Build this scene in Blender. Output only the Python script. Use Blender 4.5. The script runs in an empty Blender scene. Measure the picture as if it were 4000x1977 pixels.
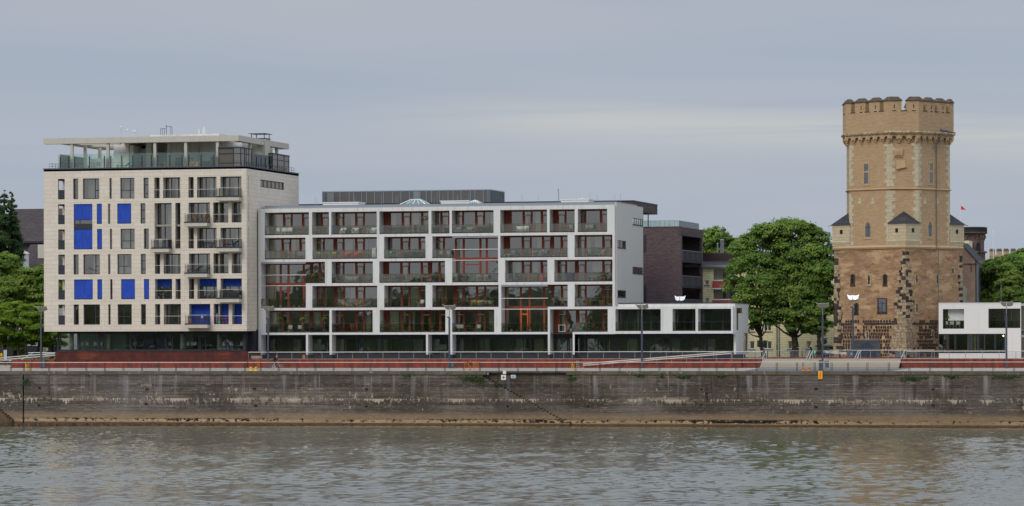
import bpy, math, random
import numpy as np
from mathutils import Vector, Matrix
R = math.radians
rnd = random.Random(7)
sc = bpy.context.scene
COL = sc.collection
# ------------------------------------------------------------------ camera
TH, ROLL, F, YH = R(14.0), 0.0026, 13440.0, 1300.0
CAM = (102.0, 0.0, 10.91)
VX, VY = -math.sin(TH), math.cos(TH)
RX, RY = math.cos(TH), math.sin(TH)
def ray(px, py):
    dx, dy = px - 2000.0, YH - py
    a = dx*math.cos(ROLL) + dy*math.sin(ROLL)
    b = -dx*math.sin(ROLL) + dy*math.cos(ROLL)
    return Vector((VX + a/F*RX, VY + a/F*RY, b/F))
def P(px, py, Y):
    """the point of the plane at depth Y that photo pixel (px, py) looks at"""
    d = ray(px, py); t = Y/d.y
    return Vector((CAM[0] + t*d.x, Y, CAM[2] + t*d.z))
def X(px, Y, py=1300): return P(px, py, Y).x
def Z(py, Y, px=2000): return P(px, py, Y).z
def hitplane(px, py, p, n):
    d = ray(px, py); o = Vector(CAM)
    return o + d*((Vector(p)-o).dot(n)/d.dot(n))
cd = bpy.data.cameras.new('camera'); cam = bpy.data.objects.new('camera', cd); COL.objects.link(cam)
cam.matrix_world = Matrix.Translation(CAM) @ Matrix.Rotation(TH, 4, 'Z') @ Matrix.Rotation(R(90), 4, 'X') @ Matrix.Rotation(-ROLL, 4, 'Z')
cd.sensor_width = 36; cd.lens = F/4000*36; cd.shift_y = (YH-988.5)/4000; cd.clip_end = 9000; cd.clip_start = 1
sc.camera = cam
# ------------------------------------------------------------------ mesh builder
ORG = {}
class MB:
    def __init__(s): s.v = []; s.f = []; s.m = []
    def face(s, pts, m=0):
        b = len(s.v); s.v += [tuple(p) for p in pts]; s.f.append(tuple(range(b, b+len(pts)))); s.m.append(m)
    def box(s, x0, x1, y0, y1, z0, z1, m=0):
        if x1 < x0: x0, x1 = x1, x0
        if y1 < y0: y0, y1 = y1, y0
        if z1 < z0: z0, z1 = z1, z0
        b = len(s.v)
        s.v += [(x0,y0,z0),(x1,y0,z0),(x1,y1,z0),(x0,y1,z0),(x0,y0,z1),(x1,y0,z1),(x1,y1,z1),(x0,y1,z1)]
        for q in ((0,3,2,1),(4,5,6,7),(0,1,5,4),(1,2,6,5),(2,3,7,6),(3,0,4,7)):
            s.f.append(tuple(b+i for i in q)); s.m.append(m)
        return s
    def loft(s, A, B, m=0, cap=True):
        n = len(A); b = len(s.v); s.v += [tuple(p) for p in A] + [tuple(p) for p in B]
        for i in range(n):
            j = (i+1) % n; s.f.append((b+i, b+j, b+n+j, b+n+i)); s.m.append(m)
        if cap:
            s.f.append(tuple(b+n-1-i for i in range(n))); s.m.append(m)
            s.f.append(tuple(b+n+i for i in range(n))); s.m.append(m)
        return s
    def prism(s, poly, z0, z1, m=0, poly2=None):         # plan polygon (CCW) going up
        return s.loft([(x, y, z0) for x, y in poly], [(x, y, z1) for x, y in (poly2 or poly)], m)
    def prismy(s, poly, y0, y1, m=0):                    # elevation polygon (x,z) going back
        return s.loft([(x, y1, z) for x, z in poly], [(x, y0, z) for x, z in poly], m)
    def tube(s, p, q, r, n=6, m=0, r2=None, cap=True):
        p = Vector(p); q = Vector(q); d = (q-p)
        if d.length < 1e-6: return s
        d.normalize(); u = d.cross(Vector((0,0,1)) if abs(d.z) < .9 else Vector((1,0,0))).normalized(); w = d.cross(u)
        r2 = r if r2 is None else r2
        A = [p + (u*math.cos(2*math.pi*i/n) + w*math.sin(2*math.pi*i/n))*r for i in range(n)]
        B = [q + (u*math.cos(2*math.pi*i/n) + w*math.sin(2*math.pi*i/n))*r2 for i in range(n)]
        return s.loft(A, B, m, cap)
    def path(s, pts, r, n=6, m=0):
        for a, b in zip(pts[:-1], pts[1:]): s.tube(a, b, r, n, m)
        return s
    def lathe(s, c, prof, n=12, m=0):                     # prof: (r, z) list
        for (r0, z0), (r1, z1) in zip(prof[:-1], prof[1:]):
            for i in range(n):
                a, b = 2*math.pi*i/n, 2*math.pi*(i+1)/n
                s.face([(c[0]+r0*math.cos(a), c[1]+r0*math.sin(a), c[2]+z0), (c[0]+r0*math.cos(b), c[1]+r0*math.sin(b), c[2]+z0),
                        (c[0]+r1*math.cos(b), c[1]+r1*math.sin(b), c[2]+z1), (c[0]+r1*math.cos(a), c[1]+r1*math.sin(a), c[2]+z1)], m)
        return s
    def torus(s, c, Rr, r, n=20, k=6, m=0, ax='y'):
        def pt(i, j):
            a, b = 2*math.pi*i/n, 2*math.pi*j/k
            d = Rr + r*math.cos(b); h = r*math.sin(b)
            if ax == 'y': return (c[0]+d*math.cos(a), c[1]+h, c[2]+d*math.sin(a))
            if ax == 'x': return (c[0]+h, c[1]+d*math.cos(a), c[2]+d*math.sin(a))
            return (c[0]+d*math.cos(a), c[1]+d*math.sin(a), c[2]+h)
        for i in range(n):
            for j in range(k): s.face([pt(i,j), pt(i+1,j), pt(i+1,j+1), pt(i,j+1)], m)
        return s
    def ball(s, c, rx, ry, rz, n=8, k=5, m=0):
        for j in range(k):
            for i in range(n):
                def q(i, j):
                    a, b = 2*math.pi*i/n, -math.pi/2 + math.pi*j/k
                    return (c[0]+rx*math.cos(b)*math.cos(a), c[1]+ry*math.cos(b)*math.sin(a), c[2]+rz*math.sin(b))
                pts = [q(i,j), q(i+1,j), q(i+1,j+1), q(i,j+1)]
                if j == 0: pts = pts[1:]; pts[0] = q(0, 0)
                elif j == k-1: pts = pts[:3]
                s.face(pts, m)
        return s
    def wall(s, a0, a1, z0, z1, holes, d0, d1, m=0, axis='x'):
        """a wall running along axis with real openings; thickness d0..d1"""
        xs = sorted({a0, a1, *[h[0] for h in holes], *[h[1] for h in holes]})
        zs = sorted({z0, z1, *[h[2] for h in holes], *[h[3] for h in holes]})
        xs = [x for x in xs if a0-1e-6 <= x <= a1+1e-6]; zs = [z for z in zs if z0-1e-6 <= z <= z1+1e-6]
        for za, zb in zip(zs[:-1], zs[1:]):
            if zb-za < 1e-5: continue
            run = None
            for xa, xb in list(zip(xs[:-1], xs[1:])) + [(None, None)]:
                solid = xa is not None and not any(h[0]-1e-6 <= xa and xb <= h[1]+1e-6 and h[2]-1e-6 <= za and zb <= h[3]+1e-6 for h in holes)
                if solid: run = (run[0] if run else xa, xb)
                elif run:
                    if axis == 'x': s.box(run[0], run[1], d0, d1, za, zb, m)
                    else: s.box(d0, d1, run[0], run[1], za, zb, m)
                    run = None
        return s
    def build(s, name, mats, parent=None, smooth=False, xf=None):
        if not isinstance(mats, (list, tuple)): mats = [mats]
        V = np.array(s.v, dtype=np.float64).reshape(-1, 3)
        if xf is not None:
            M = np.array(xf); V = V @ M[:3,:3].T + M[:3,3]
        o = ORG.get(parent.name, (0,0,0)) if parent else (0,0,0)
        V = V - np.array(o)
        me = bpy.data.meshes.new(name); me.from_pydata(V.tolist(), [], s.f)
        for mt in mats: me.materials.append(mt)
        me.polygons.foreach_set('material_index', s.m)
        if smooth: me.polygons.foreach_set('use_smooth', [True]*len(s.f))
        boxuv(me, np.array(o))
        ob = bpy.data.objects.new(name, me); COL.objects.link(ob)
        if parent: ob.parent = parent; ORG[ob.name] = o
        else: ORG[ob.name] = (0,0,0)
        return ob
def boxuv(me, off=np.zeros(3)):
    n = len(me.polygons); nl = len(me.loops)
    if n == 0: return
    nr = np.empty(n*3); me.polygons.foreach_get('normal', nr); nr = nr.reshape(-1,3)
    tot = np.empty(n, dtype=np.int32); me.polygons.foreach_get('loop_total', tot)
    li = np.empty(nl, dtype=np.int32); me.loops.foreach_get('vertex_index', li)
    co = np.empty(len(me.vertices)*3); me.vertices.foreach_get('co', co); co = co.reshape(-1,3) + off
    nn = np.repeat(nr, tot, axis=0); p = co[li]
    flip = np.where(nn[:,1] + 1e-3*nn[:,0] > 0, -1.0, 1.0)
    h = np.sqrt(nn[:,0]**2 + nn[:,1]**2) + 1e-9
    u = (p[:,0]*(-nn[:,1]) + p[:,1]*nn[:,0])/h*flip
    v = p[:,2].copy(); flat = np.abs(nn[:,2]) > .75
    u[flat] = p[flat,0]; v[flat] = p[flat,1]
    uv = me.uv_layers.new(name='UVMap'); uv.data.foreach_set('uv', np.column_stack([u, v]).ravel())
def tag(o, label=None, cat=None, group=None, kind=None):
    if label: o['label'] = label
    if cat: o['category'] = cat
    if group: o['group'] = group
    if kind: o['kind'] = kind
    return o
def thing(name, loc, label, cat, group=None, rz=0):
    o = bpy.data.objects.new(name, None); COL.objects.link(o); o.location = loc; o.rotation_euler = (0,0,rz)
    o.empty_display_size = .3
    ORG[o.name] = tuple(loc); return tag(o, label, cat, group)
def proto(name, label, cat, group=None):
    return thing(name, (0,0,0), label, cat, group)
KIDS = {}
def copy_tree(o, parent=None):
    c = o.copy(); COL.objects.link(c)
    if parent: c.parent = parent
    for ch in o.children: copy_tree(ch, c)
    return c
# ------------------------------------------------------------------ materials
def lin(c): return c/12.92 if c <= .04045 else ((c+.055)/1.055)**2.4
def S(r, g, b, k=1.0): return tuple(min(.95, lin(x/255)*k) for x in (r, g, b)) + (1,)
class G:
    """small helper round one material's node tree"""
    def __init__(s, name):
        s.mat = bpy.data.materials.new(name); s.mat.use_nodes = True; s.nt = s.mat.node_tree; s.nt.nodes.clear()
        s.out = s.n('ShaderNodeOutputMaterial'); s._uv = None
    def n(s, t, **kw):
        nd = s.nt.nodes.new(t)
        for k, v in kw.items(): setattr(nd, k, v)
        return nd
    def L(s, a, b): s.nt.links.new(a, b)
    def put(s, sock, v):
        if hasattr(v, 'links'): s.L(v, sock)
        elif v is not None: sock.default_value = v
    def uv(s, su=1, sv=1, ou=0, ov=0):
        if s._uv is None: s._uv = s.n('ShaderNodeUVMap').outputs[0]
        m = s.n('ShaderNodeMapping'); s.L(s._uv, m.inputs[0]); m.inputs['Scale'].default_value = (su, sv, 1); m.inputs['Location'].default_value = (ou, ov, 0)
        return m.outputs[0]
    def pos(s, sx=1, sy=1, sz=1):
        g = s.n('ShaderNodeNewGeometry'); m = s.n('ShaderNodeMapping'); s.L(g.outputs['Position'], m.inputs[0]); m.inputs['Scale'].default_value = (sx, sy, sz); return m.outputs[0]
    def v(s):
        if s._uv is None: s._uv = s.n('ShaderNodeUVMap').outputs[0]
        x = s.n('ShaderNodeSeparateXYZ'); s.L(s._uv, x.inputs[0]); return x.outputs[0], x.outputs[1]
    def noise(s, vec, scale=1, detail=4, rough=.55, dist=0):
        t = s.n('ShaderNodeTexNoise'); s.L(vec, t.inputs['Vector']); t.inputs['Scale'].default_value = scale; t.inputs['Detail'].default_value = detail
        t.inputs['Roughness'].default_value = rough; t.inputs['Distortion'].default_value = dist; return t.outputs[0]
    def brick(s, vec, w, h, mort, c1, c2, cm, off=.5, bias=0.0, smooth=.1):
        t = s.n('ShaderNodeTexBrick', offset=off); s.L(vec, t.inputs['Vector'])
        for k, v in (('Scale', 1), ('Mortar Size', mort), ('Mortar Smooth', smooth), ('Bias', bias), ('Brick Width', w), ('Row Height', h)): t.inputs[k].default_value = v
        s.put(t.inputs['Color1'], c1); s.put(t.inputs['Color2'], c2); s.put(t.inputs['Mortar'], cm); return t.outputs['Color'], t.outputs['Fac']
    def math(s, op, a, b=None, c=None, clamp=False):
        t = s.n('ShaderNodeMath', operation=op, use_clamp=clamp); s.put(t.inputs[0], a)
        if b is not None: s.put(t.inputs[1], b)
        if c is not None: s.put(t.inputs[2], c)
        return t.outputs[0]
    def ramp(s, f, a, b):       # smooth 0..1 between a and b
        t = s.n('ShaderNodeMapRange', interpolation_type='SMOOTHSTEP'); s.put(t.inputs[0], f); t.inputs[1].default_value = a; t.inputs[2].default_value = b; return t.outputs[0]
    def mix(s, f, a, b, mode='MIX'):
        t = s.n('ShaderNodeMix', data_type='RGBA', blend_type=mode); s.put(t.inputs[0], f); s.put(t.inputs[6], a); s.put(t.inputs[7], b); return t.outputs[2]
    def bump(s, h, dist=.02, st=.5):
        t = s.n('ShaderNodeBump'); t.inputs['Strength'].default_value = st; t.inputs['Distance'].default_value = dist; s.L(h, t.inputs['Height']); return t.outputs[0]
    def bsdf(s, col, rough=.8, metal=0, spec=.3, normal=None, **kw):
        p = s.n('ShaderNodeBsdfPrincipled'); s.put(p.inputs['Base Color'], col); s.put(p.inputs['Roughness'], rough); p.inputs['Metallic'].default_value = metal
        p.inputs['Specular IOR Level'].default_value = spec
        if normal is not None: s.L(normal, p.inputs['Normal'])
        for k, v in kw.items(): s.put(p.inputs[k], v)
        s.L(p.outputs[0], s.out.inputs[0]); return s.mat
def plain(name, col, rough=.7, metal=0, var=.12, spec=.3, scale=2.0):
    g = G(name); n = g.noise(g.pos(), scale, 5, .6)
    f = g.math('MULTIPLY_ADD', n, var*2, 1-var)
    mx = g.n('ShaderNodeVectorMath', operation='SCALE'); mx.inputs[0].default_value = col[:3]; g.L(f, mx.inputs['Scale'])
    return g.bsdf(mx.outputs[0], rough, metal, spec)
M = {}
M['white'] = None
def mat_white(name, col, streak=.25):
    g = G(name); vec = g.uv()
    st = g.noise(g.uv(2.2, .18), 1, 5, .65)
    f = g.math('MULTIPLY', g.ramp(st, .46, .74), streak)
    c = g.mix(f, col, S(150, 140, 120))
    n = g.noise(vec, .8, 4)
    c = g.mix(g.math('MULTIPLY', g.ramp(n, .4, .75), .10), c, S(190, 185, 175))
    return g.bsdf(c, .75)
M['white'] = mat_white('white_plaster', S(216, 214, 210, .98), .36)
M['white_clean'] = mat_white('white_render', S(222, 217, 210, .98), .12)
M['grey_plaster'] = mat_white('grey_plaster', S(200, 197, 190, 1.0), .16)
M['concrete'] = mat_white('pale_concrete', S(186, 180, 166, 1.05), .22)
M['dark'] = plain('anthracite_metal', S(52, 54, 60), .5, 0, .1)
M['black'] = plain('black_plinth', S(42, 43, 46), .7)
M['steel'] = plain('galvanised_steel', S(150, 155, 160), .4, .5, .08)
M['rail'] = plain('brushed_rail', S(205, 195, 185), .45, .2, .05)
M['wood'] = plain('red_stained_wood', S(136, 66, 42, 1.0), .55, 0, .2, .3, 5)
M['panelwood'] = None
def mat_panelwood():
    g = G('red_wood_boards'); u, v = g.v()
    w = g.n('ShaderNodeTexWave', wave_type='BANDS', bands_direction='Y'); g.L(g.uv(1, 1), w.inputs[0]); w.inputs['Scale'].default_value = 2.2
    c = g.mix(g.ramp(w.outputs[1], 0, .25), S(72, 34, 24), S(124, 60, 40, 1.0)); return g.bsdf(c, .6)
M['panelwood'] = mat_panelwood()
M['lit_door'] = plain('lit_orange_wood', S(205, 96, 30), .5)  # orange door; its lit look is put into the colour
M['blue'] = None
def mat_blue():
    g = G('blue_fabric'); n = g.noise(g.uv(.8, .5), 1.2, 3, .5, 1.2)
    c = g.mix(g.ramp(n, .35, .7), (.018, .058, .36, 1), (.024, .078, .45, 1)); return g.bsdf(c, .8)
M['blue'] = mat_blue()
def mat_glass(name, refl=.33, tint=(.70, .76, .72, 1), wav=.012, gcol=(.94, .88, .77, 1)):
    g = G(name)
    tr = g.n('ShaderNodeBsdfTransparent'); tr.inputs[0].default_value = tint
    gl = g.n('ShaderNodeBsdfGlossy'); gl.inputs['Roughness'].default_value = .02; gl.inputs[0].default_value = gcol
    nb = g.bump(g.noise(g.pos(), .7, 2, .5), wav, 1.0); g.L(nb, gl.inputs['Normal'])
    fr = g.n('ShaderNodeFresnel'); fr.inputs[0].default_value = 1.5
    f = g.math('MAXIMUM', fr.outputs[0], refl)
    m = g.n('ShaderNodeMixShader'); g.L(f, m.inputs[0]); g.L(tr.outputs[0], m.inputs[1]); g.L(gl.outputs[0], m.inputs[2]); g.L(m.outputs[0], g.out.inputs[0])
    return g.mat
M['glass'] = mat_glass('window_glass', .33, (.76, .79, .74, 1), .0035)
M['glass_shop'] = mat_glass('shop_glass', .15, (.78, .84, .80, 1), .004, (.95, .96, .92, 1))
M['glass_rail'] = mat_glass('balustrade_glass', .10, (.84, .86, .80, 1), .004)
M['glass_green'] = mat_glass('green_screen_glass', .10, (.84, .93, .88, 1), .004, (.9, .97, .93, 1))
M['curtain'] = plain('pale_curtain', S(214, 210, 196), .9, 0, .1)
M['room'] = plain('room_plaster', S(156, 150, 136), .9, 0, .15, .2, .5)
M['stone_cream'] = None
def mat_cream():
    g = G('cream_limestone')
    vec = g.uv()
    c, f = g.brick(vec, 1.32, .517, .012, S(215, 203, 186, 1.05), S(208, 195, 177, 1.05), S(172, 159, 141), .37)
    n = g.noise(g.uv(1, 1), 1.3, 5, .6); c = g.mix(g.math('MULTIPLY', g.ramp(n, .5, .78), .3), c, S(186, 168, 142))
    n2 = g.noise(g.uv(3, .22), 1, 5, .6); c = g.mix(g.math('MULTIPLY', g.ramp(n2, .55, .8), .25), c, S(168, 152, 130))
    return g.bsdf(c, .85)
M['stone_cream'] = mat_cream()
def mat_corten():
    g = G('rusted_steel'); n = g.noise(g.uv(1.2, .35), 1.4, 6, .65); n2 = g.noise(g.uv(.2, 3), 2, 4)
    c = g.mix(g.ramp(n, .3, .72), S(90, 40, 27), S(150, 64, 38)); c = g.mix(g.math('MULTIPLY', g.ramp(n2, .5, .75), .4), c, S(100, 42, 28))
    _, f = g.brick(g.uv(), 1.86, 30, .012, (1,1,1,1), (1,1,1,1), (0,0,0,1), 0)
    c = g.mix(f, c, S(60, 26, 22)); return g.bsdf(c, .75)
M['corten'] = mat_corten()
def mat_corten_dark():
    g = G('dark_rusted_steel'); n = g.noise(g.uv(.9, .6), 1.1, 6, .65)
    c = g.mix(g.ramp(n, .3, .75), S(66, 32, 28), S(104, 46, 34))
    n3 = g.noise(g.uv(.16, .7, 0, 0), 1, 2); c = g.mix(g.math('MULTIPLY', g.ramp(n3, .6, .75), .5), c, S(146, 78, 48))
    _, f = g.brick(g.uv(), 1.86, .9, .014, (1,1,1,1), (1,1,1,1), (0,0,0,1), 0)
    c = g.mix(f, c, S(48, 24, 20)); return g.bsdf(c, .7)
M['corten_dark'] = mat_corten_dark()
def mat_clinker():
    g = G('dark_clinker_brick')
    c, f = g.brick(g.uv(), .52, .095, .012, S(98, 74, 74), S(58, 50, 56), S(118, 110, 110), .5, -.1)
    n = g.noise(g.uv(2.2, 9), 1, 3); c = g.mix(g.math('MULTIPLY', g.ramp(n, .5, .7), .6), c, S(110, 66, 62))
    n = g.noise(g.uv(1.9, 8.2, 3, 7), 1, 3); c = g.mix(g.math('MULTIPLY', g.ramp(n, .52, .7), .7), c, S(44, 40, 48))
    return g.bsdf(c, .8)
M['clinker'] = mat_clinker()
def mat_timber():
    g = G('grey_brown_timber'); c, f = g.brick(g.uv(), 3.2, .11, .012, S(96, 80, 78), S(78, 66, 66), S(40, 34, 34), .4); return g.bsdf(c, .8)
M['timber'] = mat_timber()
def mat_yellow():
    g = G('yellow_siding'); c, f = g.brick(g.uv(), 1.3, .30, .012, S(230, 219, 174, 1.2), S(224, 212, 164, 1.2), S(150, 138, 96), .5); return g.bsdf(c, .8)
M['yellow'] = mat_yellow()
def mat_roof(name, a, b):
    g = G(name); c, f = g.brick(g.uv(), .4, .3, .03, a, b, S(28, 24, 26), .5); n = g.noise(g.pos(), .6, 5); c = g.mix(g.math('MULTIPLY', g.ramp(n, .45, .7), .35), c, S(84, 70, 62)); return g.bsdf(c, .85)
M['slate'] = mat_roof('slate_roof', S(66, 66, 72), S(52, 52, 58))
M['darkroof'] = mat_roof('brown_tile_roof', S(76, 66, 66), S(62, 54, 56))
def mat_tan_brick(name, a, b, m, patches):
    g = G(name)
    c, f = g.brick(g.uv(), .55, .135, .014, a, b, m, .5, 0)
    n = g.noise(g.uv(1.1, 6), 1, 4, .6); c = g.mix(g.math('MULTIPLY', g.ramp(n, .5, .72), .35), c, S(204, 172, 128))
    n = g.noise(g.uv(.9, 5, 4, 9), 1, 4, .6); c = g.mix(g.math('MULTIPLY', g.ramp(n, .55, .75), .35), c, S(150, 112, 76))
    if patches:
        n = g.noise(g.uv(.30, .95), 1, 8, .70, .1); c = g.mix(g.math('MULTIPLY', g.ramp(n, .48, .62), .7), c, S(118, 88, 64))
        n = g.noise(g.uv(.32, .85, 11, 3), 1, 8, .68, .1); c = g.mix(g.math('MULTIPLY', g.ramp(n, .50, .60), .75), c, S(192, 160, 120))
        n = g.noise(g.uv(.5, .12, 21, 3), 1, 5, .55); c = g.mix(g.math('MULTIPLY', g.ramp(n, .55, .75), .5), c, S(108, 78, 58))
    n = g.noise(g.uv(2.5, .2, 5, 5), 1, 5, .6); c = g.mix(g.math('MULTIPLY', g.ramp(n, .58, .8), .35), c, S(112, 84, 60))
    return g.bsdf(c, .9)
M['tan'] = mat_tan_brick('tan_tower_brick', S(186, 156, 121, 1.0), S(170, 140, 106, 1.0), S(150, 122, 90), False)
M['tan_low'] = mat_tan_brick('weathered_tower_brick', S(174, 138, 104, 1.0), S(154, 120, 88, 1.0), S(120, 94, 70), True)
def mat_blocks(name, a, b, w=.9, h=.4):
    g = G(name); c, f = g.brick(g.uv(), w, h, .014, a, b, S(140, 128, 104), .5); n = g.noise(g.uv(), 2, 5); c = g.mix(g.math('MULTIPLY', g.ramp(n, .5, .75), .3), c, S(150, 132, 104)); return g.bsdf(c, .9)
M['quoin'] = mat_blocks('pale_quoin_stone', S(196, 183, 154), S(182, 169, 140), 5, .8)
M['ashlar'] = mat_blocks('ashlar_stone', S(194, 178, 146), S(184, 167, 134))
M['corbel'] = plain('carved_stone', S(180, 150, 114), .9, 0, .2, .2, 3)
def mat_rough(name, a, b, sc_=3.0):
    g = G(name); n = g.noise(g.pos(), sc_, 6, .65); return g.bsdf(g.mix(g.ramp(n, .35, .68), a, b), .9, normal=g.bump(n, .06, .6))
M['oldstone'] = mat_rough('weathered_trachyte', S(126, 108, 88), S(190, 168, 134))
M['basalt'] = mat_rough('black_basalt', S(44, 38, 36), S(84, 70, 62))
M['cap'] = mat_rough('dark_cap_stone', S(74, 62, 52), S(96, 82, 68))
M['brownstone'] = mat_rough('brown_rubble', S(82, 66, 58), S(122, 100, 86), 1.5)
M['trunk'] = mat_rough('bark', S(42, 36, 30), S(70, 60, 48), 4)
M['dirt'] = plain('dark_soil', S(70, 60, 48), .95)
M['asphalt'] = plain('dark_paving', S(100, 99, 101), .9, 0, .12)
M['paving'] = None
def mat_paving():
    g = G('pale_paving'); c, f = g.brick(g.uv(), 2.4, 1.2, .02, S(160, 152, 142), S(150, 142, 132), S(112, 104, 96), .5)
    n = g.noise(g.uv(.3, .9), 1, 4); c = g.mix(g.math('MULTIPLY', g.ramp(n, .5, .75), .4), c, S(140, 130, 118)); return g.bsdf(c, .9)
M['paving'] = mat_paving()
M['step'] = plain('pale_concrete_step', S(178, 169, 154), .85, 0, .1, .2, .8)
M['grass'] = plain('lawn_grass', S(74, 96, 44), .95, 0, .3, .1, 3)
def mat_leaf(name, a, b, c3):
    g = G(name); geo = g.n('ShaderNodeNewGeometry')
    c = g.mix(geo.outputs['Random Per Island'], a, b)
    n = g.noise(g.pos(), .35, 3, .5); c = g.mix(g.ramp(n, .42, .66), c, c3)
    d = g.n('ShaderNodeBsdfDiffuse'); t = g.n('ShaderNodeBsdfTranslucent'); g.L(c, d.inputs[0]); g.L(c, t.inputs[0])
    m = g.n('ShaderNodeMixShader'); m.inputs[0].default_value = .42; g.L(d.outputs[0], m.inputs[1]); g.L(t.outputs[0], m.inputs[2]); g.L(m.outputs[0], g.out.inputs[0]); return g.mat
M['leaf_lime'] = mat_leaf('linden_leaves', (.13, .21, .045, 1), (.215, .31, .07, 1), (.26, .34, .075, 1))
M['leaf_mid'] = mat_leaf('maple_leaves', (.12, .215, .05, 1), (.20, .31, .07, 1), (.26, .36, .08, 1))
M['leaf_dark'] = mat_leaf('poplar_leaves', (.05, .10, .04, 1), (.08, .135, .05, 1), (.09, .145, .05, 1))
M['leaf_horn'] = mat_leaf('hornbeam_leaves', (.13, .22, .03, 1), (.20, .30, .04, 1), (.25, .34, .05, 1))
M['terracotta'] = plain('terracotta', S(176, 98, 66), .8)
M['greypot'] = plain('grey_planter', S(112, 124, 132), .6)
M['whitepaint'] = plain('white_lacquer', S(225, 225, 220), .5, 0, .05)
M['darkplastic'] = plain('dark_wicker', S(58, 54, 52), .7)
M['teak'] = plain('teak', S(162, 116, 72), .7, 0, .2)
M['redwood'] = plain('red_teak', S(120, 62, 44), .7, 0, .2)
M['lime'] = plain('lime_paint', S(190, 190, 70), .6)
M['orange'] = plain('orange_plastic', S(214, 84, 44), .5)
M['yellowp'] = plain('yellow_paint', S(232, 184, 20), .5, 0, .12)
M['rustorange'] = plain('weathered_orange_paint', S(196, 122, 48), .7, 0, .25)
M['greenp'] = plain('bright_green_plastic', S(80, 205, 150), .5)
M['bluep'] = plain('blue_plastic', S(40, 70, 150), .5)
M['greycloth'] = plain('grey_cloth', S(150, 148, 142), .9)
M['wicker'] = plain('pale_wicker', S(190, 156, 104), .8, 0, .2)
M['silver'] = plain('polished_steel', S(206, 206, 204), .3, .3, .05)
M['red'] = plain('red_panel', S(176, 82, 76), .8)
M['redflag'] = plain('red_cloth', S(200, 44, 48), .8)
M['pink'] = plain('pink_petals', S(222, 160, 160), .8)
M['magenta'] = plain('magenta_petals', S(180, 60, 90), .8)
M['skin'] = plain('skin', S(206, 158, 130), .6)
M['darkcloth'] = plain('black_cloth', S(34, 34, 40), .9)
M['denim'] = plain('navy_cloth', S(44, 52, 78), .9)
M['hair_red'] = plain('reddish_hair', S(120, 56, 40), .7)
M['hair_blond'] = plain('ginger_hair', S(176, 106, 64), .7)
M['rubber'] = plain('grey_tyre', S(150, 142, 130), .8)
M['blacktyre'] = plain('black_tyre', S(40, 40, 40), .8)
M['signwhite'] = plain('white_sign', S(226, 222, 214), .6, 0, .06)
M['signblack'] = plain('black_sign_paint', S(26, 26, 28), .6, 0, .05)
M['signyellow'] = plain('yellow_orange_sign', S(240, 172, 36), .6, 0, .06)
M['signred'] = plain('red_sign_paint', S(214, 62, 36), .6, 0, .06)
M['chalk'] = plain('chalk_paint', S(166, 156, 134), .9)
M['greenchalk'] = plain('faded_green_paint', S(116, 118, 70), .9)
M['foot'] = mat_rough('wet_brown_footing', S(62, 50, 38), S(98, 78, 56), 1.2)
M['lampgrey'] = plain('lamp_reflector_shaded', S(176, 172, 164), .5, 0, .06)  # greyed for the shade on these reflectors' undersides
M['lampwhite'] = plain('lamp_reflector_white', S(245, 246, 248), .4, 0, .03)
M['pole'] = plain('lamp_pole_grey', S(78, 84, 94), .5, .2, .08)
M['box_grey'] = plain('blue_grey_cabinet', S(88, 98, 110), .55, .1, .08)
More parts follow.
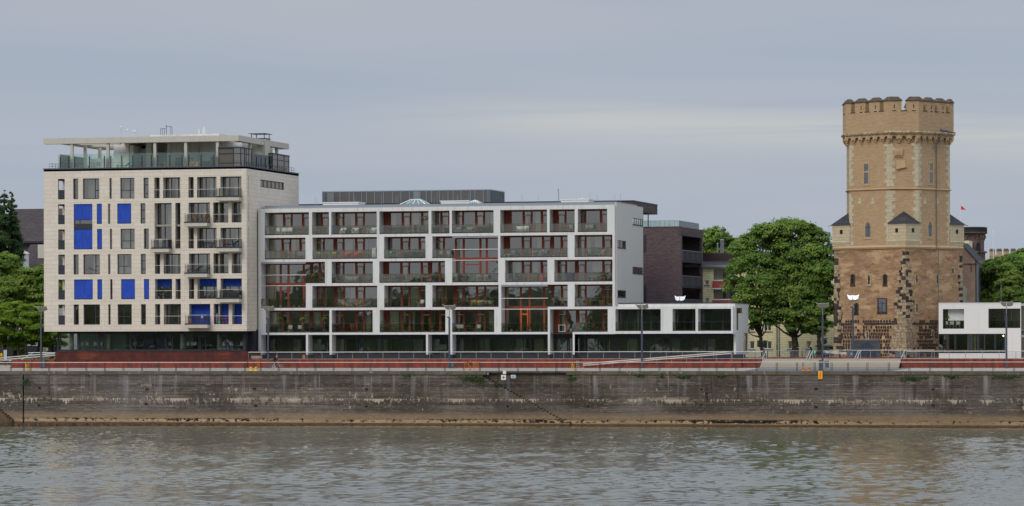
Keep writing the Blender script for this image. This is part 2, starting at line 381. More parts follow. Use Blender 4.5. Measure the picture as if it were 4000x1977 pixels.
# ------------------------------------------------------------------ sky and light
SUN_EL, SUN_AZ = R(42), R(-34)       # azimuth measured from the camera's back, towards its left
w = bpy.data.worlds.new('World'); sc.world = w; w.use_nodes = True
def build_world():
    nt = w.node_tree; nt.nodes.clear()
    g = G.__new__(G); g.nt = nt; g._uv = None
    out = g.n('ShaderNodeOutputWorld'); bg = g.n('ShaderNodeBackground'); g.L(bg.outputs[0], out.inputs[0])
    tc = g.n('ShaderNodeTexCoord'); rot = g.n('ShaderNodeMapping', vector_type='POINT'); g.L(tc.outputs['Generated'], rot.inputs[0])
    rot.inputs['Rotation'].default_value = (0, 0, -TH)          # y now runs along the river crossing, x along the bank
    d = rot.outputs[0]; x = g.n('ShaderNodeSeparateXYZ'); g.L(d, x.inputs[0]); dx, dy, dz = x.outputs
    sky = g.n('ShaderNodeTexSky'); sky.sky_type = 'NISHITA'; sky.sun_disc = False; sky.sun_elevation = SUN_EL; sky.sun_rotation = SUN_ROT
    sky.air_density = 1; sky.dust_density = 3
    def streak(sx, sz, scale, det, off, dist=.6):
        m = g.n('ShaderNodeMapping'); g.L(d, m.inputs[0]); m.inputs['Scale'].default_value = (sx, sx*.35, sz); m.inputs['Location'].default_value = (off, off*.7, off*.3)
        m.inputs['Rotation'].default_value = (0, R(1.5), 0)
        return g.noise(m.outputs[0], scale, det, .55, dist)
    big = streak(2.6, 30, 1, 3, 3.1, .3); fine = streak(6, 120, 1, 5, 8.3, .6)
    c = g.mix(g.math('MULTIPLY', g.ramp(big, .30, .74), .85), S(166, 177, 193), S(180, 187, 197))
    # the long pale streak across the middle and the pale bank of cloud near the horizon
    def bell(v, c0, wd):
        q = g.math('DIVIDE', g.math('SUBTRACT', v, c0), wd); return g.math('POWER', 2.718, g.math('MULTIPLY', g.math('MULTIPLY', q, q), -1))
    tilt = g.math('ADD', dz, g.math('MULTIPLY', dx, .040))
    b1 = g.math('MULTIPLY', bell(tilt, .0620, .0060), g.ramp(fine, .24, .54)); b1 = g.math('MULTIPLY', b1, g.ramp(dx, -.06, .03))
    c = g.mix(g.math('MULTIPLY', b1, .95), c, S(195, 198, 199))
    b2 = g.math('MULTIPLY', bell(dz, .038, .02), g.math('MULTIPLY', g.ramp(fine, .35, .7), .30)); c = g.mix(b2, c, S(186, 189, 198))
    b3 = g.math('MULTIPLY', bell(dz, .108, .022), g.math('MULTIPLY', g.ramp(big, .3, .6), .45)); c = g.mix(b3, c, S(182, 181, 190))
    # an overcast sky is several times brighter overhead than at the horizon
    up = g.math('MULTIPLY_ADD', g.ramp(dz, .10, .95), ZENITH, 1.0)
    v = g.n('ShaderNodeVectorMath', operation='SCALE'); g.L(c, v.inputs[0]); g.L(g.math('MULTIPLY', up, 10.0), v.inputs['Scale'])
    fin = g.mix(.04, v.outputs[0], sky.outputs[0]); g.L(fin, bg.inputs[0]); bg.inputs[1].default_value = .1
ZENITH = 2.1
# unit vector pointing to the sun (behind the camera, over its left shoulder)
back = Vector((-VX, -VY, 0)); left = Vector((-RX, -RY, 0))
SUNV = (back*math.cos(SUN_AZ)*math.cos(SUN_EL) + left*math.sin(-SUN_AZ)*math.cos(SUN_EL) + Vector((0,0,math.sin(SUN_EL)))).normalized()
SUN_ROT = math.atan2(SUNV.x, SUNV.y)
build_world()
sl = bpy.data.lights.new('sun', 'SUN'); sl.energy = 1.35; sl.angle = R(24); sl.color = (1.0, .94, .86)
so = bpy.data.objects.new('sun', sl); COL.objects.link(so); so.location = (0, -200, 300)
so.rotation_euler = SUNV.to_track_quat('Z', 'Y').to_euler()
sc.view_settings.view_transform = 'Standard'; sc.view_settings.look = 'None'; sc.view_settings.exposure = 0; sc.view_settings.gamma = 1
sc.cycles.use_denoising = True
sc.cycles.transparent_max_bounces = 16; sc.cycles.max_bounces = 8
# ------------------------------------------------------------------ main depths and levels (metres)
YQ, YR, YC, YW = 392.0, 401.0, 405.0, 409.0
ZQ = 6.40
ZPR = 6.70                       # promenade at the rusted wall
ZPL = 7.75                       # plaza behind the rusted wall
def sheet(name, pts, mt, kind='structure'):
    b = MB(); b.face(pts); return tag(b.build(name, mt), kind=kind)
sheet('promenade', [(-90,YQ+.55,ZQ),(110,YQ+.55,ZQ),(110,YR+.2,ZPR),(-90,YR+.2,ZPR)], M['paving'])
xa, xb = X(2900, YQ), X(3560, YQ)
sheet('asphalt_path', [(xa,YQ+1.0,ZQ+.02),(X(3480,YQ),YQ+1.0,ZQ+.02),(X(3560,YR),YR-.6,ZPR-.02+.006),(X(2975,YR),YR-.6,ZPR-.02+.006)], M['asphalt'])
b = MB()
b.face([(-2500,YR+.3,ZPL-.1),(2500,YR+.3,ZPL-.1),(2500,6000,ZPL-.1),(-2500,6000,ZPL-.1)]); tag(b.build('ground', M['asphalt']), kind='structure')
sheet('lawn', [(-75,YR+6,ZPL-.08),(X(225,YR+8),YR+6,ZPL-.08),(X(225,YR+8)-8,YR+60,ZPL-.08),(-120,YR+60,ZPL-.08)], M['grass'])
# ------------------------------------------------------------------ quay wall
def mat_quay():
    g = G('stained_quay_masonry'); u, v = g.v(); vec = g.uv()
    wob = g.noise(g.uv(.25, .5), 1, 3); vv = g.math('ADD', v, g.math('MULTIPLY', g.math('SUBTRACT', wob, .5), .10))
    n1 = g.noise(g.uv(.35, .55), 1, 5, .6); n2 = g.noise(g.uv(1.7, 3), 1, 5, .65); big = g.noise(g.uv(.09, .22, 3, 1), 1, 4, .6)
    ca = g.mix(n2, S(54, 45, 39), S(96, 83, 73)); cb = g.mix(n2, S(76, 64, 56), S(120, 105, 94))
    cm = g.mix(g.noise(g.uv(.5, .9, 7), 1, 4), S(96, 87, 78), S(182, 172, 156))
    c, f = g.brick(vec, .43, .175, .017, ca, cb, cm, .5, 0, .25)
    # two courses of long ashlar
    c2, f2 = g.brick(g.uv(1, 1, 0, .12), 1.15, .46, .014, S(84, 74, 70), S(70, 60, 56), S(124, 114, 104), .4)
    l1 = g.math('MULTIPLY', g.ramp(v, 4.44, 4.46), g.ramp(v, 4.90, 4.88)); l2 = g.math('MULTIPLY', g.ramp(v, 2.40, 2.42), g.ramp(v, 2.74, 2.72))
    c = g.mix(g.math('MAXIMUM', l1, l2), c, c2)
    # broad darker and paler stretches
    c = g.mix(g.math('MULTIPLY', g.ramp(big, .40, .58), .75), c, g.mix(n2, S(44, 37, 32), S(78, 66, 56)))
    c = g.mix(g.math('MULTIPLY', g.ramp(g.noise(g.uv(.13, .10, 9, 4), 1, 4), .5, .7), .45), c, S(118, 110, 104))
    c = g.mix(g.math('MULTIPLY', g.ramp(g.noise(g.uv(.10, 5.72, 13), 1, 2, .5), .46, .66), .45), c, S(50, 43, 38))
    c = g.mix(g.math('MULTIPLY', g.ramp(g.noise(g.uv(1.6, 5.72, 23), 1, 2, .5), .54, .70), .4), c, S(134, 122, 110))
    # washed-down grey streaks from the coping
    st = g.noise(g.uv(.95, .055, 5), 1, 5, .62); top = g.ramp(v, 2.2, 5.2)
    c = g.mix(g.math('MULTIPLY', g.math('MULTIPLY', g.ramp(st, .53, .70), top), .62), c, S(152, 148, 144))
    st2 = g.noise(g.uv(1.5, .06, 15), 1, 5, .62); c = g.mix(g.math('MULTIPLY', g.math('MULTIPLY', g.ramp(st2, .56, .72), g.ramp(v, .8, 4)), .7), c, S(46, 41, 38))
    # lime blooms: patchy along courses, with drips, strongest near z = 3
    dr = g.noise(g.uv(2.6, .85, 2), 1, 5, .7, .3); pat = g.noise(g.uv(.11, .5, 33), 1, 3, .5)
    env = g.math('MULTIPLY', g.ramp(v, 2.10, 2.95), g.ramp(v, 3.42, 3.28))
    row = g.math('MULTIPLY', env, g.ramp(g.math('ADD', dr, g.math('MULTIPLY', g.math('SUBTRACT', pat, .5), .9)), .56, .62))
    sc2 = g.math('MULTIPLY', g.math('MULTIPLY', g.ramp(v, 1.3, 1.9), g.ramp(v, 5.7, 4.4)), g.ramp(g.math('ADD', g.noise(g.uv(2.2, 1.0, 40, 3), 1, 5, .7), g.math('MULTIPLY', g.math('SUBTRACT', g.noise(g.uv(.16, .35, 50), 1, 2), .5), .45)), .64, .70))
    zone = g.ramp(g.noise(g.uv(.22, 1.3, 61), 1, 4, .6), .55, .66)
    dash = g.math('MULTIPLY', g.math('MULTIPLY', g.ramp(g.noise(g.uv(1.1, 5.7, 77), 1, 4, .6), .52, .58), zone), g.math('MULTIPLY', g.ramp(v, 1.5, 2.2), g.ramp(v, 5.8, 4.6)))
    def hang(v0, amt, off, thr):               # lime drips hanging from one course
        l1_ = g.noise(g.uv(3.6, .0, off), 1, 3, .7); l2_ = g.noise(g.uv(.28, .0, off+9), 1, 2, .5)
        ln = g.math('MULTIPLY', g.math('SUBTRACT', g.math('ADD', g.math('MULTIPLY', l1_, .5), g.math('MULTIPLY', l2_, .5)), thr), amt)
        dd = g.math('SUBTRACT', v0, v); return g.math('MULTIPLY', g.ramp(g.math('SUBTRACT', ln, dd), 0, .06), g.ramp(dd, -.02, .02))
    hg = g.math('MAXIMUM', hang(3.12, 5.0, 3, .49), g.math('MAXIMUM', hang(3.9, 5.0, 23, .59), hang(4.42, 5.0, 43, .60)))
    wh = g.math('MAXIMUM', g.math('MAXIMUM', g.math('MULTIPLY', row, .5), g.math('MULTIPLY', sc2, .8)), g.math('MAXIMUM', hg, g.math('MULTIPLY', dash, .6)))
    c = g.mix(g.math('MULTIPLY', wh, .72), c, S(192, 178, 150))
    # clean sandy zone above the water
    cs, fs = g.brick(vec, .43, .175, .012, S(140, 117, 88), S(154, 129, 98), S(106, 89, 68), .5)
    cs = g.mix(g.math('MULTIPLY', g.ramp(n1, .45, .7), .5), cs, S(120, 100, 76))
    c = g.mix(g.math('MULTIPLY', g.ramp(vv, 1.7, 1.0), .8), c, cs)
    mu = g.noise(g.uv(1.6, 2.6, 70), 1, 5, .7); mp = g.noise(g.uv(.075, .5, 90), 1, 3)
    pale = g.math('MULTIPLY', g.ramp(vv, .66, .58), g.ramp(v, .22, .28)); c = g.mix(g.math('MULTIPLY', pale, g.ramp(mp, .3, .55)), c, S(176, 148, 112))
    me_ = g.math('ADD', mu, g.math('MULTIPLY', g.math('SUBTRACT', mp, .5), .45))
    mz = g.math('MULTIPLY', g.ramp(vv, .86, .68), g.ramp(v, .30, .36)); c = g.mix(g.math('MULTIPLY', mz, g.ramp(me_, .51, .555)), c, S(34, 26, 22))
    c = g.mix(g.ramp(g.math('ADD', v, g.math('MULTIPLY', n2, .14)), .38, .30), c, g.mix(n2, S(78, 60, 44), S(120, 94, 66)))
    return g.bsdf(c, .9, normal=g.bump(f, .03, .35))
M['quay'] = mat_quay()
def mat_coping():
    g = G('mossy_coping_stone'); u, v = g.v(); n = g.noise(g.uv(1.2, 2), 1, 5, .6)
    c, f = g.brick(g.uv(1, 1, 0, 0), 1.55, 2, .022, S(104, 94, 80), S(90, 82, 68), S(48, 42, 36), .3)
    c = g.mix(g.math('MULTIPLY', g.ramp(n, .48, .66), .55), c, S(74, 76, 50)); n3 = g.noise(g.uv(2.2, 1.5, 9), 1, 5, .7)
    c = g.mix(g.math('MULTIPLY', g.ramp(n3, .58, .66), .6), c, S(176, 164, 134))
    n4 = g.noise(g.uv(.3, .5, 19), 1, 3); c = g.mix(g.math('MULTIPLY', g.ramp(n4, .5, .7), .4), c, S(120, 108, 96)); return g.bsdf(c, .9)
M['coping'] = mat_coping()
QW = thing('quay_wall', (X(2000,YQ), YQ, 0), 'long stained grey brown masonry quay wall rising from the river with a stair cut into it', 'wall')
b = MB()
xl, xr = -95, 115
x1, x2 = X(1884, YQ, 1470), X(2224, YQ, 1600)
g1, g2 = X(88, YQ, 1550), X(94, YQ, 1550)
ZC = 5.95
b.box(xl, g1, YQ+.02, YQ+3, -3, ZC); b.box(g1, g2, YQ+.5, YQ+3, -3, ZC)
b.box(g2, x1, YQ, YQ+3, -3, ZC)
# stair recess: back wall, treads
NS = 26; zt, zb = 5.7, .72
dxs = (x2-.9-x1)/NS
for i in range(NS):
    zz = zt - (zt-zb)*i/(NS-1)
    b.box(x1+i*dxs, x1+(i+1)*dxs, YQ, YQ+.95, -3, zz)
b.box(x1+NS*dxs, x2, YQ+.1, YQ+.95, -3, .55)
b.box(x1, x2, YQ+.95, YQ+3, -3, ZC)
b.box(x2, x2+.38, YQ+.55, YQ+3, -3, ZC)
b.box(x2+.38, xr, YQ, YQ+3, -3, ZC)
quay = b.build('masonry', M['quay'], QW)
b = MB()
b.box(xl, x1+.5, YQ-.06, YQ+.56, ZC, ZQ+.012); b.box(x2-.4, xr, YQ-.06, YQ+.56, ZC, ZQ+.012); b.box(x1+.5, x2-.4, YQ+.9, YQ+1.5, ZC, ZQ+.012)
b.build('coping', M['coping'], QW)
b = MB(); b.box(x1+.5, x2-.4, YQ+.56, YQ+.9, ZQ-.2, ZQ-.02); b.build('landing', M['coping'], QW)
b = MB()                                # stone foot at the waterline
xs = np.arange(xl, xr, .55)
for i, xx in enumerate(xs):
    h = .08 + .10*rnd.random(); b.box(xx, xx+.58, YQ-.22-.25*rnd.random(), YQ+.1, -1.5, h - .05)
b.build('footing', M['foot'], QW)
# left stair stub
b = MB()
xs0, xs1 = X(-40, YQ), X(52, YQ)
for i in range(10):
    b.box(xs0+(xs1-xs0)*i/10, xs0+(xs1-xs0)*(i+1)/10, YQ-.55, YQ+.02, -1.5, 2.6-2.0*i/9)
b.build('stair_flight', M['foot'], QW)
# mooring niches: iron bars before a flat black plate for the hollow's shade
for px, py in ((155,1516),(153,1584),(575,1521),(572,1578),(995,1518),(1000,1585),(1433,1521),(1432,1588),(1982,1587),(2296,1588),(2740,1521),(2738,1582),(3188,1519),(3188,1590),(3645,1522),(3645,1584)):
    c = P(px, py, YQ)
    b = MB(); b.box(c.x-.28, c.x-.2, YQ-.03, YQ+.01, c.z-.17, c.z+.17); b.box(c.x+.2, c.x+.28, YQ-.03, YQ+.01, c.z-.17, c.z+.17); b.box(c.x-.2, c.x+.2, YQ-.03, YQ+.01, c.z+.11, c.z+.17); b.box(c.x-.2, c.x+.2, YQ-.03, YQ+.01, c.z-.17, c.z-.11)
    o = b.build('mooring_niche', M['brownstone'], QW)
    b = MB(); b.box(c.x-.2, c.x+.2, YQ-.012, YQ+.005, c.z-.11, c.z+.11); b.tube((c.x, YQ-.05, c.z-.12), (c.x, YQ-.05, c.z+.12), .03); b.build('niche_shade_and_bar', M['signblack'], o)
# wide black wear marks where hulls rubbed
b = MB(); c0, c1 = P(2760, 1514, YQ), P(2762, 1580, YQ)
b.prismy([(c0.x-.16, c0.z), (c0.x+.18, c0.z), (c0.x+.22, (c0.z+c1.z)/2), (c1.x+.06, c1.z), (c1.x-.06, c1.z), (c0.x-.16, (c0.z+c1.z)/2)], YQ-.03, YQ+.02); b.build('fender_rail', M['basalt'], QW)
def text(s, name, mt, parent, px, py, Y, hpx, wpx=None, rot=0):
    cu = bpy.data.curves.new(name, 'FONT'); cu.body = s; cu.extrude = .004; cu.offset = .004; cu.align_x = 'CENTER'; cu.align_y = 'CENTER'
    tmp = bpy.data.objects.new('tmp_text', cu); COL.objects.link(tmp)
    dg = bpy.context.evaluated_depsgraph_get(); me = bpy.data.meshes.new_from_object(tmp.evaluated_get(dg)); bpy.data.objects.remove(tmp)
    c = P(px, py, Y); s_ = 13440/(Y/.97); n = len(me.vertices); co = np.empty(n*3); me.vertices.foreach_get('co', co); co = co.reshape(-1, 3)
    hh = np.ptp(co[:,1]); k = hpx/s_/hh; kx = (wpx/s_/np.ptp(co[:,0])) if wpx else k
    co[:,0] -= (co[:,0].max()+co[:,0].min())/2; co[:,1] -= (co[:,1].max()+co[:,1].min())/2
    out = np.column_stack([c.x + co[:,0]*kx, Y - .008 - co[:,2], c.z + co[:,1]*k]) - np.array(ORG[parent.name])
    me.vertices.foreach_set('co', out.ravel()); me.materials.clear(); me.materials.append(mt); me.update()
    o = bpy.data.objects.new(name, me); COL.objects.link(o); o.parent = parent; return o
text('JUMBO', 'painted_lettering', M['chalk'], QW, 571, 1507, YQ, 11.5, 47)
text('LAHN', 'painted_lettering', M['chalk'], QW, 960, 1534, YQ, 8, 28)
text('MS TONI', 'painted_lettering', M['greenchalk'], QW, 168, 1571, YQ, 9, 60)
# ivy and weeds hanging from the coping joints
def tuft(px, py, w_, h_, n, Y=YQ, mt='leaf_mid'):
    c = P(px, py, Y); b = MB()
    for i in range(n):
        p = Vector((c.x + rnd.gauss(0, w_/2.2), Y - .05 - rnd.random()*.22, c.z - abs(rnd.gauss(0, h_/2))))
        a = rnd.random()*6.28; s_ = .06+.09*rnd.random(); u = Vector((math.cos(a), .3*rnd.random(), math.sin(a)))*s_; v_ = Vector((-math.sin(a), -.5, math.cos(a)))*s_*.7
        b.face([p-u, p-v_, p+u, p+v_])
    return b
labs = [(1845,1470,2.2,.7,260,'widest tuft of weeds hanging under the opened railing beside the quay stair'),(1880,1478,.5,1.1,90,'narrow strand of ivy at the head of the quay stair'),
 (1940,1497,.6,.5,60,'small weed tuft on the upper quay stair treads'),(2236,1472,.7,.7,90,'weed tuft at the groove right of the quay stair'),(2496,1462,1.2,.3,90,'low weed tuft under the coping left of the third wing lamp post'),
 (2672,1466,1.3,.4,120,'flat weed tuft under the coping in front of the sloping handrail'),(2585,1460,.25,.5,40,'thin upright weed sprig at the coping right of the ramp lamp post'),
 (2815,1463,.9,.4,70,'weed patch under the coping near the right end of the rusted wall'),(3562,1471,2.4,.6,200,'trailing weed patch below the coping under the left end of the short rusted wall'),(3710,1464,1.6,.4,120,'thin weed patch below the coping under the white box building'),
 (3930,1466,2.6,.5,170,'rightmost weed patch below the coping under the last lamp'),(106,1480,.7,.9,80,'leftmost weed strand beside the vertical groove in the quay wall'),(1590,1462,1.0,.3,60,'low weed tuft below the coping left of the second wing lamp')]
for px, py, w_, h_, n, lb in labs:
    o = tuft(px, py, w_*.75, h_*.8, int(n*.5)).build('weed_tuft', M['leaf_dark']); tag(o, lb, 'weeds', 'weeds growing from the quay wall', 'stuff')
# ------------------------------------------------------------------ river
def mat_water():
    g = G('river_water'); n = g.noise(g.pos(.8, .8, .8), 1, 5, .6, .4); n2 = g.noise(g.pos(3.2, 3.2, 3.2), 1, 3, .6)
    h = g.math('ADD', n, g.math('MULTIPLY', n2, .35))
    big = g.noise(g.pos(.02, .03, 1), 1, 3)
    c = g.mix(g.ramp(big, .35, .65), (.085, .083, .052, 1), (.105, .097, .062, 1))
    return g.bsdf(c, .05, 0, .5, g.bump(h, .035, .5), IOR=1.33)
M['water'] = mat_water()
def build_water():
    rs = np.random.RandomState(4)
    T = np.concatenate([np.arange(196, 310, .27), np.arange(310, 405, .40)]); Wd = np.arange(-66, 66.01, .23)
    tt, ww = np.meshgrid(T, Wd, indexing='ij')
    x = CAM[0] + VX*tt + RX*ww; y = VY*tt + RY*ww; z = np.zeros_like(x)
    patch = np.zeros_like(x)
    for i in range(14):
        a = rs.uniform(-.5, .5) + (0 if i % 2 else math.pi/2); k = 2*math.pi/rs.uniform(14, 60); patch += np.sin((ww*math.cos(a)*.5 + tt*math.sin(a)*1.0)*k + rs.uniform(0, 6.28))
    amp = .78 + .26*np.tanh(patch/2.2)
    for i in range(60):
        lam = 10**rs.uniform(math.log10(.55), math.log10(2.4)); a = rs.normal(math.pi/2 + .2, .8); k = 2*math.pi/lam
        ph = (ww*math.cos(a) + tt*math.sin(a))*k + rs.uniform(0, 6.28); z += (.0045*lam**.95)*np.sin(ph + .5*np.sin(ph*.5))
    z *= amp
    fade = np.clip((np.minimum(tt-196, 66-np.abs(ww)))/6, 0, 1); z *= fade*np.clip((YQ+2.0-y)/14, .25, 1)
    nT, nW = x.shape; V = np.column_stack([x.ravel(), y.ravel(), z.ravel()])
    idx = np.arange(nT*nW).reshape(nT, nW)
    Q = np.column_stack([idx[:-1,:-1].ravel(), idx[:-1,1:].ravel(), idx[1:,1:].ravel(), idx[1:,:-1].ravel()])
    def cw(t, w_): return (CAM[0]+VX*t+RX*w_, VY*t+RY*w_, 0)
    base = len(V); ex = [cw(-1500,-1500), cw(-1500,1500), cw(196,1500), cw(196,-1500), cw(900,-1500), cw(900,1500)]
    V = np.vstack([V, np.array(ex)])
    ed_n = [int(i) for i in idx[0]]; faces = Q.tolist()
    faces.append([base, base+1, base+2] + ed_n[::-1] + [base+3])
    faces.append([base+3] + [int(i) for i in idx[:,0]] + [base+4]); faces.append([base+2, base+5] + [int(i) for i in idx[::-1,-1]])
    me = bpy.data.meshes.new('river'); me.from_pydata(V.tolist(), [], faces); me.materials.append(M['water'])
    sm = [True]*len(Q) + [False]*3; me.polygons.foreach_set('use_smooth', sm)
    o = bpy.data.objects.new('river', me); COL.objects.link(o); tag(o, kind='structure')
build_water()
# ------------------------------------------------------------------ rusted steel walls, terraces and steps
def Zp(py, Y, px): return P(px, py, Y).z
b = MB(); b.box(X(966,YR), X(2135,YR), YR, YR+.35, ZPR-.15, ZPL); b.box(X(2135,YR)+.02, X(2218,YR), YR+.05, YR+.35, ZPR-.15, ZPL)
b.box(X(2218,YR)+.02, X(2975,YR), YR, YR+.35, ZPR-.15, ZPL)
o = b.build('rusted_wall', M['corten'])
tag(o, 'long low rust red steel retaining wall along the promenade in front of the white block', 'wall')
b = MB(); b.box(X(3520,YR), 80, YR, YR+.35, ZPR-.15, ZPL-.02)
tag(b.build('rusted_wall', M['corten']), 'short rust red steel retaining wall in front of the white box building', 'wall')
ZCB = Zp(1373, YR, 600)
b = MB(); x0, x1_ = X(216,YR), X(966,YR)
b.box(x0, x1_, YR-.02, YC+1.2, ZPR-.2, ZCB-.03); b.box(x0-.03, x1_+.03, YR-.06, YR+.3, ZCB-.03, ZCB+.02)
tag(b.build('rusted_base_wall', M['corten_dark']), 'tall dark brown rusted steel base wall under the cream block', 'wall')
b = MB(); x0 = X(49,YR); b.box(x0, X(216,YR)-.03, YR-.25, YR+.1, ZPR-.2, Zp(1405,YR,130))
b.box(X(216,YR)-.03, X(966,YR), YR-.25, YR-.03, ZPR-.2, Zp(1412,YR,600))
tag(b.build('rusted_wall', M['corten']), 'low rust red steel wall in front of the dark base wall, stepping down at its left end', 'wall')
b = MB(); b.box(-90, X(49,YR)-.03, YR+.9, YR+1.2, ZPR-.2, Zp(1410,YR,30))
tag(b.build('rusted_wall', M['corten']), 'rust red steel wall behind the parked bicycle at the left edge', 'wall')
b = MB()                                 # side steps left
for i in range(3): b.box(-88, X(49,YR)-.05, YR-.6+.3*i, YR+.9, ZPR-.2, ZPR+.12*(i+1))
tag(b.build('stair_flight', M['step']), 'short pale concrete steps under the parked bicycle at the left edge', 'steps')
# plaza slab edge
b = MB(); b.box(X(966,YR), 80, YR+.35, YW+2, ZPL-.1, ZPL-.015); tag(b.build('plaza', M['paving']), kind='structure')
# broad tribune steps
b = MB(); xs0, xs1 = X(2978,YR), X(3518,YR); n = 6; zt = ZPL+.02
for i in range(n):
    z1_ = ZPR-.05 + (zt-ZPR+.05)*(i+1)/n
    b.box(xs0, xs1, YR-1.9+.42*i, YR+.9, ZPR-.3 + .001*i, z1_)
    b.box(xs0, xs1, YR-1.93+.42*i, YR-1.895+.42*i, z1_-.05, z1_-.002)
for i in range(9):
    xx = xs0 + (xs1-xs0)*(i+.5)/9 + rnd.uniform(-.4,.4)
tag(b.build('tribune_steps', M['step']), 'broad pale concrete sitting steps between the two rusted walls below the tower', 'steps')
b = MB(); b.box(xs0, xs1, YR+1.6, YR+1.9, ZPL-.2, ZPL+.16); tag(b.build('rusted_kerb', M['corten']), 'thin rust red steel kerb at the top of the broad steps', 'kerb')
# ------------------------------------------------------------------ railings
def railing(name, label, xs, Y, z0, ztop, nw, post_mat, rail_mat, pair=.16, gaps=(), group=None, wire=.009, zf=None, rail_r=.038):
    """post pairs at xs, wires between, handrail on top"""
    t = thing(name, (xs[0], Y, z0), label, 'railing', group)
    h = ztop - z0
    pm = MB(); pm.box(-pair/2-.025, -pair/2+.025, -.03, .03, 0, h-.02)
    if pair > 0: pm.box(pair/2-.025, pair/2+.025, -.03, .03, 0, h-.02)
    first = None
    for x in xs:
        if first is None: first = o = pm.build('post', post_mat, None); o.parent = t
        else: o = first.copy(); COL.objects.link(o); o.parent = t
        o.location = (x - xs[0], 0, 0)
    segs = []
    cur = xs[0]
    for g0, g1 in gaps: segs.append((cur, g0)); cur = g1
    segs.append((cur, xs[-1]))
    b = MB()
    for a, c in segs: b.tube((a, Y, ztop), (c, Y, ztop), rail_r, 6)
    b.build('handrail', rail_mat, t)
    b = MB()
    for a, c in segs:
        for i in range(nw): zz = z0 + h*(i+.7)/(nw+.4); b.box(a, c, Y-wire, Y+wire, zz-wire, zz+wire)
    b.build('wires', M['pole'], t)
    return t
qpx = [-30,42,93,119,192,263,337,410,482,555,621,687,755,821,889,957,1018,1088,1160,1232,1303,1376,1447,1520,1592,1664,1737,1811,1875,1948,2022,2098,2173,2251,2343,2420,2499,2576,2654,2732,2799,2876,2955,3034,3113,3137,3182,3248,3312,3388,3472,3552,3633,3716,3797,3880,3961,4050]
qx = [X(p, YQ+.3) for p in qpx]
zr = Zp(1415.5, YQ+.3, 2000)
railing('quay_railing', 'long promenade railing of paired grey posts with pale handrail along the quay edge', qx, YQ+.3, ZQ+.01, zr, 7, M['dark'], M['rail'], .15,
        gaps=[(X(966,YQ+.3), X(970,YQ+.3)), (X(1823,YQ+.3), X(1830,YQ+.3))])
ppx = [970,1023,1082,1140,1199,1258,1318,1377,1437,1496,1558,1616,1678,1738,1800,1860,1918,1981,2041,2102,2163,2202,2235,2296,2357,2419,2480,2541,2603,2665,2726,2788,2858]
Zpr = Zp(1375.5, YR+.15, 1500)
railing('plaza_railing', 'upper railing of single grey posts and wires on top of the long rusted wall', [X(p,YR+.15) for p in ppx], YR+.15, ZPL, Zpr, 6, M['steel'], M['rail'], 0, wire=.010, rail_r=.04)
rpx = [2860,2905,2950,2980]
railing('plaza_railing', 'short railing piece between the white block corner and the broad steps', [X(p,YR+.15) for p in rpx], YR+.15, ZPL, Zpr, 6, M['steel'], M['rail'], 0, wire=.010, rail_r=.035)
rpx = [3540,3578,3640,3708,3772,3838,3903,3968,4040]
railing('plaza_railing', 'railing with wires on the short rusted wall in front of the white box building', [X(p,YR+.15) for p in rpx], YR+.15, ZPL-.02, Zp(1372,YR+.15,3700), 6, M['steel'], M['rail'], 0, wire=.010, rail_r=.04)
# bar fence with uprights behind the broad steps
YF = YR+5
t = thing('bar_fence', (X(2925,YF), YF, ZPL), 'grey fence of close vertical bars behind the broad steps in front of the yellow house', 'fence')
b = MB(); xa, xb_ = X(2925,YF), X(3235,YF); zt = Zp(1370,YF,3000)
xx = xa
while xx < xb_: b.box(xx-.012, xx+.012, YF-.012, YF+.012, ZPL+.12, zt-.03); xx += .16
b.build('bars', M['steel'], t); b = MB(); b.box(xa, xb_, YF-.03, YF+.03, zt-.03, zt+.03); b.box(xa, xb_, YF-.02, YF+.02, ZPL+.10, ZPL+.15); b.build('fence_rail', M['steel'], t)
for p in (2950, 2998, 3044, 3088, 3133, 3178, 3222):
    b = MB(); b.box(X(p,YF)-.045, X(p,YF)+.045, YF-.05, YF+.05, ZPL-.05, zt-.06); b.build('post', M['dark'], t)
b = MB(); x_ = X(3140,YF); b.torus((x_, YF+.4, zt+.05), .26, .025, 18, 5); tag(b.build('bicycle_hoop', M['dark']), 'round dark cycle hoop standing behind the bar fence near the walker', 'hoop')
railing('plaza_railing', 'thin railing in front of the tower foot behind the broad steps', [X(p,YF) for p in (3240,3275,3330,3400,3470,3512,3528,3590,3650)], YF, ZPL, Zp(1368,YF,3450), 5, M['steel'], M['rail'], 0, wire=.009, rail_r=.03)
# leaning stair handrails on the tribune
for k, p in enumerate((2978, 3150, 3160, 3338, 3347, 3519)):
    x_ = X(p, YR); b = MB(); dx_ = .32
    b.tube((x_, YR-.1, ZPL-.02), (x_+dx_, YR+.7, ZPL+.95), .028); b.tube((x_+dx_, YR+.7, ZPL+.95), (x_+dx_, YR+.75, ZPL), .028); b.tube((x_+dx_, YR+.7, ZPL+.95), (x_+dx_+.05, YR+1.3, ZPL+.95), .028)
    nm = ['at the left end of the broad steps', 'left of two on the broad steps near the walker', 'right of two on the broad steps near the walker', 'left of the pair in front of the tower gate', 'right of the pair in front of the tower gate', 'at the right end of the broad steps'][k]
    tag(b.build('stair_handrail', M['silver']), 'slanting steel stair handrail ' + nm, 'handrail', 'slanting handrails at the top of the broad steps')
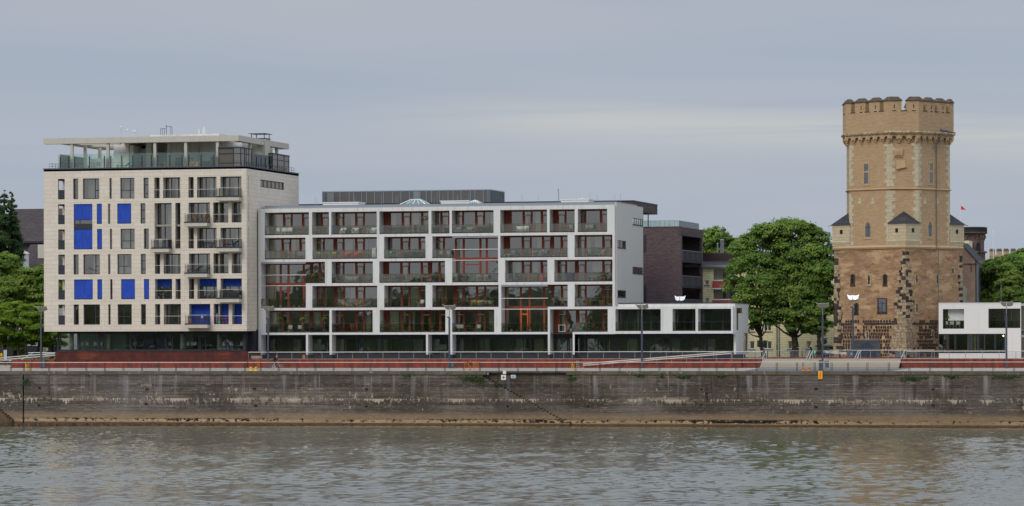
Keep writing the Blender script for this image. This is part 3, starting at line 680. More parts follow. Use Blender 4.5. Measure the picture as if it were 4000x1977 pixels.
# ramp with twin pale handrails
YRp = YR-.55
t = thing('ramp', (X(2280,YRp), YRp, ZPR), 'rising rust red ramp with twin pale wooden handrails in front of the white block', 'ramp')
pa, pb_ = P(2278,1421,YRp), P(2856,1374,YRp)
b = MB(); b.prismy([(pa.x, ZPR-.1), (pb_.x+1.2, ZPR-.1), (pb_.x+1.2, ZPL-.06), (pa.x, ZPR+.02)], YRp, YR-.03); b.build('ramp_slab', M['corten'], t)
for dz in (0, -.20):
    b = MB(); p1 = Vector((pa.x, YRp-.05, pa.z+dz)); p2 = Vector((pb_.x, YRp-.05, pb_.z+dz)); up = Vector((0,0,.055)); yy = Vector((0,.035,0))
    b.loft([p1-yy-up, p1+yy-up, p1+yy+up, p1-yy+up], [p2-yy-up, p2+yy-up, p2+yy+up, p2-yy+up]); b.build('handrail', M['rail'], t)
for i in range(11):
    f = i/10; x_ = pa.x + (pb_.x-pa.x)*f; zz = pa.z + (pb_.z-pa.z)*f
    b = MB(); b.box(x_-.02, x_+.02, YRp-.02, YRp+.02, ZPR - .05 + f*.9, zz-.05); b.build('post', M['steel'], t)
# left ramp with double pale rails
YL = YR+4
t = thing('left_ramp_railing'.replace('left_',''), (X(0,YL), YL, ZPL), 'pale double rails on rusty posts climbing beside the lawn at the far left', 'railing')
for y0, y1 in ((1400,1380),(1408,1388)):
    p1, p2 = P(-20,y0,YL), P(215,y1,YL); b = MB(); up = Vector((0,0,.06)); yy = Vector((0,.04,0)); b.loft([p1-yy-up, p1+yy-up, p1+yy+up, p1-yy+up], [p2-yy-up, p2+yy-up, p2+yy+up, p2-yy+up]); b.build('rail_board', M['rail'], t)
for p in (68, 132, 195):
    c = P(p, 1390, YL); b = MB(); b.box(c.x-.07, c.x+.07, YL+.05, YL+.15, ZPL-.2, c.z+.1); b.build('post', M['corten_dark'], t)
t = thing('steel_handrail', (X(110,YR+1), YR+1, ZPL), 'bright steel handrail with a slanting lower end left of the dark rusted base wall', 'handrail')
p0, p1, p2 = P(83,1406,YR+1), P(128,1379,YR+1), P(216,1378,YR+1); p3 = P(110,1378,YR+1)
b = MB(); b.tube(p0, p1, .04); b.tube(p3, p2, .04); b.tube(p3+Vector((0,0,-.25)), p2+Vector((0,0,-.25)), .02); b.build('handrail', M['silver'], t)
for p in (114, 127, 170, 211):
    c = P(p,1378,YR+1); b = MB(); b.tube(c, (c.x, c.y, Zp(1406,YR+1,p)), .022); b.build('post', M['steel'], t)
# ladders over the quay edge
for px, lb, mt in ((113,'pale orange ladder top rungs at the railing near the leftmost lamp','rustorange'),(1008,'faint rusty ladder rungs beside the yellow bollards','rustorange'),(2255,'whitish ladder rungs at the railing left of the sloping handrail','rail')):
    x_ = X(px,YQ); b = MB()
    for i in range(6): b.tube((x_-.14, YQ+.12, ZQ+.15+.2*i), (x_+.14, YQ+.12, ZQ+.15+.2*i), .017)
    b.tube((x_-.15, YQ+.12, ZQ-.3), (x_-.15, YQ+.12, ZQ+1.25), .014); b.tube((x_+.15, YQ+.12, ZQ-.3), (x_+.15, YQ+.12, ZQ+1.25), .014)
    tag(b.build('quay_ladder', M[mt]), lb, 'ladder')
for px, lb in ((102,'yellow iron grab rails at the ladder near the leftmost lamp'),(2237,'yellow iron grab rails beside the whitish ladder'),):
    c = X(px,YQ); b = MB(); b.path([(c-.15,YQ+.1,ZQ),(c-.13,YQ+.1,ZQ+.9),(c-.02,YQ+.1,ZQ+.75),(c+.12,YQ+.1,ZQ)], .03); b.path([(c+.1,YQ+.4,ZQ),(c+.05,YQ+.4,ZQ+.95)], .03)
    tag(b.build('grab_rail', M['yellowp']), lb, 'grab rail')
t = thing('stair_gate', (X(1845,YQ), YQ+.2, ZQ), 'rusty orange folding gate closing the quay stair in the railing', 'gate')
b = MB(); x_a, x_b = X(1812,YQ), X(1868,YQ)
for i in range(6): zz = ZQ+.2+.18*i; b.tube((x_a,YQ+.2,zz),(x_a+.55,YQ+.2,zz),.016); b.tube((x_b-.6,YQ+.2,zz),(x_b,YQ+.2,zz),.016)
for q in (x_a,x_a+.55,x_b-.6,x_b): b.tube((q,YQ+.2,ZQ),(q,YQ+.2,ZQ+1.15),.022)
b.tube((x_a+.6,YQ+.2,ZQ+.1),(x_b-.2,YQ+.2,ZQ+1.1),.02); b.tube((x_a+.75,YQ+.2,ZQ),(x_a+.75,YQ+.2,ZQ+1.3),.05)
b.build('gate_leaf', M['rustorange'], t); b = MB(); b.box(x_a+.65,x_a+.85,YQ+.1,YQ+.3,ZQ+.75,ZQ+1.0); b.build('lock_box', M['dark'], t)
# ------------------------------------------------------------------ bollards, signs, cabinets
def bollard(px, mt, lb, grp):
    x_ = X(px,YQ); t = thing('mooring_bollard', (x_, YQ+.12, ZQ+.012), lb, 'bollard', grp)
    b = MB(); b.lathe((x_,YQ+.12,ZQ+.012), [(.2,0),(.2,.05),(.12,.12),(.11,.3),(.15,.38),(.15,.44),(.1,.48),(0,.48)], 14); b.tube((x_,YQ+.12,ZQ+.4),(x_+.17,YQ+.12,ZQ+.42),.045); b.build('bollard_post', mt, t, True)
    b = MB(); b.box(x_-.25,x_+.25,YQ-.08,YQ+.35,ZQ+.0125,ZQ+.045); b.build('base_plate', mt, t)
bollard(978,M['yellowp'],'bright yellow iron mooring bollard, left of the pair by the cyclist','yellow mooring bollards'); bollard(998,M['yellowp'],'bright yellow iron mooring bollard, right of the pair by the cyclist','yellow mooring bollards')
bollard(3137,M['rustorange'],'weathered orange mooring bollard, left of the pair below the broad steps','orange mooring bollards'); bollard(3159,M['rustorange'],'weathered orange mooring bollard, right of the pair below the broad steps','orange mooring bollards')
c = P(1968,1474.5,YQ); t = thing('mooring_sign', (c.x, YQ, c.z), 'square white sign with black frame and black plus sign on the quay wall', 'sign')
h = .36; b = MB(); b.box(c.x-h,c.x+h,YQ-.12,YQ-.09,c.z-h,c.z+h); b.build('sign_border', M['signblack'], t)
b = MB(); b.box(c.x-h+.06,c.x+h-.06,YQ-.13,YQ-.121,c.z-h+.06,c.z+h-.06); b.build('sign_face', M['signwhite'], t)
b = MB(); b.box(c.x-.19,c.x+.19,YQ-.14,YQ-.132,c.z-.033,c.z+.033); b.box(c.x-.033,c.x+.033,YQ-.14,YQ-.132,c.z+.033,c.z+.2); b.box(c.x-.033,c.x+.033,YQ-.14,YQ-.132,c.z-.2,c.z-.033); b.build('plus_mark', M['signblack'], t)
c = P(1972,1454.5,YQ); b = MB(); b.box(c.x-.19,c.x+.19,YQ-.2,YQ-.07,c.z-.19,c.z+.19); b.box(c.x-.2,c.x+.2,YQ-.21,YQ-.065,c.z+.19,c.z+.22); tag(b.build('lamp_housing', M['signwhite']), 'small white box fixed above the plus sign on the quay wall', 'box')
c = P(2005.5,1471,YQ); t = thing('notice_sign', (c.x,YQ,c.z), 'small pale rectangular notice with a triangle pictogram right of the plus sign', 'sign')
b = MB(); b.box(c.x-.29,c.x+.29,YQ-.09,YQ-.065,c.z-.2,c.z+.2); b.build('sign_face', plain('pale_blue_sign', S(190,198,204), .6), t)
b = MB(); tri = [(-.09,-.02),(.09,-.02),(0,.13)]
for i in range(3):
    a, d = tri[i], tri[(i+1)%3]; b.tube((c.x+a[0],YQ-.095,c.z+a[1]),(c.x+d[0],YQ-.095,c.z+d[1]),.014,4)
b.box(c.x-.2,c.x+.2,YQ-.1,YQ-.091,c.z-.1,c.z-.075); b.build('pictogram', M['pole'], t)
c = P(3205,1465,YQ); t = thing('warning_sign', (c.x,YQ,c.z), 'tall orange yellow warning sign with a red lightning bolt hanging from the quay edge', 'sign')
b = MB(); b.box(c.x-.25,c.x+.25,YQ-.14,YQ-.11,c.z-.47,c.z+.47); b.build('sign_face', M['signyellow'], t)
b = MB(); pl = [(.02,.36),(.06,.34),(-.03,.02),(.08,.06),(-.0,-.3),(.05,-.3),(-.06,-.4),(-.08,-.26),(-.04,-.28),(-.02,-.02),(-.12,-.06)]
b.prismy([(c.x+x_, c.z+z_) for x_, z_ in pl], YQ-.15, YQ-.141); b.build('lightning_bolt', M['signred'], t)
b = MB(); x_ = X(3207,YQ+.9); b.box(x_-.23,x_+.23,YQ+.7,YQ+1.1,ZQ+.02,Zp(1407,YQ+.9,3207)); b.box(x_-.25,x_+.25,YQ+.68,YQ+1.12,Zp(1407,YQ+.9,3207),Zp(1406,YQ+.9,3207)); tag(b.build('power_cabinet', M['box_grey']), 'tall blue grey power cabinet on the quay edge above the lightning sign', 'cabinet')
def bin_(px, Y, z0, lb, hh=.8):
    x_ = X(px,Y); t = thing('litter_bin', (x_,Y,z0), lb, 'bin', 'round grey litter bins'); b = MB(); b.lathe((x_,Y,z0), [(.19,.15),(.21,.15+hh),(.17,.15+hh),(.15,.2+hh)], 12); b.build('bin_body', M['box_grey'], t, True)
    b = MB(); b.box(x_-.27,x_-.22,Y-.03,Y+.03,z0,z0+hh+.2); b.build('post', M['dark'], t)
bin_(3231, YR-3.2, ZQ+.17, 'round grey litter bin right of the power cabinet'); bin_(171, YR-1.5, ZPR-.05, 'round grey litter bin at the leftmost lamp post'); bin_(1768, YR-1.4, ZPR-.05, 'round grey litter bin at the second wing lamp from the left rusted wall', .65)
bin_(3316, YR+4.2, ZPL, 'dark round litter bin left of the tall white lamp before the tower gate'); 
b = MB(); x_ = X(3507,YR+4); b.box(x_-.25,x_+.25,YR+3.8,YR+4.2,ZPL,Zp(1375,YR+4,3507)); b.box(x_-.27,x_+.27,YR+3.78,YR+4.22,Zp(1375,YR+4,3507),Zp(1374,YR+4,3507)); tag(b.build('service_box', M['box_grey']), 'low blue grey service box at the foot of the tower corner', 'cabinet')
b = MB(); x_ = X(1000,YR+.6); b.box(x_-.62,x_+.62,YR+.5,YR+1.0,ZPL+.08,ZPL+.42); b.box(x_-.5,x_+.5,YR+.55,YR+.95,ZPL-.01,ZPL+.08); tag(b.build('stone_bench', M['step']), 'pale concrete block bench behind the upper railing near the cyclist', 'bench')
# ------------------------------------------------------------------ wing lamps
def lamp(px, Y, z0, pyw, lb, mt, pole_top=None, tilt=.10, wid=.75, turn=0):
    c = P(px, pyw, Y); t = thing('wing_lamp', (c.x,Y,z0), lb, 'street lamp', 'wing reflector street lamps')
    ht = c.z
    b = MB(); b.tube((c.x,Y,z0),(c.x,Y,ht-1.25),.115,10); b.tube((c.x,Y,ht-1.25),(c.x,Y,ht-1.2),.13,10); b.build('pole', M['pole'], t)
    b = MB(); b.tube((c.x,Y,ht-1.2),(c.x+.02,Y,ht-.2),.045,8); b.build('neck', M['steel'], t)
    b = MB(); b.box(c.x-.25,c.x-.06,Y-.1,Y+.1,ht-1.24,ht-1.1); b.tube((c.x-.06,Y,ht-1.18),(c.x,Y,ht-1.18),.04); b.build('spotlight', M['signblack'], t)
    for sgn in (-1, 1):
        b = MB(); n_ = 5; th = .025
        for i in range(n_):
            q = []
            for f in (i/n_, (i+1)/n_):
                zc_ = ht + .03 + .10*f - .10*math.sin(f*math.pi); xo = c.x + sgn*(.03+wid*f)
                fy = -1 if mt is M['lampgrey'] else 1; lo = (xo + (.24*f if sgn < 0 else -.03*f), Y-.30*fy, zc_-.26); hi = (xo, Y+.26*fy, zc_+.22); q.append((Vector(lo), Vector(hi)))
            (l0,h0),(l1,h1) = q; up = Vector((0,.02,.03))
            b.loft([l0,l1,h1,h0],[l0+up,l1+up,h1+up,h0+up] if fy > 0 else [l0+up,l1+up,h1+up,h0+up])
        b.build('reflector', mt, t)
LAMPS = ((160,1206,'double wing street lamp at the left corner of the cream block'),(1047,1206,'double wing street lamp between cream block and white block'),(1755,1201,'double wing street lamp in the middle of the white block'),(2507,1198,'double wing street lamp before the one storey wing of the white block'),(3213,1193,'double wing street lamp in front of the big trees'),(3931,1188,'double wing street lamp in front of the white box building'))
for px, py, lb in LAMPS:
    lamp(px, YR-1.0, ZPR-.04, py, lb, M['lampgrey'])
lamp(2655, 424, ZPL-.1, 1166, 'white double wing lamp rising behind the roof of the one storey wing', M['lampwhite'], wid=.68); lamp(3331, 407.5, ZPL-.02, 1162, 'white double wing lamp before the tower gate', M['lampwhite'], wid=.70)
# ------------------------------------------------------------------ cream stone block with blue blinds
def window(root, x0, x1, z0, z1, y, frame='dark', glass='glass', mull=(), trans=(), fw=.07, nm='window'):
    b = MB(); b.box(x0, x0+fw, y, y+.08, z0, z1); b.box(x1-fw, x1, y, y+.08, z0, z1); b.box(x0+fw, x1-fw, y, y+.08, z0, z0+fw); b.box(x0+fw, x1-fw, y, y+.08, z1-fw, z1)
    for m_ in mull: xm = x0+(x1-x0)*m_; b.box(xm-fw/2, xm+fw/2, y+.002, y+.078, z0+fw, z1-fw)
    for (a, c, zf) in trans: zz = z0+(z1-z0)*zf; b.box(x0+(x1-x0)*a+.001, x0+(x1-x0)*c-.001, y+.004, y+.076, zz-fw/2, zz+fw/2)
    o = b.build(nm, M[frame], root)
    g = MB(); g.face([(x0+.01, y+.04, z0+.01), (x1-.01, y+.04, z0+.01), (x1-.01, y+.04, z1-.01), (x0+.01, y+.04, z1-.01)]); g.build('pane', M[glass], o)
    return o
def blind(root, x0, x1, z0, z1, y, mt='blue'):
    b = MB(); n = 6
    for i in range(n):
        a, c = x0+(x1-x0)*i/n, x0+(x1-x0)*(i+1)/n; ya, yc = y+.012*math.sin(i*2.1), y+.012*math.sin((i+1)*2.1); b.face([(a,ya,z0),(c,yc,z0),(c,yc,z1),(a,ya,z1)])
    o = b.build('blind', M[mt], root); q = MB(); q.box(x0, x1, y-.03, y+.03, z0-.04, z0); q.build('blind_bar', M['dark'], o); return o
def bar_railing(root, x0, x1, y, z0, h=1.02, nb=7, ends=False, depth=0):
    b = MB(); b.box(x0, x1, y-.02, y+.02, z0, z0+.05)
    n = max(1, int((x1-x0)/1.3))
    for i in range(n+1): xx = x0+.03+(x1-x0-.06)*i/n; b.box(xx-.025, xx+.025, y-.021, y+.021, z0+.05, z0+h)
    for i in range(nb): zz = z0+.15+(h-.2)*i/nb; b.box(x0, x1, y-.012, y+.012, zz-.012, zz+.012)
    if depth:
        for xs_ in (x0+.02, x1-.02):
            b.box(xs_-.025, xs_+.025, y+depth-.06, y+depth, z0, z0+h)
            for i in range(nb): zz = z0+.15+(h-.2)*i/nb; b.box(xs_-.012, xs_+.012, y+.02, y+depth-.06, zz-.012, zz+.012)
    o = b.build('railing', M['dark'], root)
    q = MB(); q.box(x0, x1, y-.03, y+.03, z0+h, z0+h+.05)
    if depth: q.box(x0-.01, x0+.05, y+.03, y+depth, z0+h, z0+h+.05); q.box(x1-.05, x1+.01, y+.03, y+depth, z0+h, z0+h+.05)
    q.build('handrail', M['rail'], o); return o
CB = thing('apartment_building', (X(560,YC), YC, ZCB), 'cream stone clad block with blue window blinds and a pergola roof terrace', 'building')
xL, xR = X(171.5,YC,980), X(963.5,YC,980)
cz = lambda py, px=560: Zp(py, YC, px)
ZB, ZT = cz(1294.5), cz(657)
rows = {1:(cz(698,300),cz(778.3,300)), 2:(cz(797.2,300),cz(876,300)), 3:(cz(895.6,300),cz(974.6,300)), 4:(cz(994.3,300),cz(1072.2,300)), 5:(cz(1091.8,300),cz(1170.2,300)), 6:(cz(1189.6,300),cz(1268.8,300))}
cx = lambda p: X(p, YC)
# (row_top, row_bottom, x0, x1, kind)
W = []
for r in range(1,7): W.append((r,r,228,254,'hole'))
W += [(1,1,287,307,'n'),(1,1,325,389,'w2'),(1,1,428.6,438.5,'s'),(1,1,471,526.5,'w1'),(1,1,562,581.7,'n3'),(1,1,604,625,'lr'),(1,1,638.5,705.5,'l'),(1,1,737.5,758,'lr'),(1,1,771,847,'l'),(1,1,862,944.5,'lb'),
 (2,3,289,362,'blue2'),(2,2,379,399.3,'blue'),(2,2,423,432,'s'),(2,2,459,513.7,'blue'),(2,2,550,569,'n3'),(2,3,604.6,671.8,'dbl'),(2,3,685.7,705.7,'dbls'),(2,2,737.5,821,'lb2'),(2,2,834,893,'l'),(2,2,906,944.7,'l'),
 (3,3,380,399.6,'blue'),(3,3,430,439,'s'),(3,3,472,527,'w1'),(3,3,563,582.5,'n'),(3,3,737.5,758,'lr'),(3,3,771,847,'l'),(3,3,862,944.7,'lb'),
 (4,4,287.7,308,'n'),(4,4,326,390.5,'w2b'),(4,4,422.8,432,'s'),(4,4,459,514.4,'w1l'),(4,4,550.7,570,'n3'),(4,4,605.8,626,'lr'),(4,4,639.7,706,'l'),(4,4,738.5,821,'lb2'),(4,4,834.5,893,'l'),(4,4,906,945,'l'),
 (5,5,289.5,363,'blue'),(5,5,380.5,399.6,'blue'),(5,5,430.7,439.8,'s'),(5,5,473.5,527.7,'blue'),(5,5,562.6,583,'blue'),(5,5,605.8,672.6,'lbt'),(5,5,686,706,'lbt'),(5,5,738.5,758.6,'lr'),(5,5,771.7,847.8,'lbt'),(5,5,862,945,'lbbt'),
 (6,6,287.7,308,'n'),(6,6,326,390.5,'w2d'),(6,6,422.8,432,'s'),(6,6,459.5,515,'w1l'),(6,6,550.7,570,'n3'),(6,6,605.8,626,'lr'),(6,6,639.7,707,'l'),(6,6,739,821.5,'lb2blue'),(6,6,835,893.5,'lblue'),(6,6,907,945.3,'lblue')]
holes = [(cx(a), cx(c), rows[r1][1], rows[r0][0]) for r0, r1, a, c, k in W]
DP = hitplane(1167,690,(xR,0,0),Vector((1,0,0))).y - YC; TK = .34
b = MB(); b.wall(xL, xR, ZB, ZT, holes, YC, YC+TK); b.build('front_wall', M['stone_cream'], CB)
b = MB()
slots = [(YC+.75, YC+.95, rows[r][1]+.05, rows[r][0]+.05) for r in range(1,7)]
sp0, sp1 = P(1017,706,YC), P(1110,742,YC)
# strip window in the side wall: find its depth range from the photograph
def side(px, py): return hitplane(px, py, (xR,0,0), Vector((1,0,0)))
s0, s1 = side(1017,700), side(1110,745); zz0, zz1 = side(1017,731).z, side(1017,701).z
b.wall(YC+TK, YC+DP, ZB, ZT, slots+[(s0.y, s1.y, zz0, zz1)], xR-TK, xR, axis='y'); b.build('side_wall', M['stone_cream'], CB)
q = MB()
for a, c, e, f in slots: q.box(xR-.25, xR-.2, a-.1, c+.1, e, f)
q.build('slot_panel', M['grey_plaster'], CB)
b = MB(); yy0, yy1 = s0.y, s1.y
b.box(xR-.2, xR-.12, yy0, yy1, zz0, zz0+.1); b.box(xR-.2, xR-.12, yy0, yy1, zz1-.1, zz1)
for i in range(7): yv = yy0 + (yy1-yy0)*i/6; b.box(xR-.2, xR-.12, yv-.09, yv+.09, zz0+.1, zz1-.1)
o = b.build('window', M['dark'], CB); g_ = MB(); g_.face([(xR-.16,yy0,zz0),(xR-.16,yy1,zz0),(xR-.16,yy1,zz1),(xR-.16,yy0,zz1)]); g_.build('pane', M['glass'], o)
lh = [(YC+3.8, YC+6.4, rows[r][1]+1.1, rows[r][0]) for r in range(1,7)]
b = MB(); b.wall(YC+TK, YC+DP, ZB, ZT, lh, xL, xL+TK, axis='y'); b.box(xL+TK, xR-TK, YC+DP-TK, YC+DP, ZB, ZT); b.build('rear_wall', M['stone_cream'], CB)
# inner structure: slabs, rear partitions, rooms
b = MB(); xh = cx(254)+.55
for r in range(1,8):
    zz = (rows[r][0]+.35) if r < 7 else ZB+.12
    b.box(xL+TK, xR-TK, YC+TK, YC+8, zz-.12, zz+.12)
b.box(xh, xh+.2, YC+TK, YC+8, ZB, ZT-.3); b.box(xL+TK, xh, YC+8, YC+8.2, ZB, ZT-.3)
for p in (415, 545, 590, 722, 853): b.box(cx(p)-.1, cx(p)+.1, YC+TK, YC+6.8, ZB, ZT-.3)
b.box(xh+.2, xR-TK, YC+6.8, YC+7, ZB, ZT-.3); b.box(xL, xR, YC, YC+DP, ZT-.25, ZT-.01)
b.build('rooms', M['room'], CB)
b = MB(); b.box(xL-.06, xR+.06, YC-.06, YC+.5, ZT, ZT+.14); b.box(xR-.5, xR+.06, YC+.5, YC+DP, ZT, ZT+.14); b.box(xL-.06, xL+.5, YC+.5, YC+DP, ZT, ZT+.14); b.build('parapet_cap', M['pole'], CB)
curt = MB()
def cur(a, c, z0, z1, y): curt.box(a, c, y, y+.03, z0, z1)
for r0, r1, a, c, k in W:
    xa, xb_ = cx(a), cx(c); zb_, zt_ = rows[r1][1], rows[r0][0]; ww = xb_-xa
    yW = YC+.22
    if k == 'hole':
        b = MB(); b.box(xa+.01, xb_-.01, YC+.06, YC+.10, zb_, zb_+1.12); b.box(xa, xb_, YC+.04, YC+.12, zb_+1.12, zb_+1.18); b.box(xa, xb_, YC+.02, YC+.3, zb_-.001, zb_+.04); b.build('balcony_panel', M['dark'], CB); continue
    if k in ('n',): window(CB, xa, xb_, zb_, zt_, yW, fw=.09); bb = MB(); bb.box(xa, xa+ww*.28, yW-.02, yW+.07, zb_, zt_); bb.build('window_post', M['dark'], CB)
    elif k == 'n3': window(CB, xa, xb_, zb_, zt_, yW, trans=((0,1,.66),(0,1,.24)), fw=.1)
    elif k == 's': window(CB, xa, xb_, zb_, zt_, yW, trans=((0,1,.42),), fw=.06)
    elif k == 'w2': window(CB, xa, xb_, zb_, zt_, yW, mull=(.72,), trans=((.74,1,.41),), fw=.1); cur(xa+.2, xa+1.4, zb_, zt_, yW+1.0)
    elif k == 'w2b': window(CB, xa, xb_, zb_, zt_, yW, mull=(.72,), trans=((.74,1,.41),), fw=.1); cur(xa+.9, xb_, zb_, zt_, yW+.9)
    elif k == 'w2d': window(CB, xa, xb_, zb_, zt_, yW, mull=(.7,), trans=((.72,1,.41),), fw=.1)
    elif k in ('w1','w1l'):
        window(CB, xa, xb_, zb_, zt_, yW, mull=((.66,) if k == 'w1' else (.42,)), trans=((0,1,.4),), fw=.085)
        if r0 < 6: cur(xa+.1, xb_-.1, zb_, zb_+1.1, yW+.3); cur(xa+ww*.1, xa+ww*.5, zb_, zt_, yW+.8)
    elif k == 'blue': w_ = window(CB, xa, xb_, zb_, zt_, yW); blind(w_, xa+.05, xb_-.05, zb_+.1, zt_-.05, YC+.1)
    elif k == 'blue2':
        zm = rows[2][1]
        w_ = window(CB, xa, xb_, zb_, zt_, yW, trans=((0,1,.5),), mull=(.3,), fw=.09)
        blind(w_, xa+.05, xb_-.05, zb_+.1, rows[3][0]-.02, YC+.1); blind(w_, xa+.05, xb_-.05, zm+.55, zt_-.05, YC+.1)
        bb = MB(); bb.box(xa, xb_, YC+.14, YC+.2, rows[3][0]+.02, zm+.05); bb.box(xa, xb_, YC+.06, YC+.2, rows[3][0]-.02, rows[3][0]+.02); bb.build('spandrel_panel', M['dark'], CB)
    elif k in ('dbl','dbls'):
        yI = YC+1.25
        window(CB, xa-.02, xb_+.02, zb_, zt_, yI, mull=((.0,) if k == 'dbls' else (.42,)), trans=((0,1,.5),), fw=.12)
        bb = MB(); bb.box(xa-.02, xb_+.5, YC+TK, yI, zt_-.001, zt_+.15); bb.box(xa-.55, xa-.02, YC+TK, yI+.1, zb_-.05, zt_); bb.build('loggia_lining', M['grey_plaster'], CB)
        cur(xa+ww*.45, xb_, rows[2][1]-.2, zt_, yI+.7)
        if k == 'dbls': bar_railing(CB, xa, xb_, YC+.06, zb_)
    else:                                     # loggias
        yI = YC+1.1
        narrow = ww < .9
        m_ = () if narrow else ((.45,) if ww < 2 else (.32, .72))
        w_ = window(CB, xa-.03, xb_+.03, zb_, zt_, yI, mull=m_, fw=.1)
        bb = MB(); bb.box(xa-.14, xa-.03, YC+TK, yI+.1, zb_, zt_); bb.box(xb_+.03, xb_+.14, YC+TK, yI+.1, zb_, zt_); bb.box(xa-.14, xb_+.14, YC+TK, yI, zt_-.001, zt_+.1); bb.box(xa-.14, xb_+.14, YC+TK, yI, zb_-.1, zb_+.001); bb.build('loggia_lining', M['grey_plaster'], CB)
        if k in ('lbt','lbbt'): blind(w_, xa, xb_, zt_-.95, zt_-.02, yI-.08)
        elif 'blue' in k: blind(w_, xa, xb_, zb_+.1, zt_-.02, yI-.08); 
        elif not narrow: cur(xa+ww*rnd.uniform(.45,.6), xa+ww*rnd.uniform(.8,1), zb_, zt_, yI+.35); cur(xa, xa+ww*rnd.uniform(.08,.25), zb_, zt_, yI+.35)
        if k in ('lb','lb2','lbbt','lb2blue'):
            yb = YC-1.15
            xl_ = X({'lb':845.5,'lb2':721,'lbbt':846.5,'lb2blue':722.5}[k], yb); xr_ = xb_+.03
            zs = zb_ + .10
            bk = MB(); bk.box(xl_, xr_, yb, YC-.003, zs-.55, zs-.12); oo = bk.build('balcony', M['concrete'], CB)
            bk = MB(); bk.box(xl_-.03, xr_+.03, yb-.03, YC-.003, zs-.12, zs); bk.build('floor_edge', M['dark'], oo)
            bar_railing(CB, xl_+.05, xr_-.05, yb+.08, zs, depth=1.05)
        else: bar_railing(CB, xa, xb_, YC+.06, zb_)
xb3 = X(590, YC-1.15); r3 = rows[3][1]+.1
bk = MB(); bk.box(xb3, cx(671.8)+.03, YC-1.15, YC-.003, r3-.55, r3-.12); oo = bk.build('balcony', M['concrete'], CB); bk = MB(); bk.box(xb3-.03, cx(671.8)+.06, YC-1.18, YC-.003, r3-.12, r3); bk.build('floor_edge', M['dark'], oo); bar_railing(CB, xb3+.05, cx(671.8)-.02, YC-1.07, r3, depth=1.05)
curt.build('curtains', M['curtain'], CB)
# glazed base storey
YG = YC+1.3; gz0, gz1 = ZCB+.02, ZB-.12; gl, gr = X(229,YG), X(952,YG)
b = MB(); b.box(gl-.2, gr+.25, YG-.05, YC+DP-1, ZB-.12, ZB-.002); b.build('soffit', M['black'], CB)
b = MB(); divs = [236,307,310,384,401,509,528,648,673,722,776,782,804,866,883,950]
b.box(gl-.2, gl, YG, YG+.3, gz0, gz1); b.box(gl, gr, YG, YG+.12, gz0, gz0+.2); b.box(gl, gr, YG, YG+.12, gz1-.16, gz1); b.box(gr, gr+.25, YG, YC+DP-1, gz0, gz1)
for d in divs: xx = X(d,YG); b.box(xx-.06, xx+.06, YG-.01, YG+.13, gz0+.2, gz1-.16)
for a, c in ((384,401),(509,528),(648,673),(782,804),(866,883)):
    xa, xb_ = X(a,YG), X(c,YG); b.box(xa+.06, xb_-.06, YG-.005, YG+.125, gz1-.62, gz1-.16)
o = b.build('glazed_base', M['dark'], CB)
g_ = MB(); g_.face([(gl,YG+.06,gz0),(gr,YG+.06,gz0),(gr,YG+.06,gz1),(gl,YG+.06,gz1)]); g_.build('pane', M['glass_shop'], o)
b = MB(); b.box(X(557,YG), X(600,YG), YG+.15, YG+.25, gz0, gz1); b.box(X(610,YG), X(645,YG), YG+.15, YG+.25, gz0, gz1); b.build('blue_panel', plain('dark_blue_panel', S(60,62,78), .6), o)
b = MB()
for p in (280, 424, 568, 712, 856): xx = X(p, YG+1.2); b.tube((xx,YG+1.2,gz0),(xx,YG+1.2,gz1+.1),.28,14)
b.build('column', plain('base_column', S(222,226,204), .8), CB, True)
b = MB(); b.box(gl, gr, YG+7, YG+7.1, gz0, gz1); b.box(gl, gr, YG+.2, YG+7, gz0-.1, gz0-.01)
for p in (330, 470, 730): xx = X(p,YG+3); b.box(xx-1, xx+.8, YG+3, YG+3.1, gz0, gz1)
b.build('office_rooms', plain('office_wall', S(176, 188, 178), .9), CB)
b = MB()
for i in range(34):
    xx = gl + (gr-gl)*rnd.random(); b.box(xx-.5, xx+.4, YG+.7+rnd.random(), YG+1.6+rnd.random()*.5, gz0+.68, gz0+.72)
    if i % 2: b.box(xx-.18, xx+.2, YG+.9, YG+.95, gz0+.72, gz0+1.15)
b.build('desks', M['whitepaint'], CB)
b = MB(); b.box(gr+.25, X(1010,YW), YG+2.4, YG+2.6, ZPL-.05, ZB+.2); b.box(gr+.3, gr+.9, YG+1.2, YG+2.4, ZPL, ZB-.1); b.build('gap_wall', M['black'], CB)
# ---- roof terrace
ZD = ZT+.14; YK = YC+1.6
ck = lambda p, y=YK: X(p, y)
kz = lambda py, px: Zp(py, YK, px)
zf0, zf1 = kz(551,900), kz(528.5,900)
xk0, xk1 = ck(171.5), ck(933.5); DK = hitplane(1129,575,(xk1,0,0),Vector((1,0,0))).y - YK
b = MB()
b.box(xk0, xk1, YK, YK+.9, zf0, zf1)                                     # front beam
b.box(xk0, xk0+2.9, YK+.9, YK+DK, zf0+.28, zf1-.02)                      # left slab strip
b.box(xk1-.9, xk1, YK+.9, YK+DK, zf0, zf1); b.box(xk0+2.9, xk1-.9, YK+DK-.9, YK+DK, zf0, zf1)
b.box(ck(420), ck(606), YK+.9, YK+DK-.9, zf0+.25, zf1-.02); b.box(ck(724), ck(850), YK+.9, YK+4.2, zf0+.25, zf1-.02)
for yy in (YK+4.6, YK+9.2): b.box(xk0+2.9, ck(420), yy, yy+.5, zf0+.1, zf1-.05); b.box(ck(606), ck(724), yy, yy+.5, zf0+.1, zf1-.05); b.box(ck(850), xk1-.9, yy, yy+.5, zf0+.1, zf1-.05)
b.build('pergola_roof', M['concrete'], CB)
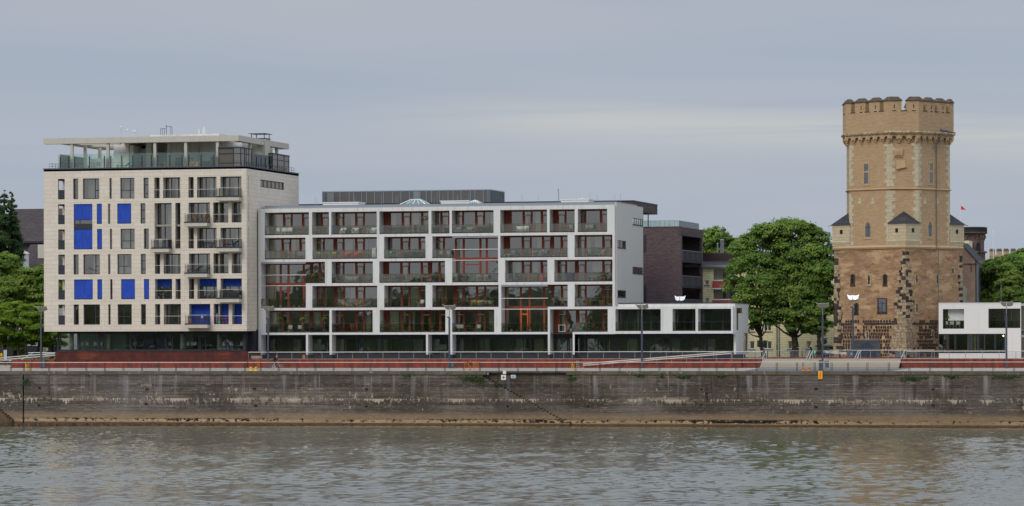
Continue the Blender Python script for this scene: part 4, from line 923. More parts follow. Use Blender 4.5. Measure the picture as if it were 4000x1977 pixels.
for p in (279.5, 420.5, 604.5, 725, 849):
    q = MB(); q.box(ck(p)-.18, ck(p)+.18, YK+.15, YK+.5, ZT-.05, zf0); q.build('pergola_post', M['concrete'], CB)
for yy, p in ((YK+5.5,333),(YK+11.5,390),(YK+4,660),(YK+5.5,770)):
    q = MB(); q.box(X(p,yy)-.18, X(p,yy)+.18, yy, yy+.35, ZT-.05, zf0+.1); q.build('pergola_post', M['concrete'], CB)
def rside(px, py, xx): return hitplane(px, py, (xx,0,0), Vector((1,0,0)))
for p in (978, 1083):
    yv = rside(p, 560, xk1-.3).y; q = MB(); q.box(xk1-.55, xk1-.2, yv-.2, yv+.2, ZT-.05, zf0); q.build('pergola_post', M['concrete'], CB)
y0_, y1_ = rside(1032,600,xk1).y, rside(1052,600,xk1).y
q = MB(); q.box(xk1-1.8, xk1+.12, y0_, y1_, ZT-.05, zf1+.12); oc = q.build('chimney_slab', M['concrete'], CB)
q = MB(); q.box(xk1-1.9, xk1+.2, y0_-.1, y1_+.1, zf1+.121, zf1+.2); q.box(xk1-2.0, xk1+.3, y0_-.3, y1_+.4, zf1+.75, zf1+.8)
for xx in (xk1-1.7, xk1): q.box(xx-.04, xx+.04, y0_, y0_+.08, zf1+.2, zf1+.75); q.box(xx-.04, xx+.04, y1_-.08, y1_, zf1+.2, zf1+.75)
q.build('chimney_cover', M['dark'], oc)
# penthouse volumes
YP = YK+6.2
px_ = lambda p, y=YP: X(p, y)
zp = lambda py, px=650: Zp(py, YP, px)
b = MB(); b.box(px_(446), px_(505), YP, YP+5, ZT, zf0+.25); b.box(px_(582), px_(604), YP-1, YP+5, ZT, zf0+.25)
b.box(px_(505), px_(582), YP+3.2, YP+5, ZT, zf0+.25); b.box(px_(530), px_(545), YP-2, YP+1, ZT, ZT+3.2); b.box(px_(545), px_(582), YP+.5, YP+.7, ZT, ZT+2.9)
b.box(px_(345), px_(446), YP+1, YP+1.2, ZT, ZT+1.75)
b.box(px_(655), xk1-1.6, YP, YK+DK-2, ZT, zf0+.5)
b.build('penthouse', M['white'], CB)
b = MB(); b.box(xL+.5, xR-.5, YC+.5, YC+DP-.5, ZT, ZT+.13); b.build('roof_deck', M['step'], CB)
q = MB(); q.box(px_(507), px_(580), YP+3.0, YP+3.18, zp(590), zf0+.1); q.build('recess_shade_panel', M['black'], CB)  # black panel stands in for the shade of the recess
for a, c in ((690,712),(728,755),(826,842)):
    window(CB, px_(a), px_(c), ZT+.05, zp(617), YP-.1, glass='glass_green', fw=.1, mull=(.5,), nm='terrace_door')
b = MB(); b.box(px_(640), xk1-3, YK+1.5, YK+DK-3, zf1+.0, zf1+.3); b.build('roof_hatch', M['white'], CB)
# glass screens and parapet railing
YS = YC+1.15
scr = [236,269,293,351,409,434,477,520,556,592,617,664.5,712.5,738,787,836.5]
b = MB()
for p in scr: xx = X(p,YS); b.box(xx-.06, xx+.06, YS, YS+.1, ZT+.13, ZT+1.65)
b.box(X(236,YS), X(836.5,YS), YS, YS+.1, ZT, ZT+.13)
o = b.build('screen_posts', M['dark'], CB)
g_ = MB()
for a, c in zip(scr[:-1], scr[1:]):
    if (a, c) in ((269,293),(409,434),(592,617),(712.5,738)): continue
    g_.box(X(a,YS)-.3, X(c,YS)+.3, YS+.04, YS+.055, ZT+.1, ZT+1.95)
g_.box(X(235,YS), X(235,YS)+.015, YS+.1, YS+9, ZT+.1, ZT+1.95)
g_.build('screen_glass', M['glass_green'], CB)
sy = [rside(p, 640, xR-1.15).y for p in (983,1002,1020,1036,1060,1075,1087)]
b = MB()
for y_ in sy: b.box(xR-1.2, xR-1.1, y_-.06, y_+.06, ZT+.13, ZT+1.65)
b.box(xR-1.2, xR-1.1, sy[0], sy[-1], ZT, ZT+.13)
o = b.build('screen_posts', M['dark'], CB); g_ = MB(); g_.box(xR-1.16, xR-1.145, sy[0]-.4, sy[-1], ZT+.1, ZT+1.95); g_.build('screen_glass', M['glass_green'], CB)
b = MB(); yr_ = YC+.35
xp0, xp1 = X(194,yr_), xR-.3
n = 17
for i in range(n+1): xx = xp0+(xp1-xp0)*i/n; b.box(xx-.012, xx+.012, yr_-.012, yr_+.012, ZD, ZD+.62)
for zz in (.3, .62): b.box(xp0, xp1, yr_-.010, yr_+.010, ZD+zz-.010, ZD+zz+.010); b.box(xp1-.015, xp1+.015, yr_+.02, YC+DP-1, ZD+zz-.015, ZD+zz+.015); b.box(xp0-.015, xp0+.015, yr_+.02, YC+DP-1, ZD+zz-.015, ZD+zz+.015)
for i in range(1,20): yy = yr_+(DP-1.4)*i/19; b.box(xp1-.018, xp1+.018, yy-.018, yy+.018, ZD, ZD+.62); b.box(xp0-.018, xp0+.018, yy-.018, yy+.018, ZD, ZD+.62)
b.build('parapet_railing', M['dark'], CB)
# dark glazed corner bay and a second one on the side
ya, yb_ = YC+.9, YC+5.2; xa, xb_ = X(856,ya), X(942,ya); zt_ = Zp(579,ya,900)
b = MB(); b.box(xa-.08, xb_+.08, ya-.08, yb_+.08, zt_, zt_+.16)
for xx in (xa, X(914,ya), xb_): b.box(xx-.05, xx+.05, ya-.02, ya+.1, ZT, zt_)
for f in (0, .35, .5, .75, 1): yy = ya+(yb_-ya)*f; b.box(xb_-.05, xb_+.03, yy-.05, yy+.05, ZT, zt_)
b.box(xa, xb_, ya-.01, ya+.08, zt_-.72, zt_-.62); b.box(xa, xb_, ya-.01, ya+.08, ZT+.5, ZT+.58); b.box(xb_-.04, xb_+.02, ya, yb_, zt_-.72, zt_-.62)
o = b.build('glass_bay', M['dark'], CB); g_ = MB(); g_.face([(X(916,ya),ya+.03,ZT),(xb_,ya+.03,ZT),(xb_,ya+.03,zt_),(X(916,ya),ya+.03,zt_)]); g_.face([(xb_-.01,ya,ZT),(xb_-.01,yb_,ZT),(xb_-.01,yb_,zt_),(xb_-.01,ya,zt_)]); g_.build('pane', M['glass'], o)
g_ = MB(); g_.face([(xa,ya+.03,ZT),(X(914,ya),ya+.03,ZT),(X(914,ya),ya+.03,zt_),(xa,ya+.03,zt_)]); g_.build('blind', plain('brown_screen', S(96,90,82), .7), o)
q = MB(); q.box(xa, xb_-.1, yb_-.1, yb_, ZT, zt_); q.build('bay_back', M['room'], CB)
y2a, y2b = rside(1065,640,xR-.9).y, rside(1129,640,xR-.9).y; xe = xR-.9; zt2 = Zp(602, y2a, 1080)
b = MB(); b.box(xe-2.6, xe+.08, y2a-.08, y2b+.08, zt2, zt2+.16)
for f in (0, .3, .7, 1): yy = y2a+(y2b-y2a)*f; b.box(xe-.05, xe+.03, yy-.06, yy+.06, ZT, zt2)
b.box(xe-2.6, xe-2.5, y2a, y2a+.1, ZT, zt2); b.box(xe-.04, xe+.02, y2a, y2b, zt2-.7, zt2-.62); b.box(xe-2.6, xe, y2b-.1, y2b, ZT, zt2)
o = b.build('glass_bay', M['dark'], CB); g_ = MB(); g_.face([(xe-.01,y2a,ZT),(xe-.01,y2b,ZT),(xe-.01,y2b,zt2),(xe-.01,y2a,zt2)]); g_.face([(xe-2.5,y2a+.03,ZT),(xe,y2a+.03,ZT),(xe,y2a+.03,zt2),(xe-2.5,y2a+.03,zt2)]); g_.build('pane', M['glass'], o)
# chimneys and roof gear
def flue(px, pyt, pyb, y, r, lb, mt='silver'):
    c0, c1 = P(px,pyb,y), P(px,pyt,y); b = MB(); b.lathe((c0.x,y,zf1), [(r,-.02),(r,c1.z-zf1-.25),(r*1.15,c1.z-zf1-.24),(r*1.15,c1.z-zf1-.12),(.02,c1.z-zf1)], 12)
    b.box(c0.x-.35, c0.x+.35, y-.3, y+.3, zf1-.02, zf1+.1); tag(b.build('steel_flue', M[mt]), lb, 'flue', 'steel flues on the pergola roof')
flue(471,493,536,YP+1,.13,'tall polished steel flue, leftmost on the pergola roof'); flue(498,504,537,YP+1,.13,'middle polished steel flue on the pergola roof'); flue(521.5,509,537,YP+1,.14,'front flue of the close pair on the pergola roof'); flue(528,509,537,YP+2.5,.13,'rear flue of the close pair on the pergola roof')
def cowl(px, pyt, pyb, w_, lb):
    y = YP+2; c0, c1 = P(px,pyb,y), P(px,pyt,y); h = c1.z-zf1; k = 8
    b = MB(); b.lathe((c0.x,y,zf1), [(w_*.62,0),(w_*.62,h*.1),(w_,h*.5),(w_*.66,h*.98),(w_*.7,h)], k); b.tube((c0.x,y,zf1+h),(c0.x,y,zf1+h+.02),w_*.72,k); tag(b.build('vent_cowl', M['silver']), lb, 'roof vent', 'lantern shaped steel vents')
cowl(779,501,526,.20,'smaller lantern shaped steel vent on the pergola roof'); cowl(798.5,495,524,.29,'larger lantern shaped steel vent on the pergola roof')
c = P(588,525,YP); b = MB(); b.lathe((c.x,YP,zf1), [(.12,-.02),(.08,.25),(.2,.32),(.2,.36)], 8); tag(b.build('mushroom_vent', M['steel']), 'small mushroom vent cap left of the roof ladder', 'roof vent')
b = MB(); a0, a1, a2, a3 = P(627,535,YP), P(645,535,YP), P(650,535,YP), P(672,535,YP); h1 = P(627,503,YP).z; h2 = P(650,495,YP).z
for xx in (a0.x, a0.x+.25, a1.x-.1): b.tube((xx,YP,zf1-.1),(xx,YP,h1),.025)
b.tube((a0.x,YP,h1),(a1.x+.1,YP,h1),.03); b.path([(a2.x,YP,zf1-.1),(a2.x,YP,h2-.1),(a2.x+.12,YP,h2),(a3.x-.1,YP,h2),(a3.x,YP,h2-.15),(a3.x,YP,zf1-.1)], .03); b.tube((a3.x-.2,YP,h2-.05),(a3.x-.2,YP,zf1-.1),.02); b.tube((a2.x,YP,h2),(a2.x-.03,YP,h2+.2),.05)
tag(b.build('roof_ladder', M['dark']), 'dark ladder hoops rising above the pergola roof', 'ladder')
# ------------------------------------------------------------------ white balcony block
WB = thing('apartment_block', (X(1700,YW), YW, ZPL), 'long white gridded apartment block with glass balconies and red wooden window walls', 'building')
wx = lambda p: X(p, YW)
wz = lambda py, px=1200: Zp(py, YW, px)
D = 1.85
YB = YW + D                                                    # plane of the window walls
# floor levels: (opening bottom, opening top)
fl = {5:(wz(917.5),wz(829)), 4:(wz(1012.8),wz(928)), 3:(wz(1107.2),wz(1023)), 2:(wz(1202.8),wz(1117.5)), 1:(wz(1299.5),wz(1212.3)), 0:(ZPL+.5,wz(1308))}
zroof = wz(814)
OPN = {5:[(1035,1208),(1220,1286),(1295,1473),(1483,1675),(1686,1757),(1766,1929),(1955,2138),(2148,2246),(2258,2373)],
 4:[(1035,1194),(1221,1473),(1501,1663),(1689.5,1767),(1955,2218),(2245,2393)],
 3:[(1195,1270),(1296,1457),(1482,1739),(1974,2139),(2166,2393)],
 2:[(1220,1474),(1501,1663),(1689,1948),(2140,2218),(2245,2393)],
 1:[(1038,1287),(1296,1456),(1483,1740),(1766,1931),(2237,2374)]}
DBL = [(3,2,1020,1195),(4,3,1767,1946.5),(2,1,1958,2140)]
LOWO = [(2404,2581),(2627,2717),(2727,2856)]
holes = []
for f, l in OPN.items():
    for a, c in l: holes.append((wx(a), wx(c), fl[f][0], fl[f][1]))
for ft, fb, a, c in DBL: holes.append((wx(a), wx(c), fl[fb][0], fl[ft][1]))
# openings meeting a double height bay share its edge
GF = [(1020,1195),(1203,1287),(1296,1664),(1671.5,1759),(1766.5,2140)]
for a, c in GF: holes.append((wx(a), wx(c), fl[0][0]-.6, fl[0][1]))
holes.append((wx(2148), wx(2237), fl[0][0]-.6, fl[1][1])); holes.append((wx(2244.5), wx(2402), fl[0][0]-.6, fl[0][1]))
xw0, xw1, xw2 = wx(1009.5), wx(2402), wx(2863)
b = MB(); b.wall(xw0, xw1, fl[0][0], zroof, holes, YW, YB)
b.box(xw0, wx(1020), YW+.01, YB, fl[1][0]-.3, fl[1][0])   # closes the corner over the recess
zl0, zl1 = wz(1300.5,2600), wz(1185.5,2600); lo0, lo1 = wz(1293.5,2600), wz(1207,2600)
lh = [(wx(a), wx(c), lo0, lo1) for a, c in LOWO] + [(wx(2244.5), xw2+1, fl[0][0]-.6, wz(1303.5,2600))]
xs_ = wx(2374)
b.wall(xw1, xw2, wz(1303.5,2600), wz(1197,2600), [h for h in lh], YW+.002, YB+.002)
b.box(wx(2237), wx(2244.5), YW+.001, YB, fl[0][0], fl[0][1])
b.box(xw1, xw2-.05, YW+.6, YB+7, wz(1197,2600), wz(1186,2600))
b.build('frame', M['white'], WB)
b = MB()
for p, e in ((1195,1203),(1287,1296),(1664,1671.5),(1759,1766.5),(2140,2148),(2237,2244.5)): b.box(wx(p)+.01, wx(e)-.01, YW+.01, YB, ZPL-.02, fl[0][0]-.001)
b.box(wx(1009), wx(2900), YW+1.0, YB+.2, ZPL-.05, ZPL+.49); b.build('plinth', M['black'], WB)
# roof edge, roof sheet and body
b = MB(); b.box(xw0+.2, xw1+.1, YW+.5, YB+11.5, zroof-.02, zroof+.18); b.box(xw0+.5, xw1, YW+1.2, YB+11.4, zroof+.18, zroof+.42); b.build('roof_edge', M['steel'], WB)
DE = rside(2512, 830, xw1+.12).y
b = MB(); xs1 = xw1+.14
# end wall with four recessed windows
def ew(px0, px1, py0, py1):
    a = rside(px0, (py0+py1)/2, xs1); c = rside(px1, (py0+py1)/2, xs1); return (a.y, c.y, rside(px0, py1, xs1).z, rside(px0, py0, xs1).z)
ewin = [ew(2471,2511,851,877), ew(2405,2445,937,967), ew(2471,2511,1042,1068), ew(2405,2445,1133,1160)]
ewin = [(max(e[0], YW+1.0), min(e[1], DE-.25), e[2], e[3]) for e in ewin]
b.wall(YW+.35, DE, wz(1188,2420), zroof+.25, ewin, xw1+.001, xs1, axis='y'); b.box(xw1+.002, xs1, DE-.12, DE+.05, wz(1188,2420), zroof+.24); b.build('end_wall', M['grey_plaster'], WB)
for k, e in enumerate(ewin):
    b = MB(); n = 5 if k in (0,) else 3
    b.box(xs1-.1, xs1-.03, e[0], e[1], e[2], e[2]+.08); b.box(xs1-.1, xs1-.03, e[0], e[1], e[3]-.08, e[3])
    for i in range(n+1): yv = e[0]+(e[1]-e[0])*i/n; b.box(xs1-.1, xs1-.03, yv-.07, yv+.07, e[2]+.08, e[3]-.08)
    b.box(xs1+.001, xs1+.05, e[0]-.05, e[1]+.05, e[2]-.06, e[2])
    o = b.build('window', M['dark'], WB); g_ = MB(); g_.face([(xs1-.06,e[0],e[2]),(xs1-.06,e[1],e[2]),(xs1-.06,e[1],e[3]),(xs1-.06,e[0],e[3])]); g_.build('pane', M['glass'], o)
# interior: slabs, rear wall, partitions
b = MB()
for f in range(1,6): b.box(xw0+.1, xw1-.01, YB+.12, YB+6, fl[f][0]-.1, fl[f][0]-.02)
b.box(xw0+.1, xw1-.01, YB+.12, YB+6, zroof-.4, zroof-.3); b.box(xw0+.1, xw1-.01, YB+6, YB+6.2, ZPL, zroof-.02)
for p in (1209,1291,1478,1680,1762,1950,2143,2252): b.box(wx(p)-.1, wx(p)+.1, YB+.14, YB+5.99, fl[1][0], zroof-.41)
b.box(xw0, xw0+.1, YB, YB+6.2, ZPL, zroof-.02)
b.build('rooms', M['room'], WB)
curt = MB(); furn = MB()
# window walls, balustrades
DOORS = {5:[1126,1200,1273,1328,1408,1590,1666,1741,1795,1877,2063,2134,2195,2272,2365],4:[1120,1190,1251,1328,1408,1585,1656,1720,2059,2138,2211,2273,2374],3:[1266,1328,1408,1584,1664,1733,2059,2133,2197,2273,2374],
 2:[1251,1329,1409,1585,1656,1720,1797,1880,2211,2273,2374],1:[1119,1198,1273,1328,1408,1586,1666,1735,1797,1878,2197,2275,2374]}
PANEL = {5:[(1296,1312),(1500,1528),(1965,2000),(2152,2182)],4:[(1222,1240),(1303,1318),(1503,1522),(1693,1709),(1957,1993),(2152,2165)],3:[(1212,1222),(1490,1520),(1672,1688),(2170,2182),(2246,2258)],2:[(1221,1240),(1304,1316),(1503,1522),(1693,1708),(1771,1782),(2152,2164)],1:[(1210,1222),(1502,1522),(1678,1690),(2162,2180),(2248,2262)]}
YWW = YB
def bx(p): return X(p, YWW)
def winwall(a, c, z0, z1, doors, panels, nm='window_wall', balk=True):
    xa, xb_ = wx(a)-.02, wx(c)+.5
    if balk is False: xb_ = wx(c)+.02
    xb_ = min(xb_, xw1-.03)
    fr = MB(); gl = MB(); sil = MB(); pnl = []
    fr.box(xa, xb_, YWW-.002, YWW+.11, z1-.16, z1+.04); fr.box(xa, xb_, YWW-.002, YWW+.11, z0, z0+.08)
    edges = []
    spans = []                                   # wooden posts
    for d in doors:
        if not (a-6 < d < c+16): continue
        x0, x1_ = bx(d)-.40, bx(d)+.40
        spans += [(x0-.27, x0), (x1_, x1_+.20)]
        zt = z0+(z1-z0)*.78
        fr.box(x0, x1_, YWW+.004, YWW+.10, zt-.07, zt+.07); sil.box(x0, x1_, YWW-.03, YWW-.005, zt-.02, zt+.04); sil.box(x0, x1_, YWW-.05, YWW-.005, z0+.081, z0+.13)
        fr.box(x0, x0+.06, YWW+.005, YWW+.1, z0+.08, zt-.07); fr.box(x1_-.06, x1_, YWW+.005, YWW+.1, z0+.08, zt-.07)
    for p0, p1 in panels:
        q0, q1 = bx(p0), bx(p1)
        if q0 > xa-.6 and q1 < xb_+.3: pnl.append((max(q0,xa), min(q1,xb_)))
    for s0_, s1_ in spans:
        s0_, s1_ = max(s0_, xa), min(s1_, xb_)
        if s1_-s0_ > .03: fr.box(s0_, s1_, YWW, YWW+.11, z0+.08, z1-.16)
    o = fr.build(nm, M['wood'], WB)
    gl.face([(xa,YWW+.05,z0),(xb_,YWW+.05,z0),(xb_,YWW+.05,z1),(xa,YWW+.05,z1)]); gl.build('pane', M['glass'], o)
    for q0, q1 in pnl: pn = MB(); pn.box(q0, q1, YWW-.012, YWW+.1, z0+.081, z1-.161); pn.build('wood_panel', M['panelwood'], o)
    if sil.f: sil.build('sill', M['rail'], o)
    n = int((xb_-xa)/1.6)
    for i in range(n):
        
        if rnd.random() < .5: xx = xa+(xb_-xa)*(i+rnd.random()*.6)/n; curt.box(xx, min(xb_-.1, xx+rnd.uniform(.3,1.3)), YWW+.2, YWW+.24, z0 + (0 if rnd.random() < .7 else 1.2), z1)
        if rnd.random() < .35: xx = xa+(xb_-xa)*(i+rnd.random()*.6)/n; furn.box(xx, min(xb_-.1, xx+rnd.uniform(.4,1.2)), YWW+1.2, YWW+1.9, z0, z0+rnd.choice((.75,.9,1.9)))
    return o
def balustrade(xa, xb_, z0, y=YW+.10, root=None, seg=1.45):
    r_ = root or WB
    b = MB(); b.box(xa+.005, xb_-.005, y-.07, y+.07, z0+.001, z0+.13); n = max(1, round((xb_-xa)/seg))
    for i in range(n+1): xx = xa+.02+(xb_-xa-.04)*i/n; b.box(xx-.018, xx+.018, y-.03, y+.03, z0+.13, z0+1.08)
    b.box(xa, xb_, y-.035, y+.035, z0+1.08, z0+1.115); o = b.build('balustrade', M['dark'], r_)
    g_ = MB(); g_.box(xa+.04, xb_-.04, y-.05, y-.04, z0+.14, z0+1.07); g_.build('glass_panel', M['glass_rail'], o); return o
for f, l in OPN.items():
    for a, c in l:
        winwall(a, c, fl[f][0]+.02, fl[f][1]-.02, DOORS[f], PANEL[f]); balustrade(wx(a), wx(c), fl[f][0])
for ft, fb, a, c in DBL:
    z0, z1 = fl[fb][0], fl[ft][1]; xa, xb_ = wx(a)-.02, wx(c)+.4
    fr = MB(); bx0 = {1020:(1036,1097,1127,1187),1767:(1781,1812,1877,1902),1958:(1974,2035,2069,2126)}[a]
    for p in bx0: xx = bx(p); fr.box(xx-.13, xx+.13, YWW, YWW+.12, z0+.08, z1-.3)
    zm = fl[ft][0]-.05; fr.box(xa, xb_, YWW+.002, YWW+.118, zm-.14, zm+.14); fr.box(xa, xb_, YWW+.001, YWW+.12, z1-.32, z1+.03); fr.box(xa, xb_, YWW+.001, YWW+.12, z0, z0+.08)
    zt = fl[fb][0]+2.2; fr.box(bx(bx0[1]), bx(bx0[2]), YWW+.004, YWW+.1, zt-.06, zt+.06)
    o = fr.build('window_wall', M['wood'], WB); g_ = MB(); g_.face([(xa,YWW+.05,z0),(xb_,YWW+.05,z0),(xb_,YWW+.05,z1),(xa,YWW+.05,z1)]); g_.build('pane', M['glass'], o)
    if a == 1958:
        fr = MB(); x0, x1_ = bx(2034), bx(2063); fr.box(x0,x0+.13,YWW-.04,YWW-.005,z0+.1,zm-.15); fr.box(x1_-.13,x1_,YWW-.04,YWW-.005,z0+.1,zm-.15); fr.box(x0+.13,x1_-.13,YWW-.04,YWW-.005,zt-.08,zt+.08); fr.box(x0+.13,x1_-.13,YWW-.04,YWW-.005,zm-.27,zm-.15); fr.build('door', M['lit_door'], o)
    b = MB(); b.box(wx(a)+.01, wx(c)-.01, YW+.02, YW+.22, z1-.22, z1-.01); b.build('awning_case', M['steel'], WB)
    for zz in (fl[ft][0]+1.05, fl[ft][0]-.28): b = MB(); b.tube((wx(a), YW+.12, zz), (wx(c), YW+.12, zz), .035, 6); b.build('guard_rail', M['silver'], WB)
    balustrade(wx(a), wx(c), z0)
# narrow recess without balcony slab, its dark band and window
winwall(2150, 2236, fl[1][0]-.1, fl[1][1]-.02, [2197], [(2162,2180)], balk=False)
b = MB(); b.box(wx(2148), wx(2237)+.3, YWW-.05, YWW+.1, fl[0][1]-.55, fl[1][0]-.12); b.build('spandrel_band', M['dark'], WB)
b = MB(); xq, zq = bx(2196), fl[1][0]; q_ = .42
b.box(xq-q_, xq+q_, YWW-.12, YWW-.06, zq+.02, zq+.08); b.box(xq-q_, xq+q_, YWW-.12, YWW-.06, zq+.82, zq+.88); b.box(xq-q_, xq-q_+.07, YWW-.12, YWW-.06, zq+.08, zq+.82); b.box(xq+q_-.07, xq+q_, YWW-.12, YWW-.06, zq+.08, zq+.82); b.build('window_guard', M['whitepaint'], WB)
# ground floor glazing behind the pillars
YGG = YW+2.7
b = MB(); zg0, zg1 = fl[0][0], fl[0][1]
gd = [1030,1080,1110,1140,1195,1215,1262,1310,1345,1395,1420,1465,1492,1530,1574,1605,1655,1690,1742,1785,1812,1862,1890,1936,1975,2003,2045,2072,2140,2160,2220,2236,2268,2290,2337,2364,2410,2455,2490,2520,2555,2590,2620,2700,2730,2760,2838,2866]
xg0, xg1 = X(1014,YGG), X(2872,YGG)
b.box(xg0, xg1, YGG, YGG+.1, zg1-.55, zg1+.1); b.box(xg0, xg1, YGG, YGG+.1, zg0-.5, zg0+.1); b.box(xg0, xg1, YGG+.003, YGG+.097, zg0+2.02, zg0+2.1)
for i, d in enumerate(gd): xx = X(d,YGG); w_ = .05 if i % 3 else .16; b.box(xx-w_, xx+w_, YGG-.01, YGG+.11, zg0+.1, zg1-.55)
b.box(xg0, wx(2402), YW+.3, YGG+.1, zg1+.02, zg1+.1)
o = b.build('shop_front', M['dark'], WB); g_ = MB(); g_.face([(xg0,YGG+.05,zg0),(xg1,YGG+.05,zg0),(xg1,YGG+.05,zg1),(xg0,YGG+.05,zg1)]); g_.build('pane', M['glass_shop'], o)
b = MB(); b.box(xg0, xg1, YGG+3.5, YGG+3.7, zg0-.4, zg1); b.box(xg0, xg1, YGG+.12, YGG+3.5, zg0-.1, zg0-.02)
for p in (1165,1240,1340,1500,1640,1700,1900,2040,2110,2200,2330,2480,2640,2780): xx = X(p,YGG+1.5); b.box(xx-.7, xx+.5, YGG+1.2, YGG+1.4, zg0, zg1-.5)
b.build('shop_rooms', plain('pale_shop_wall', S(184,188,160), .9), WB)  # one even pale wall colour
for p in (1249,1723):
    b = MB(); c = P(p,1356,YGG-.06); b.box(c.x-.72, c.x+.72, YGG-.08, YGG-.05, c.z-.32, c.z+.32); b.build('shop_banner', plain('pale_green_banner', S(112,132,112), .7), WB)
b = MB()
for p in (1278,2221,2453,1166,2329,2380): c = P(p,1385,YGG-.15); b.tube((c.x,YGG-.1,zg0+.2),(c.x,YGG-.1,zg0+1.7),.02)
b.build('door_handles', M['rail'], WB)
# one storey wing
b = MB(); xe0, xe1 = wx(2404), xw2
for a, c in LOWO:
    fr = MB(); xa, xb_ = wx(a)-.02, wx(c)+.45
    if c > 2850: xb_ = wx(c)
    fr.box(xa, xb_, YWW, YWW+.1, lo1-.12, lo1+.02); fr.box(xa, xb_, YWW, YWW+.1, lo0, lo0+.1)
    n = 6 if c-a > 150 else 3
    for i in range(n+1): xx = xa+(xb_-xa)*i/n; w_ = .05 if i % 2 else .11; fr.box(xx-w_, xx+w_, YWW+.001, YWW+.1, lo0+.1, lo1-.12)
    fr.box(xa, xa+(xb_-xa)*.3, YWW+.003, YWW+.097, lo1-.55, lo1-.48)
    o = fr.build('window_wall', M['dark'], WB); g_ = MB(); g_.face([(xa,YWW+.05,lo0),(xb_,YWW+.05,lo0),(xb_,YWW+.05,lo1),(xa,YWW+.05,lo1)]); g_.build('pane', M['glass_shop'], o)
    balustrade(wx(a), wx(c), lo0, seg=2.2)
b = MB(); b.box(xw1+.2, xw2-.1, YWW+5, YWW+5.2, lo0-.3, lo1+.3); b.box(xw1+.2, xw2-.1, YWW+.12, YWW+5, lo0-.1, lo0-.02); b.box(xw1+.2, xw2-.1, YWW+.12, YWW+5, lo1+.02, lo1+.1)
for p in (2480,2600,2722): b.box(wx(p)-.1, wx(p)+.1, YWW+.12, YWW+5, lo0, lo1)
b.build('wing_rooms', plain('wing_wall', S(160,166,148), .9), WB)
xe = wx(2868); ze = Zp(1180,YW+.6,2700)
b = MB(); b.box(xw1+.3, xe+.06, YW+.55, YB+7.5, wz(1186,2600)+.001, wz(1182,2600)); b.build('wing_roof_edge', M['dark'], WB)
ye = rside(2923,1250,xe).y
def wr(px0, px1, py0, py1):
    return (max(YW+.75, rside(px0,(py0+py1)/2,xe).y), rside(px1,(py0+py1)/2,xe).y, rside(px0,py1,xe).z, rside(px0,py0,xe).z)
e1 = wr(2877,2900,1203,1224); e2 = wr(2877,2886,1224,1290); e3 = wr(2905,2921,1302,1375)
b = MB(); b.wall(YW+.62, ye, wz(1305,2860)-.03, wz(1186,2600), [e1,e2,e3], xe-.3, xe, axis='y'); b.wall(YW+1.3, ye, ZPL+.45, wz(1305,2860)-.03, [e3], xe-.3, xe, axis='y'); b.build('wing_end_wall', M['white'], WB)
for e in (e1,e2,e3):
    b = MB(); b.box(xe-.16,xe-.1,e[0],e[0]+.06,e[2],e[3]); b.box(xe-.16,xe-.1,e[1]-.06,e[1],e[2],e[3]); b.box(xe-.16,xe-.1,e[0]+.06,e[1]-.06,e[2],e[2]+.06); b.box(xe-.16,xe-.1,e[0]+.06,e[1]-.06,e[3]-.06,e[3]); o = b.build('window', M['dark'], WB)
    g_ = MB(); g_.face([(xe-.13,e[0],e[2]),(xe-.13,e[1],e[2]),(xe-.13,e[1],e[3]),(xe-.13,e[0],e[3])]); g_.build('pane', M['glass'], o)
curt.build('curtains', M['curtain'], WB); furn.build('indoor_furniture', M['greycloth'], WB)
b = MB()                                 # striped vertical blind in the fourth row
for i in range(34): xx = bx(1312)+(bx(1474)-bx(1312))*i/34; b.box(xx, xx+.09, YWW+.25, YWW+.27, fl[2][0]+.1, fl[2][1]-.1)
b.build('vertical_blind', plain('pale_green_slats', S(150,176,140), .8), WB)
# roof furniture on the white block
YRF = YW+5
def roofbox(p0, p1, py0, lb, cat='roof box', deep=3.0):
    x0, x1_ = X(p0,YRF), X(p1,YRF); zt = Zp(py0,YRF,(p0+p1)/2); b = MB(); b.box(x0, x1_, YRF, YRF+deep, zroof+.4, zt); b.box(x0-.08, x1_+.08, YRF-.08, YRF+deep+.08, zt, zt+.12); return tag(b.build('roof_hatch_house', M['white_clean']), lb, cat)
roofbox(1262,1400,793,'low white roof box under the left end of the louvre screen'); roofbox(1723,1832,787,'low white roof box under the right part of the louvre screen'); roofbox(2192,2300,781,'low white roof box near the right end of the white block')
def skylight(p0, p1, t0, t1, py0, py1, lb):
    x0, x1_, xa, xb_ = X(p0,YRF), X(p1,YRF), X(t0,YRF), X(t1,YRF); z0, z1 = zroof+.4, Zp(py0,YRF,p0); t = thing('roof_skylight', ((x0+x1_)/2,YRF,z0), lb, 'skylight')
    A = [(x0,YRF-1.5,z0),(x1_,YRF-1.5,z0),(x1_,YRF+1.5,z0),(x0,YRF+1.5,z0)]; B = [(xa,YRF-.6,z1),(xb_,YRF-.6,z1),(xb_,YRF+.6,z1),(xa,YRF+.6,z1)]
    g_ = MB(); g_.loft(A, B, 0, True); g_.build('pane', M['glass_green'], t); b = MB()
    for i in range(4): b.tube(A[i], A[(i+1)%4], .05, 5); b.tube(B[i], B[(i+1)%4], .05, 5); b.tube(A[i], B[i], .06, 5)
    for f in (.25,.5,.75): b.tube(Vector(A[0]).lerp(Vector(A[1]), f), Vector(B[0]).lerp(Vector(B[1]), f), .035, 5)
    b.build('skylight_frame', M['whitepaint'], t)
skylight(1570,1678,1612,1645,781,800,'larger pale glass roof skylight with a flat top'); skylight(1832,1888,1858,1863,784,798,'smaller pyramid glass roof skylight')
b = MB()
